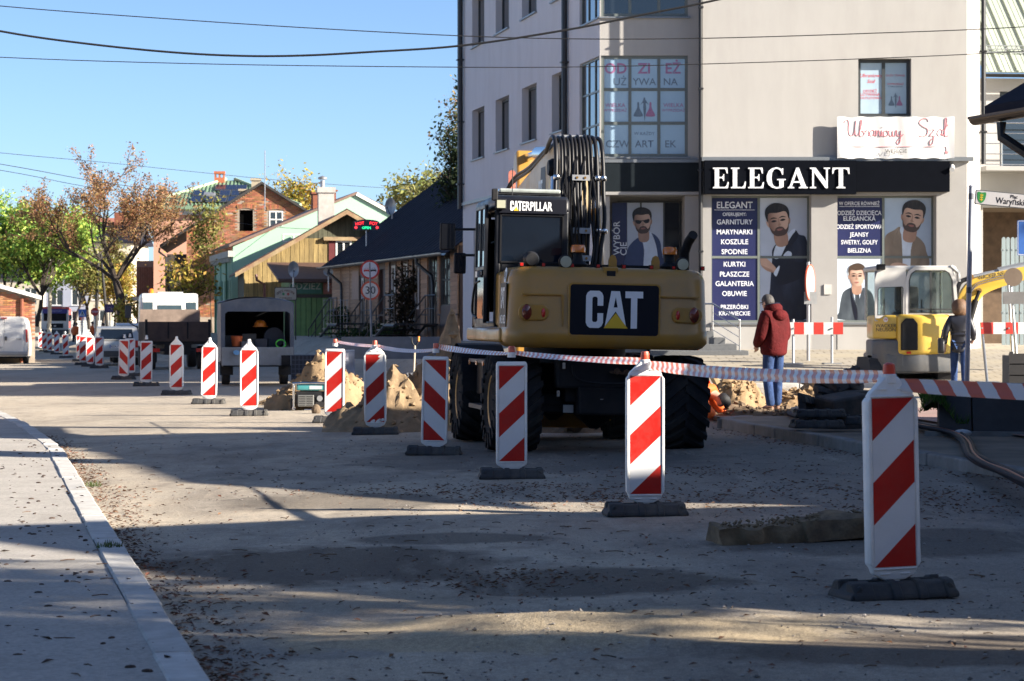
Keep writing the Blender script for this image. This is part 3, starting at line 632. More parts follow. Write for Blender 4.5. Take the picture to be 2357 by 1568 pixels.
def head(parent, org, s, k0, tilt=0, beard=True, glasses=False, flip=1, hairm=None, young=False):
 """printed head, chin at (0,0), 1 unit = head height"""
 a = R(tilt); rot = lambda P: [((x * flip) * math.cos(a) - z * math.sin(a), (x * flip) * math.sin(a) + z * math.cos(a)) for x, z in P]
 L = lambda P, m, k: layer(parent, rot(P), m, k0 + k, s, org)
 hm = hairm or HAIR
 L([(-.2, -.35), (.2, -.35), (.2, .2), (-.2, .2)], SKIND, 0)
 L([(-.36, .5), (-.43, .56), (-.41, .40), (-.35, .34)], SKIND, 0); L([(.36, .5), (.43, .56), (.41, .40), (.35, .34)], SKIN, 0)
 L([(0, 0), (.16, .03), (.29, .18), (.35, .42), (.36, .66), (.28, .88), (0, .96), (-.28, .88), (-.36, .66), (-.35, .42), (-.29, .18), (-.16, .03)], SKG, 1)
 if beard: L([(0, -.03), (.17, .0), (.30, .15), (.362, .45), (.30, .27), (.2, .17), (.13, .27), (0, .31), (-.13, .27), (-.2, .17), (-.30, .27), (-.362, .45), (-.30, .15), (-.17, 0)], BEARD, 3)
 L([(-.11, .215), (0, .235), (.11, .215), (.06, .17), (0, .16), (-.06, .17)], LIPS, 4)
 L([(-.035, .58), (0, .585), (.01, .42), (.06, .37), (0, .33), (-.07, .37), (-.03, .45)], SKIND, 4)
 if glasses: L([(-.3, .60), (0, .56), (.3, .60), (.28, .45), (.12, .42), (.03, .52), (-.03, .52), (-.12, .42), (-.28, .45)], HAIR, 5)
 else:
  for q in (-.16, .16):
   L([(q - .10, .52), (q, .565), (q + .10, .52), (q, .485)], HAIR, 5)
   L([(q - .14, .60), (q, .665), (q + .14, .61), (q, .62)], hm, 5)
 L([(-.38, .52), (-.34, .74), (-.25, .82), (0, .80), (.26, .83), (.34, .74), (.38, .52), (.43, .80), (.36, 1.02), (.12, 1.15), (-.15, 1.12), (-.37, .98), (-.43, .76)], hm, 6)
def poster(parent, x0_, z0_, x1_, z1_, m, y, name='poster'):
 return MB().b2((x0_, y, z0_), (x1_, y + .02, z1_)).build(name, m, parent)
YP = REV - .06
def shopwin(h, mid):
 W_, H_ = h[2] - h[0], h[3] - h[1]
 f = MB(); fw = .05
 f.b2((0, 0, 0), (W_, .06, fw)); f.b2((0, 0, H_ - fw), (W_, .06, H_)); f.b2((0, 0, fw), (fw, .06, H_ - fw)); f.b2((W_ - fw, 0, fw), (W_, .06, H_ - fw)); f.b2((W_ * .48, .002, fw), (W_ * .48 + .06, .06, H_ - fw))
 f.b2((fw, .004, H_ * mid - .03), (W_ - fw, .058, H_ * mid + .03))
 o = f.build('shop_window', ANTHL, EL); o.matrix_local = EM(h[0], DB + YP, h[1]); return o, W_, H_
o, W_, H_ = shopwin(w1, .515)
poster(o, .05, .05, W_ * .48, H_ - .05, NAVY, .02); pr = poster(o, W_ * .48 + .06, .05, W_ - .05, H_ - .05, PALE, .02)
c = W_ * .24 + .02
def zt(dy): return ZB(dy) - w1[1]
for s, dy, hh in (('ELEGANT', 471, .165), ('OFERUJEMY:', 492, .085), ('GARNITURY', 510, .125), ('MARYNARKI', 533, .125), ('KOSZULE', 556, .125), ('SPODNIE', 579, .125), ('KURTKI', 608, .125), ('PŁASZCZE', 631, .125), ('GALANTERIA', 653, .125), ('OBUWIE', 676, .125), ('PRZERÓBKI', 707, .105), ('KRAWIECKIE', 722, .105)):
 t = text(s, hh, PW, o, (c, .017, zt(dy)), bold=.016, xs=.92)
MB().b2((c - .5, .015, zt(482)), (c + .5, .019, zt(481))).build('underline', PW, o)
def fig(parent, h, y, k, m, pts, ox=2700, oy=600, sc=1.7425, X_=None, Z_=None, sm=True):
 layer(parent, [((X_ or XB)((ox + a / sc) / 1.738) - h[0], (Z_ or ZB)((oy + b / sc) / 1.738) - h[1]) for a, b in pts], m, k, 1, (0, y, 0), sm=sm)
HP = lambda h, cx, cy: (XB((2700 + cx / 1.7425) / 1.738) - h[0], .012, ZB((600 + cy / 1.7425) / 1.738) - h[1])
SHD = mat('print_suit_black', (.008, .009, .018), .3)
fig(o, w1, .019, 1, SUITN, [(842, 552), (880, 585), (934, 628), (934, 900), (934, 1175), (672, 1175), (676, 960), (690, 760), (690, 700), (716, 655), (760, 640)])
fig(o, w1, .019, 2, SHIRT, [(700, 748), (716, 665), (756, 642), (800, 580), (842, 546), (852, 562), (800, 640), (748, 744)]); fig(o, w1, .019, 3, SHD, [(852, 566), (800, 640), (752, 745), (790, 700), (868, 610)])
fig(o, w1, .019, 4, HAIR, [(718, 606), (746, 618), (776, 606), (778, 648), (746, 636), (720, 650)]); fig(o, w1, .019, 4, SHIRT, [(768, 738), (798, 702), (826, 714), (820, 742)])
fig(o, w1, .019, 4, SKIN, [(608, 738), (640, 745), (690, 790), (718, 826), (700, 852), (650, 838), (612, 800)]); fig(o, w1, .019, 5, SKIND, [(612, 800), (650, 838), (700, 852), (690, 835), (640, 812)]); fig(o, w1, .019, 5, SHIRT, [(702, 852), (736, 806), (742, 820), (722, 876), (708, 872)])
fig(o, w1, .019, 3, SHD, [(720, 760), (900, 780), (930, 700), (934, 860), (760, 940), (720, 900)])
head(o, HP(w1, 750, 590), .70, 0, tilt=9.5, flip=-1)
o2, W2, H2 = shopwin(w2, .515)
poster(o2, .05, H2 * .515 + .03, W2 * .48, H2 - .05, NAVY, .02); poster(o2, W2 * .48 + .06, .05, W2 - .05, H2 - .05, mat('poster_blue_grey', (.40, .50, .64), .25, var=.12, scale=.8, coat=.25), .02)
poster(o2, .05, .05, W2 * .48, H2 * .515 - .03, mat('poster_light', (.60, .68, .78), .25, var=.05, coat=.25), .02)
c = W2 * .24 + .02
for s, dy, hh in (('W OFERCIE RÓWNIEŻ', 467, .09), ('ODZIEŻ DZIECIĘCA', 489, .11), ('ELEGANCKA', 502, .11), ('ODZIEŻ SPORTOWA', 521, .11), ('JEANSY', 539, .11), ('SWETRY, GOLFY', 557, .11), ('BIELIZNA', 576, .11)):
 text(s, hh, PW, o2, (c, .017, zt(dy)), bold=.016, xs=.92 if len(s) < 12 else .80)
MB().b2((c - .5, .015, zt(474)), (c + .5, .019, zt(473))).build('underline', PW, o2)
SUITB2 = mat('print_suit_shade', (.22, .17, .125), .3)
fig(o2, w2, .019, 1, SUITB, [(1590, 532), (1545, 556), (1500, 580), (1480, 620), (1478, 740), (1478, 815), (1776, 815), (1772, 700), (1752, 640), (1690, 588), (1640, 600)])
fig(o2, w2, .019, 2, SHIRT, [(1592, 526), (1600, 610), (1606, 740), (1612, 815), (1658, 815), (1664, 700), (1682, 612), (1684, 576), (1640, 600)]); fig(o2, w2, .019, 3, SUITB2, [(1590, 534), (1572, 580), (1606, 790), (1592, 815), (1540, 640)]); fig(o2, w2, .019, 3, SUITB2, [(1690, 590), (1700, 640), (1662, 790), (1690, 815), (1740, 660)])
fig(o2, w2, .019, 4, SHIRT, [(1588, 560), (1612, 606), (1642, 590), (1600, 530)]); fig(o2, w2, .019, 4, SHIRT, [(1650, 600), (1672, 622), (1688, 580), (1676, 560)]); fig(o2, w2, .019, 4, SKIN, [(1530, 790), (1580, 782), (1640, 800), (1640, 816), (1530, 816)])
head(o2, HP(w2, 1660, 562), .68, 0, tilt=-10)
fig(o2, w2, .019, 1, SUITG, [(1156, 1180), (1160, 1130), (1172, 1050), (1190, 990), (1240, 958), (1285, 950), (1330, 958), (1380, 985), (1404, 1040), (1412, 1180)]); fig(o2, w2, .019, 2, SHIRT, [(1248, 948), (1262, 1010), (1288, 1085), (1310, 1010), (1324, 948), (1285, 930)]); fig(o2, w2, .019, 3, SUITG, [(1276, 975), (1296, 975), (1304, 1050), (1290, 1085), (1274, 1050)])
fig(o2, w2, .019, 3, SHD, [(1240, 962), (1256, 1030), (1286, 1100), (1290, 1180), (1270, 1180), (1246, 1060)])
head(o2, HP(w2, 1285, 950), .50, 0, beard=False, hairm=mat('print_hair_brown', (.07, .045, .03), .3), young=True)
eo = MB().b2((XA(1425), 1.1, 1.2), (XA(1576), 1.16, ZA(458))).build('entrance_window', ANTH, EL); eo.matrix_local = EM(0, DA, 0)
poster(eo, XA(1412), 1.2, XA(1447), ZA(462), NAVY, 1.09); poster(eo, XA(1448), 1.2, XA(1478), ZA(462), PALE, 1.088); poster(eo, XA(1482), 1.2, XA(1532), ZA(462), PALE, 1.088); poster(eo, XA(1536), 1.2, XA(1574), ZA(462), GLASS(), 1.088)
for s, xx, hh in (('WYBÓR', 1424, .17), ('CIE', 1440, .17)):
 text(s, hh, PW, eo, (XA(xx), 1.084, ZA(545 if len(s) > 3 else 570)), bold=.01, rot=(0, -R(90), 0))
kw = dict(ox=1750, oy=0, sc=1.568, X_=XA, Z_=ZA); H0 = (0, 0)
fig(eo, H0, 1.085, 1, BLU, [(1196, 1700), (1200, 1570), (1236, 1510), (1290, 1472), (1350, 1450), (1404, 1490), (1420, 1560), (1420, 1700)], **kw); fig(eo, H0, 1.085, 2, SHIRT, [(1290, 1462), (1310, 1560), (1310, 1700), (1390, 1700), (1392, 1560), (1352, 1446), (1330, 1490)], **kw)
head(eo, (XA((1750 + 1306 / 1.568) / 1.738), 1.078, ZA(1452 / 1.568 / 1.738)), .57, 0, tilt=5, glasses=True, flip=-1)
GRAN = mat('step_granite', (.12, .125, .13), .6, var=.15, scale=20)
SS = mat('stainless', (.55, .56, .57), .25, metal=.9, var=.05)
sx0, sx1 = XB(1600), XB(1682)
for i in range(4):
 MB().b2((sx0 - 1.2, -1.55 + i * .32 - .3, .5), (sx1 + .25 - i * .25, 0, .78 + .155 * i)).build('step', GRAN, EL, bevel=.01).matrix_local = EM(0, DB - .05, 0)
r_ = MB()
pa, pb = V((XB(1636), -.5, ZB(700))), V((XB(1689), -1.5, ZB(737)))
r_.tube([pa + V((-.5, .1, .0)), pa, pb], .025, 8)
for q in range(1, 5): r_.tube([pa - V((0, 0, .21 * q)), pb - V((0, 0, .21 * q))], .009, 6)
r_.cyl(pa, (pa.x, pa.y, 1.2), .022); r_.cyl(pb, (pb.x, pb.y, .75), .022)
r_.build('handrail', SS, EL, smooth=40).matrix_local = EM(0, DB, 0)
# ---- hanging banner over the sign board: cloth with a wavy surface
bx0, bx1, bz0, bz1 = XB(1924), XB(2193), ZB(366), ZB(271)
BAN = thing('banner', 'white cloth banner with pink handwriting hanging below the print-covered window', 'banner', (bx0, DB - .16, bz0))
BW, BH = bx1 - bx0, bz1 - bz0
def wav(u, v):
 x = u * BW; f = (1 - v)
 return .018 * math.sin(x * 4.1 + .6) * (.5 + f) + .03 * abs(math.sin(x * 2.2 + 1 + f)) * math.exp(-((u - .82) / .12) ** 2) + .012 * math.sin(x * 11 + v * 2)
b = MB(); b.grid(lambda u, v: (u * BW, -.03 - wav(u, v), v * BH + .012 * math.sin(u * 40) * (1 if v in (0, 1) else 0)), 70, 14)
b.build('cloth', mat('banner_cloth', (.72, .71, .70), .6, var=.02), BAN, smooth=80)
def script(words, loc, h, m, parent, r, y=None):
 """handwriting as thin tubes lying on the cloth"""
 for w_, pts in words:
  mb = MB()
  for st in pts:
   P = smooth_pts(st, 5, False)
   Q = []
   for x, z in P:
    X_, Z_ = loc[0] + x * h, loc[2] + z * h; Q.append((X_, -.036 - wav(X_ / BW, Z_ / BH), Z_))
   mb.tube(Q, r, 4)
  mb.build('lettering', m, parent)
L_ = {'U': [[(0,.85),(.05,1),(.2,1.05),(.28,.9),(.26,.5),(.3,.2),(.45,.1),(.6,.3),(.68,.8),(.7,1),(.66,.6),(.68,.2),(.8,.1)]], 'b': [[(0,.15),(.15,.6),(.2,1),(.12,1),(.08,.6),(.08,.15),(.2,.05),(.32,.2),(.26,.4),(.2,.35),(.4,.38)]],
 'r': [[(0,.15),(.1,.4),(.14,.45),(.16,.38),(.28,.38),(.26,.12),(.36,.12)]], 'a': [[(.3,.4),(.15,.45),(.02,.25),(.1,.08),(.25,.2),(.3,.42),(.28,.15),(.4,.1)]], 'n': [[(0,.4),(.06,.42),(.04,.08),(.1,.32),(.22,.42),(.26,.1),(.36,.1)]],
 'i': [[(0,.1),(.08,.42),(.08,.12),(.2,.1)], [(.09,.6),(.11,.64)]], 'o': [[(.2,.42),(.05,.35),(.05,.12),(.2,.08),(.3,.25),(.2,.42),(.4,.36)]], 'w': [[(0,.38),(.05,.1),(.16,.1),(.2,.4),(.24,.1),(.36,.1),(.4,.42),(.5,.38)]],
 'y': [[(0,.4),(.06,.12),(.18,.1),(.26,.42),(.22,-.2),(.1,-.4),(0,-.25),(.2,0),(.4,.2)]], 'S': [[(.6,.85),(.5,1.02),(.25,1),(.1,.8),(.3,.6),(.55,.45),(.5,.15),(.25,.05),(.05,.12)]], 'z': [[(0,.4),(.25,.42),(.02,.1),(.22,.08),(.18,-.3),(.05,-.4),(.02,-.2),(.35,.1)]], 'l': [[(0,.1),(.15,.6),(.2,1),(.1,1),(.08,.4),(.12,.08),(.25,.1)], [(-.02,.4),(.26,.7)]]}
def word(s, gap=.05):
 out = []; x = 0
 for ch in s:
  st = L_[ch]; w_ = max(p[0] for q in st for p in q); out.append((ch, [[(p[0] + x, p[1]) for p in q] for q in st])); x += w_ + gap * (-1 if ch in 'abrniow' else 1)
 return out, x
CUR = mat('banner_pink', (.62, .24, .27), .6)
ws, tw = word('Ubraniowy'); hs = BW * .57 / tw
script([(c_, [[(p[0], p[1]) for p in q] for q in st]) for c_, st in ws], (BW * .06, 0, BH * .50), hs * .9 if hs * .9 < .55 else .5, CUR, BAN, .0085)
ws, tw = word('Szal'); hs2 = BW * .27 / tw
script(ws, (BW * .685, 0, BH * .50), min(hs2, .52), CUR, BAN, .0085)
ln = MB(); ln.tube([(BW * t, -.037 - wav(t, .28), BH * .28) for t in [.07 + .86 * i / 30 for i in range(31)]] + [(BW * .935, -.04 - wav(.935, .2), BH * .14)], .007, 4)
ln.add([(BW * .935 - .05, -.05 - wav(.935, .15), BH * .17), (BW * .935 + .05, -.05 - wav(.935, .15), BH * .17), (BW * .935, -.05 - wav(.935, .1), BH * .08)], [(0, 1, 2)])
ln.build('arrow', CUR, BAN)
text('WEJŚCIE', .10, mat('print_black', (.05, .05, .05), .5), BAN, (BW * .5, -.075, BH * .17), bold=0)
# ==== HOUSES UP THE STREET
class Facade:
 """a wall seen obliquely: P0 on its far end, x axis running towards the camera"""
 def __init__(s, Xn, Dn, Xf, Df, zb):
  s.n, s.f = V((Xn, Dn, 0)), V((Xf, Df, 0)); s.L = (s.n - s.f).length; d = (s.n - s.f) / s.L; s.d = d; s.zb = zb
  s.rz = math.atan2(d.y, d.x)
 def x(s, dx):
  k = (dx - 1178) / F; return (k * s.f.y - s.f.x) / (s.d.x - k * s.d.y)
 def z(s, dx, dy):
  D = s.f.y + s.d.y * s.x(dx); return CAMZ - (dy - HZ) * D / F - s.zb
 def loc(s): return (s.f.x, s.f.y, s.zb)
def frame_at(dx, D, zb): return ((dx - 1178) * D / F, D, zb)
WOOD = mat('brown_boards', (.40, .25, .155), .8, var=.18, scale=3, rnd=.16, bump=.3, bscale=30, stretch=(1, 1, 6), dirt=(.10, .07, .05), dirt_amt=.35)
WOODV = mat('brown_panelling', (.36, .235, .15), .8, var=.15, scale=3, rnd=.1)
DROOF = mat('dark_sheet_roof', (.020, .021, .032), .75, var=.12, scale=2, rnd=.1, spec=.06)
WFR = mat('white_window_frame', (.62, .62, .60), .45, var=.05)
BFR = mat('brown_frame', (.07, .035, .025), .5)
CURT = mat('curtain_glass', (.22, .20, .17), .12, var=.3, scale=3, spec=.8, coat=.5)
BLK = mat('black_iron', (.015, .015, .017), .45, var=.1)
PLINTH = mat('plinth_grey', (.30, .28, .26), .9, var=.15, dirt=(.2, .18, .15))
TRIMB = mat('trim_brown', (.09, .06, .05), .6, var=.15)
# ---- long brown wooden house
fc = Facade(-1.75, 78.7, -7.5, 101, .78)
H1 = thing('wooden_house', 'long brown boarded house with a dark metal roof and black stairs', 'house', fc.loc(), fc.rz)
EV = 3.95 - .78
ops = []
for a, b, z0_, z1_, kind in ((829, 839, 690, 640, 'w'), (872, 886, 762, 620, 'd'), (898, 912, 713, 611, 'w'), (926, 940, 712, 606, 'w'), (952, 967, 712, 605, 'w'), (986, 1005, 706, 588, 'b'), (1014, 1035, 704, 584, 'b')):
 m_ = (a + b) / 2; ops.append((fc.x(a), max(.02, fc.z(m_, z0_)), fc.x(b), min(EV - .12, fc.z(m_, z1_)), kind))
mb = MB(); wall_holes(mb, fc.L, EV + .1, [o_[:4] for o_ in ops], .18, z0=-.6)
mb.b2((0, .05, -.6), (.05, 9.6, EV)); mb.b2((fc.L - .05, .05, -.6), (fc.L, 9.6, EV)); mb.build('wall', TRIMB, H1)
MB().b2((-.02, -.07, -.8), (fc.L + .02, .1, .12)).build('plinth', PLINTH, H1)
xs_ = sorted([0, fc.L] + [v for o_ in ops for v in (o_[0] - .1, o_[2] + .1)]); segs = [(a, b) for a, b in zip(xs_[::2], xs_[1::2]) if b - a > .25]
s2 = []
for a, b in segs:
 k = max(1, round((b - a) / 2.2)); s2 += [(a + (b - a) * i / k + .05, a + (b - a) * (i + 1) / k - .05) for i in range(k)]
wz = .95
nb = 0
for a, b in s2:
 z = wz
 me = MB().prismx([(0, .004), (-.034, .004), (-.018, .145), (0, .145)], a, b).mesh('plank', WOOD)
 while z < EV - .1:
  if nb < 300: link('plank', me, H1, (0, 0, z)); nb += 1
  z += .15
 MB().b2((b, -.04, wz), (b + .1, 0, EV)).build('corner_post', WOOD, H1)
pn = MB()
for a, b in s2:
 x = a
 while x < b - .05: pn.b2((x, -.02 - .006 * random.random(), .12), (x + .085, 0, wz - .06)); x += .095
tag(pn.build('panelling', WOODV, H1), kind='stuff')
MB().b2((0, -.05, wz - .06), (fc.L, 0, wz)).build('sill_board', TRIMB, H1)
for a, z0_, b, z1_, k in ops:
 if k == 'd': MB().b2((a, .12, z0_), (b, .16, z1_)).build('door', mat('door_brown', (.035, .014, .012), .5), H1)
 elif k == 'w':
  window(H1, a, z0_, b - a, z1_ - z0_, .03, 2, 1, WFR, CURT, .09, False)
  for q in (a - .1, b): MB().b2((q, -.05, z0_ - .05), (q + .1, .0, z1_ + .1)).build('window_trim', BFR, H1)
 else:
  o = window(H1, a, z0_, b - a, z1_ - z0_, .03, 2, 2, BLK, GLASS(), .06, False); gb = MB(); n_ = 7
  for q in range(n_): gb.cyl(((b - a) * (q + .5) / n_, -.03, .02), ((b - a) * (q + .5) / n_, -.03, z1_ - z0_ - .02), .012, 5)
  gb.build('window_bars', BLK, o)
RW, RH = 5.0, 3.7; ov = .45; sl_ = math.atan2(RH, RW)
n_ = 34; pwid = (fc.L + .5) / n_; SLL = math.hypot(RW + ov, (RW + ov) * RH / RW)
me = MB().b2((0, 0, 0), (pwid - .004, SLL, .03)).b2((0, 0, .03), (.03, SLL, .045)).mesh('roof_panel', DROOF)
for i in range(n_):
 o = link('roof_panel', me, H1); o.matrix_local = T(-.25 + pwid * i, -ov, EV - ov * RH / RW + .06) @ Matrix.Rotation(sl_, 4, 'X')
MB().prismx([(RW, EV + RH + .05), (2 * RW + .4, EV - .3), (2 * RW + .4, EV - .2), (RW, EV + RH + .14)], -.25, fc.L + .25).build('roof_back', DROOF, H1)
MB().add([(0, 0, EV), (0, RW, EV + RH), (0, 2 * RW, EV), (fc.L, 0, EV), (fc.L, RW, EV + RH), (fc.L, 2 * RW, EV)], [(0, 1, 2), (3, 5, 4)]).build('gable', WOODV, H1)
def gutter(parent, x0_, x1_, y, z, r=.08, m=PIPE, M=None):
 mb = MB(); k = 8
 for i in range(k):
  a, b = math.pi + math.pi * i / k, math.pi + math.pi * (i + 1) / k
  mb.add([(x0_, y + r * math.cos(a), z + r * math.sin(a)), (x1_, y + r * math.cos(a), z + r * math.sin(a)), (x1_, y + r * math.cos(b), z + r * math.sin(b)), (x0_, y + r * math.cos(b), z + r * math.sin(b))], [(0, 1, 2, 3)])
 mb.b2((x0_, y - r - .012, z - .02), (x1_, y - r, z + .012))
 o = mb.build('gutter', m, parent)
 if M: o.matrix_local = M
 return o
GUT = mat('gutter_zinc', (.22, .20, .18), .35, metal=.5, var=.2, dirt=(.1, .08, .06))
gutter(H1, -.2, fc.L + .2, -ov - .1, EV - .25, .09, GUT)
for dxp in (1003, 792):
 x = fc.x(dxp); MB().tube([(x - .6, -ov - .1, EV - .32), (x - .6, -ov - .1, EV - .5), (x - .1, -.12, EV - .95), (x, -.12, EV - 1.2), (x, -.12, -.2)], .06, 8).build('downpipe', PIPE, H1, smooth=40)
MB().b2((fc.x(813), -.06, fc.z(813, 690)), (fc.x(828), -.02, fc.z(820, 625))).build('notice_board', mat('notice', (.34, .20, .14), .6), H1)
def stairs(label, dx_a, dx_b, n, w_):
 t = thing('stairs', label, 'stairs', fc.loc(), fc.rz); xa, xb_ = fc.x(dx_a), fc.x(dx_b); y0 = -.2; top = .62
 for i in range(n):
  MB().b2((xa + (xb_ - xa) * i / n, y0 - w_, -.55 + (top + .55) * (i + 1) / n - .05), (xa + (xb_ - xa) * (i + 1) / n + .04, y0 - .02, -.55 + (top + .55) * (i + 1) / n)).build('step', BLK, t)
 MB().b2((xb_, y0 - w_, top - .06), (xb_ + 1.6, y0, top)).build('landing', BLK, t)
 for yy in (y0 - w_, y0 - .1):
  r = MB(); P = [(xa, yy, .35), (xb_, yy, top + .95), (xb_ + 1.6, yy, top + .95)]
  r.tube(P, .028, 6); r.tube([(a, b, c - .45) for a, b, c in P], .02, 6)
  r.tube([(xa, yy, -.55), (xb_, yy, top - .08), (xb_ + 1.6, yy, top - .08)], .05, 6)
  for k in range(4): r.cyl((xa + (xb_ - xa) * k / 3, yy, -.55 + (top + .5) * k / 3), (xa + (xb_ - xa) * k / 3, yy, .35 + (top + .6) * k / 3), .022, 6)
  for k in (.5, 1): r.cyl((xb_ + 1.6 * k, yy, top), (xb_ + 1.6 * k, yy, top + .95), .022, 6)
  r.build('railing', BLK, t, smooth=40)
stairs('black iron stairs with railings beside the road sign', 800, 852, 6, 1.4)
stairs('black iron stairs with railings close to the excavator', 935, 998, 6, 1.5)
# ---- low green shop with a brown pent roof
Dg = 103; sg = F / Dg; G1 = thing('green_kiosk', 'low shop with green upright boards and a brown pent roof', 'kiosk', frame_at(668, Dg, .75), R(13))
GRN = mat('green_boards', (.20, .34, .12), .7, var=.12, rnd=.12, scale=4); GRND = mat('green_dark', (.10, .19, .08), .7)
wG = (800 - 668) / sg
MB().b2((0, .06, -.6), (wG, 3.0, 2.6)).build('wall', GRND, G1)
n_ = 11
for i in range(n_):
 MB().b2((wG * i / n_ + .012, .03 - (.03 if i % 3 else .06), -.3), (wG * (i + 1) / n_ - .012, .06, 1.72)).build('plank', GRN, G1)
MB().b2((-.1, -.05, 1.72), (wG, .06, 1.86)).build('rail_beam', mat('grey_beam', (.10, .085, .07), .8), G1)
MB().b2((0, .0, 1.9), (wG * .55, .05, 2.5)).build('sign_board', mat('kiosk_green_sign', (.09, .24, .17), .5), G1)
text('ODZIEŻ', .28, mat('kiosk_letters', (.55, .6, .5), .5), G1, (wG * .25, -.005, 2.2), bold=.01)
MB().b2((wG * .58, -.01, 1.88), (wG * .98, .05, 2.45)).build('sign_board', mat('kiosk_red_sign', (.42, .17, .13), .5), G1)
text('SKLEP', .24, mat('kiosk_letters2', (.5, .33, .26), .5), G1, (wG * .78, -.016, 2.16), bold=.01)
MB().prismx([(-.55, 2.42), (-.55, 2.52), (3.2, 3.3), (3.2, 3.2)], -.6, wG + .3).build('roof', mat('rust_roof', (.10, .055, .04), .6, var=.2), G1)
gutter(G1, -.6, wG + .3, -.62, 2.42, .07, mat('gutter_brown', (.13, .07, .05), .5))
# ---- yellow timber house, gable towards the street
Dy = 107; sy = F / Dy; zb = .7; lx = lambda dx: (dx - 561) / sy; lzz = lambda dy: 1.5 + (HZ - dy) / sy - zb
Y1 = thing('timber_house', 'weathered yellow board house with its gable to the front and a dark maroon roof', 'house', frame_at(561, Dy, zb), R(8))
ax_, az_ = lx(796), lzz(488); ez = lzz(622); Wy = ax_ * 2; slp = (az_ - ez) / ax_
YB = mat('yellow_boards', (.30, .215, .085), .8, var=.3, scale=4, rnd=.22, stretch=(4, 4, .5), bump=.3, bscale=20, dirt=(.12, .085, .045), dirt_amt=.6, dscale=1.2)
YD = mat('shaded_grey_green_boards', (.085, .085, .055), .85, var=.3, scale=4, rnd=.2, stretch=(4, 4, .5)); MRN = mat('maroon_roof', (.055, .028, .030), .55, var=.15, rnd=.08); BARGE = mat('barge_board', (.30, .22, .12), .7, var=.25, dirt=(.22, .07, .05), dirt_amt=.8)  # grey-green boards are darkened to paint in shade under the roof overhang
mb = MB(); mb.b2((0, .05, -.6), (Wy, 10, ez)); mb.prism([(0, ez), (Wy, ez), (ax_, az_)], .05, .2); mb.build('wall', YD, Y1)
beam = lzz(548); n_ = 44
for i in range(n_):
 a, b = Wy * i / n_ + .006, Wy * (i + 1) / n_ - .006; t_ = lambda x: az_ - abs(x - ax_) * slp
 y_ = .02 + .012 * (i % 2); zt_ = min(beam, t_(a)), min(beam, t_(b))
 MB().prism([(a, -.4), (b, -.4), (b, zt_[1]), (a, zt_[0])], y_, .05).build('plank', YB, Y1)
 if t_(a) > beam + .1 and t_(b) > beam + .1: MB().prism([(a, beam), (b, beam), (b, t_(b)), (a, t_(a))], y_ + .005, .05).build('plank', YD, Y1)
MB().b2((ax_ - 1.0, -.16, beam - .1), (Wy + .4, .05, beam + .06)).build('tie_beam', BARGE, Y1)
ovy = .55
for s_, nm in ((1, 'roof'), (-1, 'roof')):
 e0 = ax_ - s_ * (ax_ + .4); ez0 = az_ - (ax_ + .4) * slp
 MB().add([(ax_, -ovy, az_ + .06), (e0, -ovy, ez0 + .06), (e0, 10.3, ez0 + .06), (ax_, 10.3, az_ + .06), (ax_, -ovy, az_ + .16), (e0, -ovy, ez0 + .16), (e0, 10.3, ez0 + .16), (ax_, 10.3, az_ + .16)],
             [(0, 1, 2, 3), (4, 7, 6, 5), (0, 4, 5, 1), (3, 2, 6, 7), (1, 5, 6, 2)]).build('roof', MRN, Y1)
 MB().prism([(ax_, az_ - .1), (e0, ez0 - .1), (e0, ez0 + .1), (ax_, az_ + .1)], -ovy - .04, -ovy - .005).build('barge_board', BARGE, Y1)
wx = lx(772); window(Y1, wx, lzz(593), .42 * 1.7, lzz(553) - lzz(593), -.03, 2, 1, WFR, GLASS(), .08, False)
MB().b2((wx - .3, -.01, lzz(600)), (wx - .02, .03, lzz(549))).build('wall_panel', mat('maroon_panel', (.12, .02, .022), .6), Y1)
MB().b2((wx + .75, -.012, lzz(600)), (Wy, .03, lzz(556))).build('wall_panel', mat('mint_panel', (.22, .42, .25), .7), Y1)
MB().tube([(lx(588), -.3, lzz(632)), (lx(590), -.3, lzz(645)), (lx(608), -.08, lzz(655)), (lx(609), -.08, -.4)], .06, 8).build('downpipe', mat('maroon_pipe', (.12, .04, .04), .5), Y1, smooth=40)
MB().b2((lx(758) - .3, 3.2, az_ - .5), (lx(758) + .42, 4.0, az_ + 1.15)).b2((lx(758) - .36, 3.14, az_ + 1.05), (lx(758) + .48, 4.06, az_ + 1.3)).build('chimney', mat('chimney_render', (.40, .37, .34), .9, var=.15), Y1)
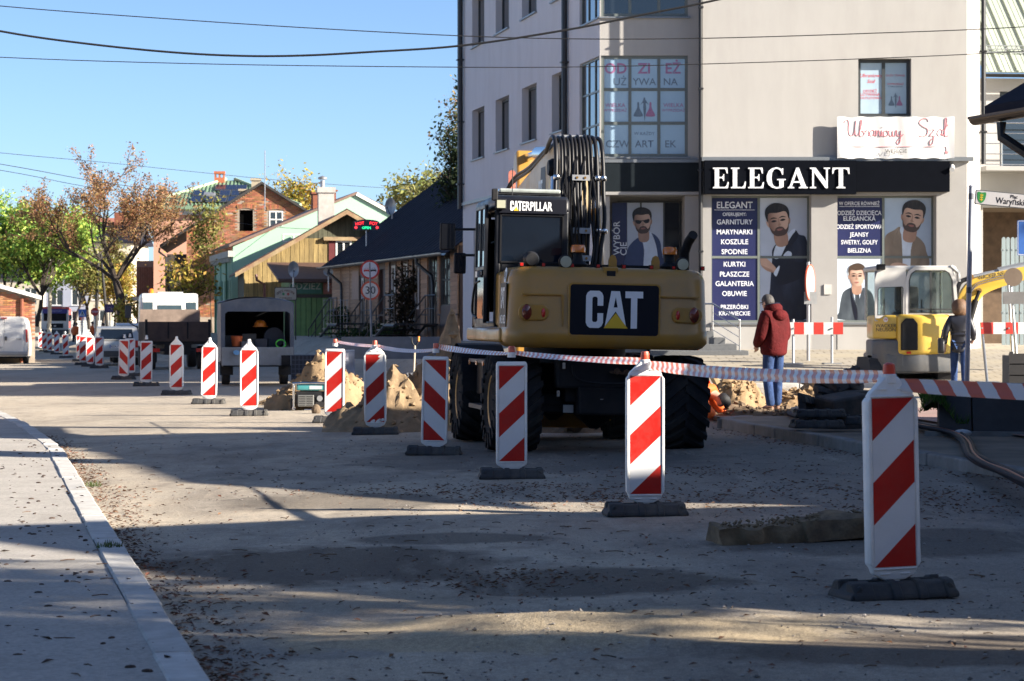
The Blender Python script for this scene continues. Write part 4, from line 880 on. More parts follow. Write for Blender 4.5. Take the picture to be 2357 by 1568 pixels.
# ---- mint house
Dm = 118; sm = F / Dm; zb = .6; lx = lambda dx: (dx - 536) / sm; lzz = lambda dy: 1.5 + (HZ - dy) / sm - zb
M1 = thing('mint_house', 'mint green rendered house with a plain gable wall and pilasters along its street side', 'house', frame_at(536, Dm, zb), R(12))
MINT = mat('mint_render', (.30, .47, .345), .9, var=.04, scale=.6, dirt=(.33, .5, .38), dirt_amt=.3); MINTD = mat('mint_dark', (.10, .24, .15), .6); BROOF = mat('brown_sheet_roof', (.12, .075, .065), .5, metal=.2, var=.15, rnd=.1)
ax_, az_ = lx(822), lzz(444); ez = lzz(568); Wm = lx(940); ezr = az_ - (Wm - ax_) * .5
mb = MB(); mb.prism([(0, -.6), (Wm, -.6), (Wm, ezr), (ax_, az_), (0, ez)], 0, .3); mb.build('wall', MINT, M1)
for a, b, c_, d_ in ((0, ez, ax_, az_), (ax_, az_, Wm, ezr)):
 MB().prism([(a - .15 * (a == 0), b), (c_, d_), (c_, d_ + .12), (a - .15 * (a == 0), b + .12)], -.08, 10.5).build('roof', BROOF, M1)
 MB().prism([(a - .2 * (a == 0), b - .02), (c_, d_ - .02), (c_, d_ + .1), (a - .2 * (a == 0), b + .1)], -.12, -.085).build('roof_edge', mat('edge_brown', (.17, .11, .085), .6), M1)
LS = 10.5; dsl = ez - .1
mb = MB(); wall_holes(mb, LS, dsl - .3, [(LS - .8 - 1.55 * i - .75, 1.0, LS - .8 - 1.55 * i, 2.9) for i in range(6)], .15, z0=-.6)
MS = T(0, LS + .0, 0) @ RZ(-90)
o = mb.build('wall', MINT, M1); o.matrix_local = MS
for i in range(6): window(M1, LS - .8 - 1.55 * i - .75, 1.0, .75, 1.9, .08, 1, 2, MINTD, GLASS(), .07, True, MINTD, MS)
for i in range(4): MB().b2((LS - .35 - 3.1 * i, -.07, -.5), (LS - .05 - 3.1 * i, 0, dsl - .4)).build('pilaster', MINTD if i % 2 else MINT, M1).matrix_local = MS
cm = MB().b2((-.1, -.25, dsl - .4), (LS + .1, .0, dsl - .1))
for i in range(26): cm.b2((i * .4, -.2, dsl - .62), (i * .4 + .22, -.002, dsl - .402))
cm.build('cornice', mat('cornice_grey', (.42, .42, .38), .8, dirt=(.25, .22, .18)), M1).matrix_local = MS
window(M1, lx(650), lzz(557), 1.1, lzz(538) - lzz(557), -.02, 2, 1, WFR, mat('blue_blind', (.06, .16, .32), .3), .06, False)
MB().box((lx(872), -.1, lzz(470)), (2.4, .08, .16), None).build('light_strip', mat('strip_white', (.7, .7, .66), .4), M1).matrix_local = T(0, 0, 0) @ T(lx(872), 0, lzz(470)) @ RY(28) @ T(-lx(872), 0, -lzz(470))
BRK = mat('chimney_brick', (.20, .065, .035), .85, var=.25, scale=6)
for a, b, z1_, y_ in ((739, 762, 437, 3.0), (760, 798, 429, 3.6)):
 MB().b2((lx(a), y_, az_ - 1.6), (lx(b), y_ + .8, lzz(z1_))).b2((lx(a) - .08, y_ - .08, lzz(z1_)), (lx(b) + .08, y_ + .88, lzz(z1_) + .08)).build('chimney', BRK, M1)
MB().cyl((lx(768), 4, lzz(429)), (lx(768), 4, lzz(402)), .12, 10).lathe([(.22, 0), (.24, .1), (0, .2)], 10, T(lx(768), 4, lzz(402) + .05)).build('flue', STEEL(), M1, smooth=40)
MB().cyl((lx(617), 1.5, lzz(480)), (lx(617), 1.5, lzz(340)), .025, 6).build('aerial', STEEL(), M1)
# ---- brown metal roof of a low building behind
Db = 138; sb = F / Db; B2 = thing('shed_building', 'building behind the brick house showing only a brown sheet roof', 'building', frame_at(640, Db, .5), R(10))
zt_ = lambda dy: 1.5 + (HZ - dy) / sb - .5
MB().b2((-3, 0, 0), (6, 5, zt_(530))).build('wall', PLINTH, B2)
for i in range(9): MB().prismx([(-.2, zt_(535)), (-.2, zt_(535) + .05), (4.2, zt_(489)), (4.2, zt_(489) - .06)], -1.2 + i * .62, -.61 + i * .62).b2((-1.2 + i * .62, -.2, zt_(535)), (-1.16 + i * .62, -.15, zt_(535) + .1)).build('roof_panel', BROOF, B2)
MB().b2((1.75, .6, zt_(525)), (2.35, 1.2, zt_(488))).build('chimney', mat('whitewash', (.55, .55, .52), .9, var=.2, dirt=(.3, .2, .15)), B2)
# ---- ruined brick house
Dk = 131; sk = F / Dk; zb = .5; lx = lambda dx: (dx - 429) / sk; lzz = lambda dy: 1.5 + (HZ - dy) / sk - zb
K1 = thing('brick_house', 'old bare brick house with a black glassless opening in its gable', 'house', frame_at(429, Dk, zb), R(6))
ax_, az_ = lx(601), lzz(424); Wk = lx(740); ezl = az_ - ax_ * .63; ezr = az_ - (Wk - ax_) * .62
MORT = mat('lime_mortar', (.30, .25, .20), .95, var=.25, scale=3, bump=.6, bscale=30, dirt=(.14, .10, .08), dirt_amt=.6)
BR = mat('old_brick', (.30, .115, .05), .9, var=.22, scale=3, rnd=.42, hue=.02, dirt=(.42, .36, .29), dirt_amt=.55, dscale=1.1, bump=.4, bscale=25)
op1 = (lx(550), lzz(533), lx(581), lzz(483)); op2 = (lx(618), lzz(524), lx(650), lzz(485)); op3 = (lx(596), lzz(500), lx(604), lzz(493)) ; op3 = (lx(570) + .6, lzz(471), lx(570) + .95, lzz(463))
topf = lambda x: az_ - (ax_ - x) * .63 if x < ax_ else az_ - (x - ax_) * .62
mb = MB(); wall_holes(mb, Wk, min(ezl, ezr), [], .3, z0=-.5)
z0_ = min(ezl, ezr)
xs_ = sorted([Wk * i / 40 for i in range(41)] + [v for o_ in (op1, op2) for v in (o_[0], o_[2])])
for a, b in zip(xs_, xs_[1:]):
 zc = z0_
 for o_ in (op1, op2):
  if o_[0] - 1e-4 <= a and b <= o_[2] + 1e-4:
   mb.add([(a, 0, zc), (b, 0, zc), (b, 0, o_[1]), (a, 0, o_[1])], [(0, 1, 2, 3)]); zc = o_[3]
 mb.add([(a, 0, zc), (b, 0, zc), (b, 0, max(zc, topf(b))), (a, 0, max(zc, topf(a)))], [(0, 1, 2, 3)])
o = mb.build('wall', MORT, K1)
pool = []; z = 1.2; row = 0
inop = lambda x, z_: any(a - .02 < x < c_ + .02 and b - .02 < z_ < d_ + .22 for a, b, c_, d_ in (op1, op2))
while z < az_:
 x = -.13 if row % 2 else 0
 while x < Wk:
  xa, xe = max(x, 0), min(x + .245, Wk)
  if xe - xa > .08 and topf((xa + xe) / 2) > z + .1 and not inop(xa, z) and not inop(xe, z) and random.random() > .025: pool.append((xa, xe, z))
  x += .262
 z += .082; row += 1
pool.sort(key=lambda q: -q[2])
bm_ = {}
rest = MB()
for i, (xa, xe, z) in enumerate(pool):
 yy = -.012 - random.random() * .018
 if i < 300:
  k = round(xe - xa, 2)
  if k not in bm_: bm_[k] = MB().b2((0, 0, 0), (k, .05, .066)).mesh('brick', BR)
  link('brick', bm_[k], K1, (xa, yy, z))
 else: rest.b2((xa, yy, z), (xe, yy + .05, z + .066))
tag(rest.build('brickwork', BR, K1), kind='stuff')
for a, b, c_, d_ in (op1, op2):
 for i in range(11):
  t_ = (i + .5) / 11; x = a - .1 + (c_ - a + .2) * t_; MB().box((0, 0, .12), (.075, .06, .24)).build('brick', BR, K1).matrix_local = T(x, -.02, d_ + .02 + .09 * math.sin(math.pi * t_)) @ RY((t_ - .5) * 34)
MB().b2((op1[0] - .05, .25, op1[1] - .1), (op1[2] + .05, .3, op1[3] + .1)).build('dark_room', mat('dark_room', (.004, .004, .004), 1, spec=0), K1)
window(K1, op2[0], op2[1], op2[2] - op2[0], op2[3] - op2[1], -.02, 2, 2, WFR, GLASS(), .07, False)
KR = mat('tar_roof', (.030, .027, .028), .8, var=.2, dirt=(.1, .09, .07))
for a, b in ((lx(368), 0), (Wk + .6, 0)):
 s_ = .63 if a < ax_ else .62; za = az_ - abs(a - ax_) * s_
 MB().add([(ax_, -.3, az_ + .02), (a, -.3, za + .02), (a, 11, za + .02), (ax_, 11, az_ + .02), (ax_, -.3, az_ + .16), (a, -.3, za + .16), (a, 11, za + .16), (ax_, 11, az_ + .16)], [(0, 1, 2, 3), (4, 7, 6, 5), (0, 4, 5, 1), (3, 2, 6, 7), (1, 5, 6, 2)]).build('roof', KR, K1)
for a, b, t_, y_ in ((577, 598, 405, 2.2), (549, 569, 432, 1.4)):
 MB().b2((lx(a), y_, lzz(460)), (lx(b), y_ + .6, lzz(t_))).b2((lx(a) - .06, y_ - .06, lzz(t_) - .1), (lx(b) + .06, y_ + .66, lzz(t_) + .02)).build('chimney', mat('old_plaster', (.34, .29, .21), .9, var=.2, dirt=(.2, .15, .1)), K1)
pz = lzz(585); po = MB().b2((lx(384), .3, -.5), (-.02, 6, pz)).build('porch', mat('porch_wood', (.045, .035, .03), .8, var=.3), K1)
for i in range(3):
 for j in range(3): MB().b2((lx(384) + .1 + i * .38, .26, lzz(700) + j * .75), (lx(384) + .42 + i * .38, .3, lzz(700) + j * .75 + .65)).build('pane', mat('porch_glass', (.10, .10, .11), .15, var=.4, scale=2), po)
MB().tube([(lx(368), -.2, lzz(572)), (lx(366), -.1, lzz(580)), (lx(382), .2, lzz(592)), (lx(383), .2, -.4)], .06, 6).build('downpipe', PIPE, K1)
# ---- house with green hipped roof and solar panels
Ds = 152; ss = F / Ds; zb = .4; lx = lambda dx: (dx - 353) / ss; lzz = lambda dy: 1.5 + (HZ - dy) / ss - zb
S1 = thing('solar_house', 'salmon house with a green hipped roof covered with solar panels', 'house', frame_at(353, Ds, zb), R(4))
PINKW = mat('salmon_render', (.50, .27, .19), .9, var=.06, scale=.6); GROOF = mat('green_sheet_roof', (.17, .26, .17), .5, var=.1, rnd=.07, scale=1)
Ws = lx(665); ez = lzz(482)
MB().b2((0, 0, -.5), (Ws, 12, ez)).build('wall', PINKW, S1)
MB().b2((-.3, -.3, ez - .35), (Ws + .3, 12.3, ez)).build('cornice', mat('cornice_white', (.62, .60, .56), .8), S1)
e = lzz(474); ap = lzz(402) ; rx = lx(515); yb = 6.0
A, B, C_, D_ = V((-.7, -.7, e)), V((Ws + .7, -.7, e)), V((rx - .2, yb, ap)), V((rx + .4, yb, ap))
rf = MB(); rf.add([A, B, D_, C_, V((-.7, 12.7, e)), V((Ws + .7, 12.7, e))], [(0, 1, 2, 3), (0, 3, 4), (1, 5, 2), (4, 3, 2, 5)])
rf.add([A, B, V((B.x, B.y, e - .25)), V((A.x, A.y, e - .25))], [(0, 1, 2, 3)])
ro = rf.build('roof', GROOF, S1)
n_ = 40
def onroof(x, t): # t 0 eave .. 1 ridge
 return V((x, -.7 + (yb + .7) * t, e + (ap - e) * t))
sm_ = MB(); nrm = V((0, -(ap - e), yb + .7)).normalized()
for i in range(n_):
 x = A.x + (B.x - A.x) * (i + .5) / n_; tm = min((x - A.x) / (C_.x - A.x), (B.x - x) / (B.x - D_.x), 1) * .97
 if tm > .05:
  a, b = onroof(x, 0), onroof(x, tm); q = V((.03, 0, 0)); sm_.add([a - q, a + q, b + q, b - q, a - q + nrm * .06, a + q + nrm * .06, b + q + nrm * .06, b - q + nrm * .06], [(4, 5, 6, 7), (0, 4, 7, 3), (1, 2, 6, 5)])
sm_.build('roof_seams', GROOF, S1)
for a, b in ((A, C_), (B, D_)): MB().tube([a + V((0, 0, .05)), b + V((0, 0, .08))], .12, 6).build('hip_cap', mat('hip_green', (.30, .40, .26), .5), S1)
SOL = mat('solar_cells', (.012, .015, .035), .12, var=.2, scale=.6, coat=.3); SOF = mat('solar_frame', (.12, .13, .15), .4, metal=.5)
def solar(x, t, w_, dt):
 h = dt * (onroof(0, 1) - onroof(0, 0)).length; Mx = T(*(onroof(x, t) + nrm * .12)) @ Matrix.Rotation(math.atan2(ap - e, yb + .7), 4, 'X')
 o = MB().b2((0, 0, 0), (w_, h, .04)).build('solar_panel', SOF, S1); o.matrix_local = Mx
 c_ = MB()
 for i in range(3):
  for j in range(5): c_.b2((.04 + (w_ - .08) * i / 3 + .008, .04 + (h - .08) * j / 5 + .008, .035), (.04 + (w_ - .08) * (i + 1) / 3 - .008, .04 + (h - .08) * (j + 1) / 5 - .008, .046))
 c_.build('solar_cells', SOL, o)
for t_, xs_ in ((.06, (438, 466, 494, 522, 550)), (.30, (440, 500, 528)), (.52, (488, 512, 536))):
 for q in xs_: solar(lx(q), t_, 26 / ss, .20)
MB().b2((-.4, -.05, .0), (.4, .75, .1)).b2((-.33, .02, .05), (.33, .7, .14)).build('roof_window', STEEL(), S1).matrix_local = T(*(onroof(lx(477), .30) + nrm * .06)) @ Matrix.Rotation(math.atan2(ap - e, yb + .7), 4, 'X')
cb = MB(); cx_ = lx(494); cy = 5.2
cb.b2((cx_ - .33, cy, lzz(425)), (cx_ + .33, cy + .5, lzz(397))).b2((cx_ - .36, cy - .03, lzz(388)), (cx_ + .36, cy + .53, lzz(382)))
for q in (-.33, -.06, .22): cb.b2((cx_ + q, cy, lzz(397)), (cx_ + q + .11, cy + .5, lzz(388)))
cb.build('chimney', mat('red_brick_chimney', (.36, .11, .05), .8, var=.2, scale=8), S1)
# ---- red-brown house with a corrugated balcony
Dr = 156; sr = F / Dr; zb = .1; lx = lambda dx: (dx - 312) / sr; lzz = lambda dy: 1.5 + (HZ - dy) / sr - zb
R1 = thing('balcony_house', 'house with red brown corrugated balcony screens over a white balcony slab', 'house', frame_at(312, Dr, zb), R(5))
CORR = mat('corrugated_brown', (.22, .085, .055), .6, var=.15, rnd=.1)
MB().b2((0, .6, -.5), (3.2, 8, lzz(600))).build('wall', mat('rosy_render', (.40, .24, .19), .9, var=.1), R1)
for i in range(14): MB().b2((.1 + i * .14, .02 + .03 * (i % 2), lzz(685)), (.1 + i * .14 + .13, .08 + .03 * (i % 2), lzz(615))).build('screen_panel', CORR, R1)
for i in range(14): MB().b2((.1 + i * .14, .42, lzz(760)), (.1 + i * .14 + .13, .5, lzz(700))).build('screen_panel', CORR, R1)
MB().b2((-.3, -.3, lzz(692)), (2.4, .7, lzz(684))).build('balcony_slab', mat('slab_white', (.55, .53, .52), .8), R1)
MB().b2((2.2, .3, lzz(665)), (2.9, .55, lzz(640))).build('air_conditioner', mat('aircon', (.6, .6, .58), .5), R1)
# ---- blocks of flats at the end of the street
def block(label, dx0, dx1, D, dtop, m, rows, cols, zb=0, rz=0, roofm=None, wm=None, name='apartment_block'):
 s = F / D; t = thing(name, label, 'building', frame_at(dx0, D, zb), rz); W = (dx1 - dx0) / s; H = 1.5 + (HZ - dtop) / s - zb
 hs = []
 for i in range(cols):
  for j in range(rows):
   x = W * (i + .5) / cols - .6; z = 1.2 + (H - 1.4) * j / rows; hs.append((x, z, x + 1.2, z + 1.5))
 mb = MB(); wall_holes(mb, W, H, hs, .15, z0=-1); mb.b2((0, .3, -1), (W, 10, H)); mb.build('wall', m, t)
 for h in hs: window(t, h[0], h[1], 1.2, 1.5, .06, 2, 1, WFR, GLASS(), .08, True, STEEL())
 MB().prismx([(-.4, H), (-.4, H + .15), (5, H + 2.0), (10.4, H + .15), (10.4, H)], -.4, W + .4).build('roof', roofm or DROOF, t)
 return t, W, H, s
CREAM = mat('cream_render', (.52, .46, .36), .9, var=.08, scale=.4); BLUEG = mat('blue_grey_render', (.30, .33, .40), .9, var=.08, scale=.4); REDR = mat('red_roof', (.33, .13, .09), .8, var=.15)
t, W, H, s = block('cream block of flats at the end of the street behind the brown tree', 204, 300, 205, 560, CREAM, 3, 2, -.3)
MB().b2((1.5, 4, H + 1), (3.2, 5, H + 2.8)).build('chimney', BRK, t)
block('blue grey block of flats left of the cream one', 105, 203, 225, 600, BLUEG, 3, 2, -.3)
t, W, H, s = block('red roofed block of flats rising behind the blue grey one', 125, 262, 262, 540, mat('pink_render', (.45, .25, .2), .9), 4, 3, -.3, 0, REDR)
block('pale block of flats behind the green tree', -60, 95, 240, 640, CREAM, 2, 3, -.3)
# ---- white slatted fence far down the street
FE = thing('fence', 'white slatted metal fence far down the street', 'fence', frame_at(163, 185, -.1)); sf = F / 185
for i in range(9): MB().b2((0, .05, .1 + i * .17), (108 / sf, .08, .1 + i * .17 + .14)).build('slat', mat('fence_white', (.62, .64, .62), .5), FE)
for i in range(5): MB().b2((27 / sf * i - .04, 0, -.2), (27 / sf * i + .04, .05, 1.7)).build('post', STEEL(), FE)
# ---- small brick building at the left edge
lx = lambda dx: (dx - 80) / (F / 101); L1 = thing('brick_outbuilding', 'low brick outbuilding with a white roof edge behind the white van', 'building', frame_at(80, 101, -.25), R(15)); s = F / 101
RB = mat('red_brick_wall', (.34, .13, .065), .9, var=.2, scale=1.2, dirt=(.42, .26, .17), dirt_amt=.5)
z1_ = 1.5 + (HZ - 688) / s + .25; z2_ = 1.5 + (HZ - 664) / s + .25
MB().prism([(-9, -.2), (0, -.2), (0, z1_), (-9, z1_ + 1.0 * 9 / 1.45 * .3 + .8)], 0, 8).build('wall', MORT, L1)
MB().prism([(-9.2, z1_ + 2.62), (.25, z1_ - .04), (.25, z1_ + .12), (-9.2, z1_ + 2.8)], -.3, 8.2).build('roof', mat('roof_white', (.6, .6, .58), .5), L1)
pool = []; z = .9; row = 0
while z < z1_ + 1.2:
 x = 0 - (.0 if row % 2 else .13)
 while x > -3.2:
  if z + .07 < z1_ - x * .27: pool.append((x - .245, x, z))
  x -= .262
 z += .082; row += 1
rest = MB(); bq = MB().b2((0, 0, 0), (.245, .05, .066)).mesh('brick', BR)
for i, (a, b, z) in enumerate(pool):
 if i < 220: link('brick', bq, L1, (a, -.02 - .01 * random.random(), z))
 else: rest.b2((a, -.025, z), (b, .02, z + .066))
if rest.v: tag(rest.build('brickwork', BR, L1), kind='stuff')
MB().cyl((-.55, -.1, 0), (-.55, -.1, z1_), .08, 8).build('downpipe', BRK, L1)
# ==== RIGHT OF THE SHOP
s66 = F / 66; X66 = lambda dx: (dx - 1178) / s66; Z66 = lambda dy: 1.5 + (HZ - dy) / s66
GR = thing('balcony_building', 'cream building with a pale green seamed roof and a railed balcony', 'building', (X66(2250), 66, .5), R(6))
W_ = 9.0; lz_ = lambda dy: Z66(dy) - .5; lx = lambda dx: X66(dx) - X66(2250)
pas = (.15, -.2, 6, lz_(478)); dr = (lx(2302), lz_(390), lx(2302) + 2.6, lz_(210))
mb = MB(); wall_holes(mb, W_, lz_(180), [dr], .2, z0=lz_(478)); mb.b2((0, .02, 0), (.15, .3, lz_(478))); mb.build('wall', PL_L, GR)
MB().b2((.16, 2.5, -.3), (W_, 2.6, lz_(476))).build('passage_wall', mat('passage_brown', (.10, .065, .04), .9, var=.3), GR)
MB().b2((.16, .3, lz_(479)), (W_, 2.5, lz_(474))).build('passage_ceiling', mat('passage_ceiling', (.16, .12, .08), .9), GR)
window(GR, dr[0], dr[1], 2.6, dr[3] - dr[1], .1, 3, 1, ANTH, GLASS(), .09, False)
MB().b2((-.1, -1.1, lz_(398)), (W_, 0, lz_(388))).build('balcony_slab', PL_G, GR)
r_ = MB()
for q in range(5): r_.cyl((-.1, -1.05, lz_(384 - q * 23.5)), (W_, -1.05, lz_(384 - q * 23.5)), .022 if q == 4 else .014, 6)
for q in range(6): r_.cyl((.35 + q * 1.5, -1.05, lz_(390)), (.35 + q * 1.5, -1.05, lz_(290)), .022, 6)
r_.build('balcony_railing', SS, GR, smooth=40)
PGR = mat('pale_green_roof', (.36, .40, .33), .45, var=.06, rnd=.05, scale=1)
slr = R(40); n_ = 20; pw = W_ / n_ + .01
me = MB().b2((0, 0, 0), (pw - .006, 5.2, .03)).b2((0, 0, .03), (.045, 5.2, .085)).b2((pw * .33, 0, .03), (pw * .33 + .015, 5.2, .04)).b2((pw * .66, 0, .03), (pw * .66 + .015, 5.2, .04)).mesh('roof_panel', PGR)
for i in range(n_): link('roof_panel', me, GR).matrix_local = T(-.0 + pw * i, -.55, lz_(172)) @ Matrix.Rotation(slr, 4, 'X')
gutter(GR, 0, W_, -.62, lz_(176), .08, PIPE)
sg_ = MB()
for q in range(3): sg_.cyl((0, 0, q * .09), (W_, 0, q * .09), .016, 5)
for i in range(36): sg_.cyl((i * .25, .0, -.06), (i * .25 + .12, .02, .2), .014, 4)
sg_.build('snow_guard', STEEL(), GR).matrix_local = T(0, .05, lz_(172) + .62)
MB().prismx([(-.9, lz_(462) - .03), (-.9, lz_(462)), (.1, lz_(452)), (.1, lz_(458))], -.35, .75).build('canopy', mat('canopy_cream', (.58, .58, .48), .6), GR)
GT = thing('gate', 'grey blue gate of round topped pickets beside the shop', 'gate', (X66(2254) - .1, 62.5, .75), R(4)); s62 = F / 62.5; zg = lambda dy: 1.5 + (HZ - dy) / s62 - .75
PIC = mat('picket_grey', (.19, .235, .25), .5, var=.08, rnd=.06)
pt = [(0, 0)] + [(.10, 0)] + [(.05 + .05 * math.cos(math.pi * k / 6), zg(552) + .05 * math.sin(math.pi * k / 6) * 1.4) for k in range(7)]
me = MB().prism(pt, -.012, .012).mesh('picket', PIC)
for i in range(24): link('picket', me, GT, (i * .118, .012 * (i % 2), 0))
for z in (zg(575), zg(720)): MB().b2((0, .025, z - .04), (2.9, .06, z + .04)).build('rail', PIC, GT)
sc = MB()
for i in range(24):
 for z in (zg(575), zg(720)): sc.cyl((i * .118 + .05, -.03, z), (i * .118 + .05, -.01, z), .016, 6)
sc.build('bolts', STEEL(), GT)
# ---- wooden house at the right edge, roof corner in view; two more are added towards the camera, unseen, to lay shade on the road
def side_house(label, Xn, Yn, Xf, Yf, eave, w_, rise, zb, m, name='house', chimney=None, hf=0, hn=0):
 """hf, hn: how far the ridge stops short of the far / near end (hipped roof)"""
 n, f = V((Xn, Yn, 0)), V((Xf, Yf, 0)); L = (f - n).length; d = (f - n).normalized()
 t = thing(name, label, 'house', (f.x, f.y, zb), math.atan2(-d.y, -d.x))      # local x towards the camera, local y to the right
 E = eave - zb
 mb = MB(); mb.b2((0, 0, -.4), (L, w_, E))
 if not hf: mb.prismx([(0, E), (w_, E), (w_ / 2, E + rise)], 0, .1)
 if not hn: mb.prismx([(0, E), (w_, E), (w_ / 2, E + rise)], L - .1, L)
 mb.build('wall', m, t)
 k = rise / (w_ / 2); o = .5; z_ = E - o * k
 ra, rb = (hf if hf else -.4), (L - hn if hn else L + .4)
 for s_ in (0, 1):
  a = -o if s_ == 0 else w_ + o
  MB().add([(-.4, a, z_ + .02), (L + .4, a, z_ + .02), (rb, w_ / 2, E + rise + .02), (ra, w_ / 2, E + rise + .02), (-.4, a, z_ + .16), (L + .4, a, z_ + .16), (rb, w_ / 2, E + rise + .17), (ra, w_ / 2, E + rise + .17)], [(0, 1, 2, 3), (4, 7, 6, 5), (0, 4, 5, 1), (0, 3, 7, 4), (1, 5, 6, 2)]).build('roof', DROOF, t)
 for x_, r_, h_ in ((-.4, ra, hf), (L + .4, rb, hn)):
  if h_: MB().add([(x_, -o, z_ + .15), (x_, w_ + o, z_ + .15), (r_, w_ / 2, E + rise + .165)], [(0, 1, 2)]).build('roof', DROOF, t)
 gutter(t, -.45, L + .45, -o - .1, E - o * k + .02, .09, mat('gutter_copper', (.045, .034, .026), .4, metal=.5))
 MB().tube([(.2, -o - .1, E - o * k - .08), (.2, -o - .1, E - o * k - .25), (.55, -.2, E - o * k - .62), (.6, -.1, E - o * k - .8), (.6, -.1, -.2)], .06, 8).build('downpipe', PIPE, t, smooth=40)
 if chimney: MB().b2((chimney, w_ / 2 - .3, E + rise - .3), (chimney + .6, w_ / 2 + .3, E + rise + 1.3)).build('chimney', BRK, t)
 for i in range(int(L / 3)):
  window(t, 1.2 + i * 3, .9, 1.0, 1.3, -.06, 2, 1, WFR, GLASS(), .07, True)
 return t
side_house('wooden house at the right edge with its dark roof corner and gutter in view', 9.95, 16.75, 6.27, 28.8, 4.27, 7.0, 2.5, .15, WOODV, 'corner_house', 9.0, hf=2.6)
side_house('plain unseen house added beyond the right edge to shade the road', 11.0, 9.0, 9.95, 14.8, 4.6, 8.5, 3.4, .15, PL_G, hf=5.2, hn=.5)
side_house('second unseen house added beside the camera to shade the road', 13.5, -9, 11.8, 3.5, 5.4, 9, 3.8, .15, PL_L)
side_house('long unseen house added behind the camera to darken reflections', 25, -26, -36, -14, 7, 9, 4, 0, PL_G)  # unseen, added so that dark glass and panels mirror it instead of sky
side_house('salmon house across the street, beyond the left edge of the picture', -27.5, 74, -18.2, 38, 7.5, 9, 3, -.2, mat('salmon_light', (.36, .27, .22), .9, var=.06))
# ==== TREES AND PLANTS
BARK = mat('bark', (.055, .042, .033), .95, var=.3, scale=8, bump=.8, bscale=25); BARKP = mat('bark_pale', (.20, .17, .14), .9, var=.3, scale=5)
def tree(name, label, base, h, w_, leafm, nleaf, ls, seed, trunk=.22, clear=.3, lean=(0, 0), bark=None, upright=.5, cat='tree', depth=4, flat=1.0, group=None, gap=.0):
 rnd = random.Random(seed); t = thing(name, label, cat, base, 0, group)
 wood = MB(); tips = []
 def grow(p, d, ln, r, lv):
  k = 3; pts = [p]; q = p; dd = d
  for i in range(k):
   dd = (dd + V((rnd.uniform(-.16, .16), rnd.uniform(-.16, .16), rnd.uniform(-.05, .14) * upright))).normalized(); q = q + dd * ln / k; pts.append(q)
  wood.tube(pts, [r, r * .86, r * .72, r * .55], 5 if lv else 8, caps=False)
  if lv >= depth - 1:
   tips.extend([(pts[1], ln), (pts[2], ln), (pts[3], ln)])
  if lv >= depth: return
  n = rnd.choice((3, 4)) if lv else rnd.choice((5, 6, 7))
  a0 = rnd.uniform(0, 6.28)
  for i in range(n):
   a = a0 + 6.28 * i / n + rnd.uniform(-.4, .4); op = rnd.uniform(.35, .95) if lv else rnd.uniform(.35, .85)
   u = dd.orthogonal().normalized(); v_ = dd.cross(u)
   nd = (dd * math.cos(op) + (u * math.cos(a) + v_ * math.sin(a)) * math.sin(op)); nd = (nd + V((0, 0, .25 * upright))).normalized()
   st = pts[3] if i % 2 == 0 or lv == 0 else pts[2]
   grow(st, nd, ln * rnd.uniform(.62, .85), r * (.36 if lv == 0 else .5), lv + 1)
 grow(V((0, 0, -.2)), V((lean[0], lean[1], 1)).normalized(), h * clear, trunk, 0)
 xs = [q.x for q, _ in tips]; ys = [q.y for q, _ in tips]; zs = sorted(q.z for q, _ in tips); c0 = h * clear * .8
 top = zs[int(len(zs) * .985)]; wx = max(.1, sorted(abs(x) for x in xs)[int(len(xs) * .95)])
 kx, kz = (w_ / 2) / wx, (h - c0) / max(.1, top - c0)
 def fit(p): 
  b = min(1, max(0, (p.z) / c0)); f = lerp(1, kx, sstep(b)); return V((p.x * f, p.y * f * flat, p.z if p.z < c0 else c0 + (p.z - c0) * kz))
 wood.v = [fit(p) for p in wood.v]; wood.build('trunk', bark or BARK, t, smooth=60)
 lf = MB(); cl = [tp for tp in tips if rnd.random() > gap]
 per = max(1, nleaf // max(1, len(cl)))
 for q, ln in cl:
  c = fit(q); sp = ls * 3.2
  for i in range(per):
   p = c + V((rnd.gauss(0, 1), rnd.gauss(0, 1), rnd.gauss(-.25, 1))) * sp * .6
   a = V((rnd.uniform(-1, 1), rnd.uniform(-1, 1), rnd.uniform(-1, .6))).normalized(); b = a.orthogonal().normalized(); b = (b + a.cross(b) * rnd.uniform(-2, 2)).normalized()
   s = ls * rnd.uniform(.6, 1.3); lf.add([p - a * s, p + b * s * .45, p + a * s, p - b * s * .45], [(0, 1, 2, 3)])
 lf.build('crown', leafm, t)
 return t
LB = leafmat('leaf_rust', (.31, .175, .08), .03, .45); LG = leafmat('leaf_green', (.30, .42, .08), .05, .5); LO = leafmat('leaf_olive', (.20, .19, .05), .05, .5); LY = leafmat('leaf_yellow', (.36, .27, .05), .04, .4); LC = leafmat('leaf_conifer', (.035, .055, .022), .03, .5)
def tb(dx, dy, D): p = at(dx, dy, D); return (p.x, p.y, p.z)
tree('autumn_tree', 'big thinning tree with rusty brown leaves over the parked cars', tb(281, 752, 132), 8.9, 9.3, LB, 21000, .075, 3, .25, .30, (.02, 0), upright=.9, depth=4, gap=.1)
tree('green_tree', 'full bright green tree behind the brick outbuilding', tb(85, 745, 140), 6.8, 5.8, LG, 17000, .13, 5, .12, .25, upright=.5)
tree('green_tree', 'yellowish green tree at the very left edge', tb(8, 745, 143), 6.1, 5.2, LG, 12000, .13, 15, .12, .25, upright=.5)
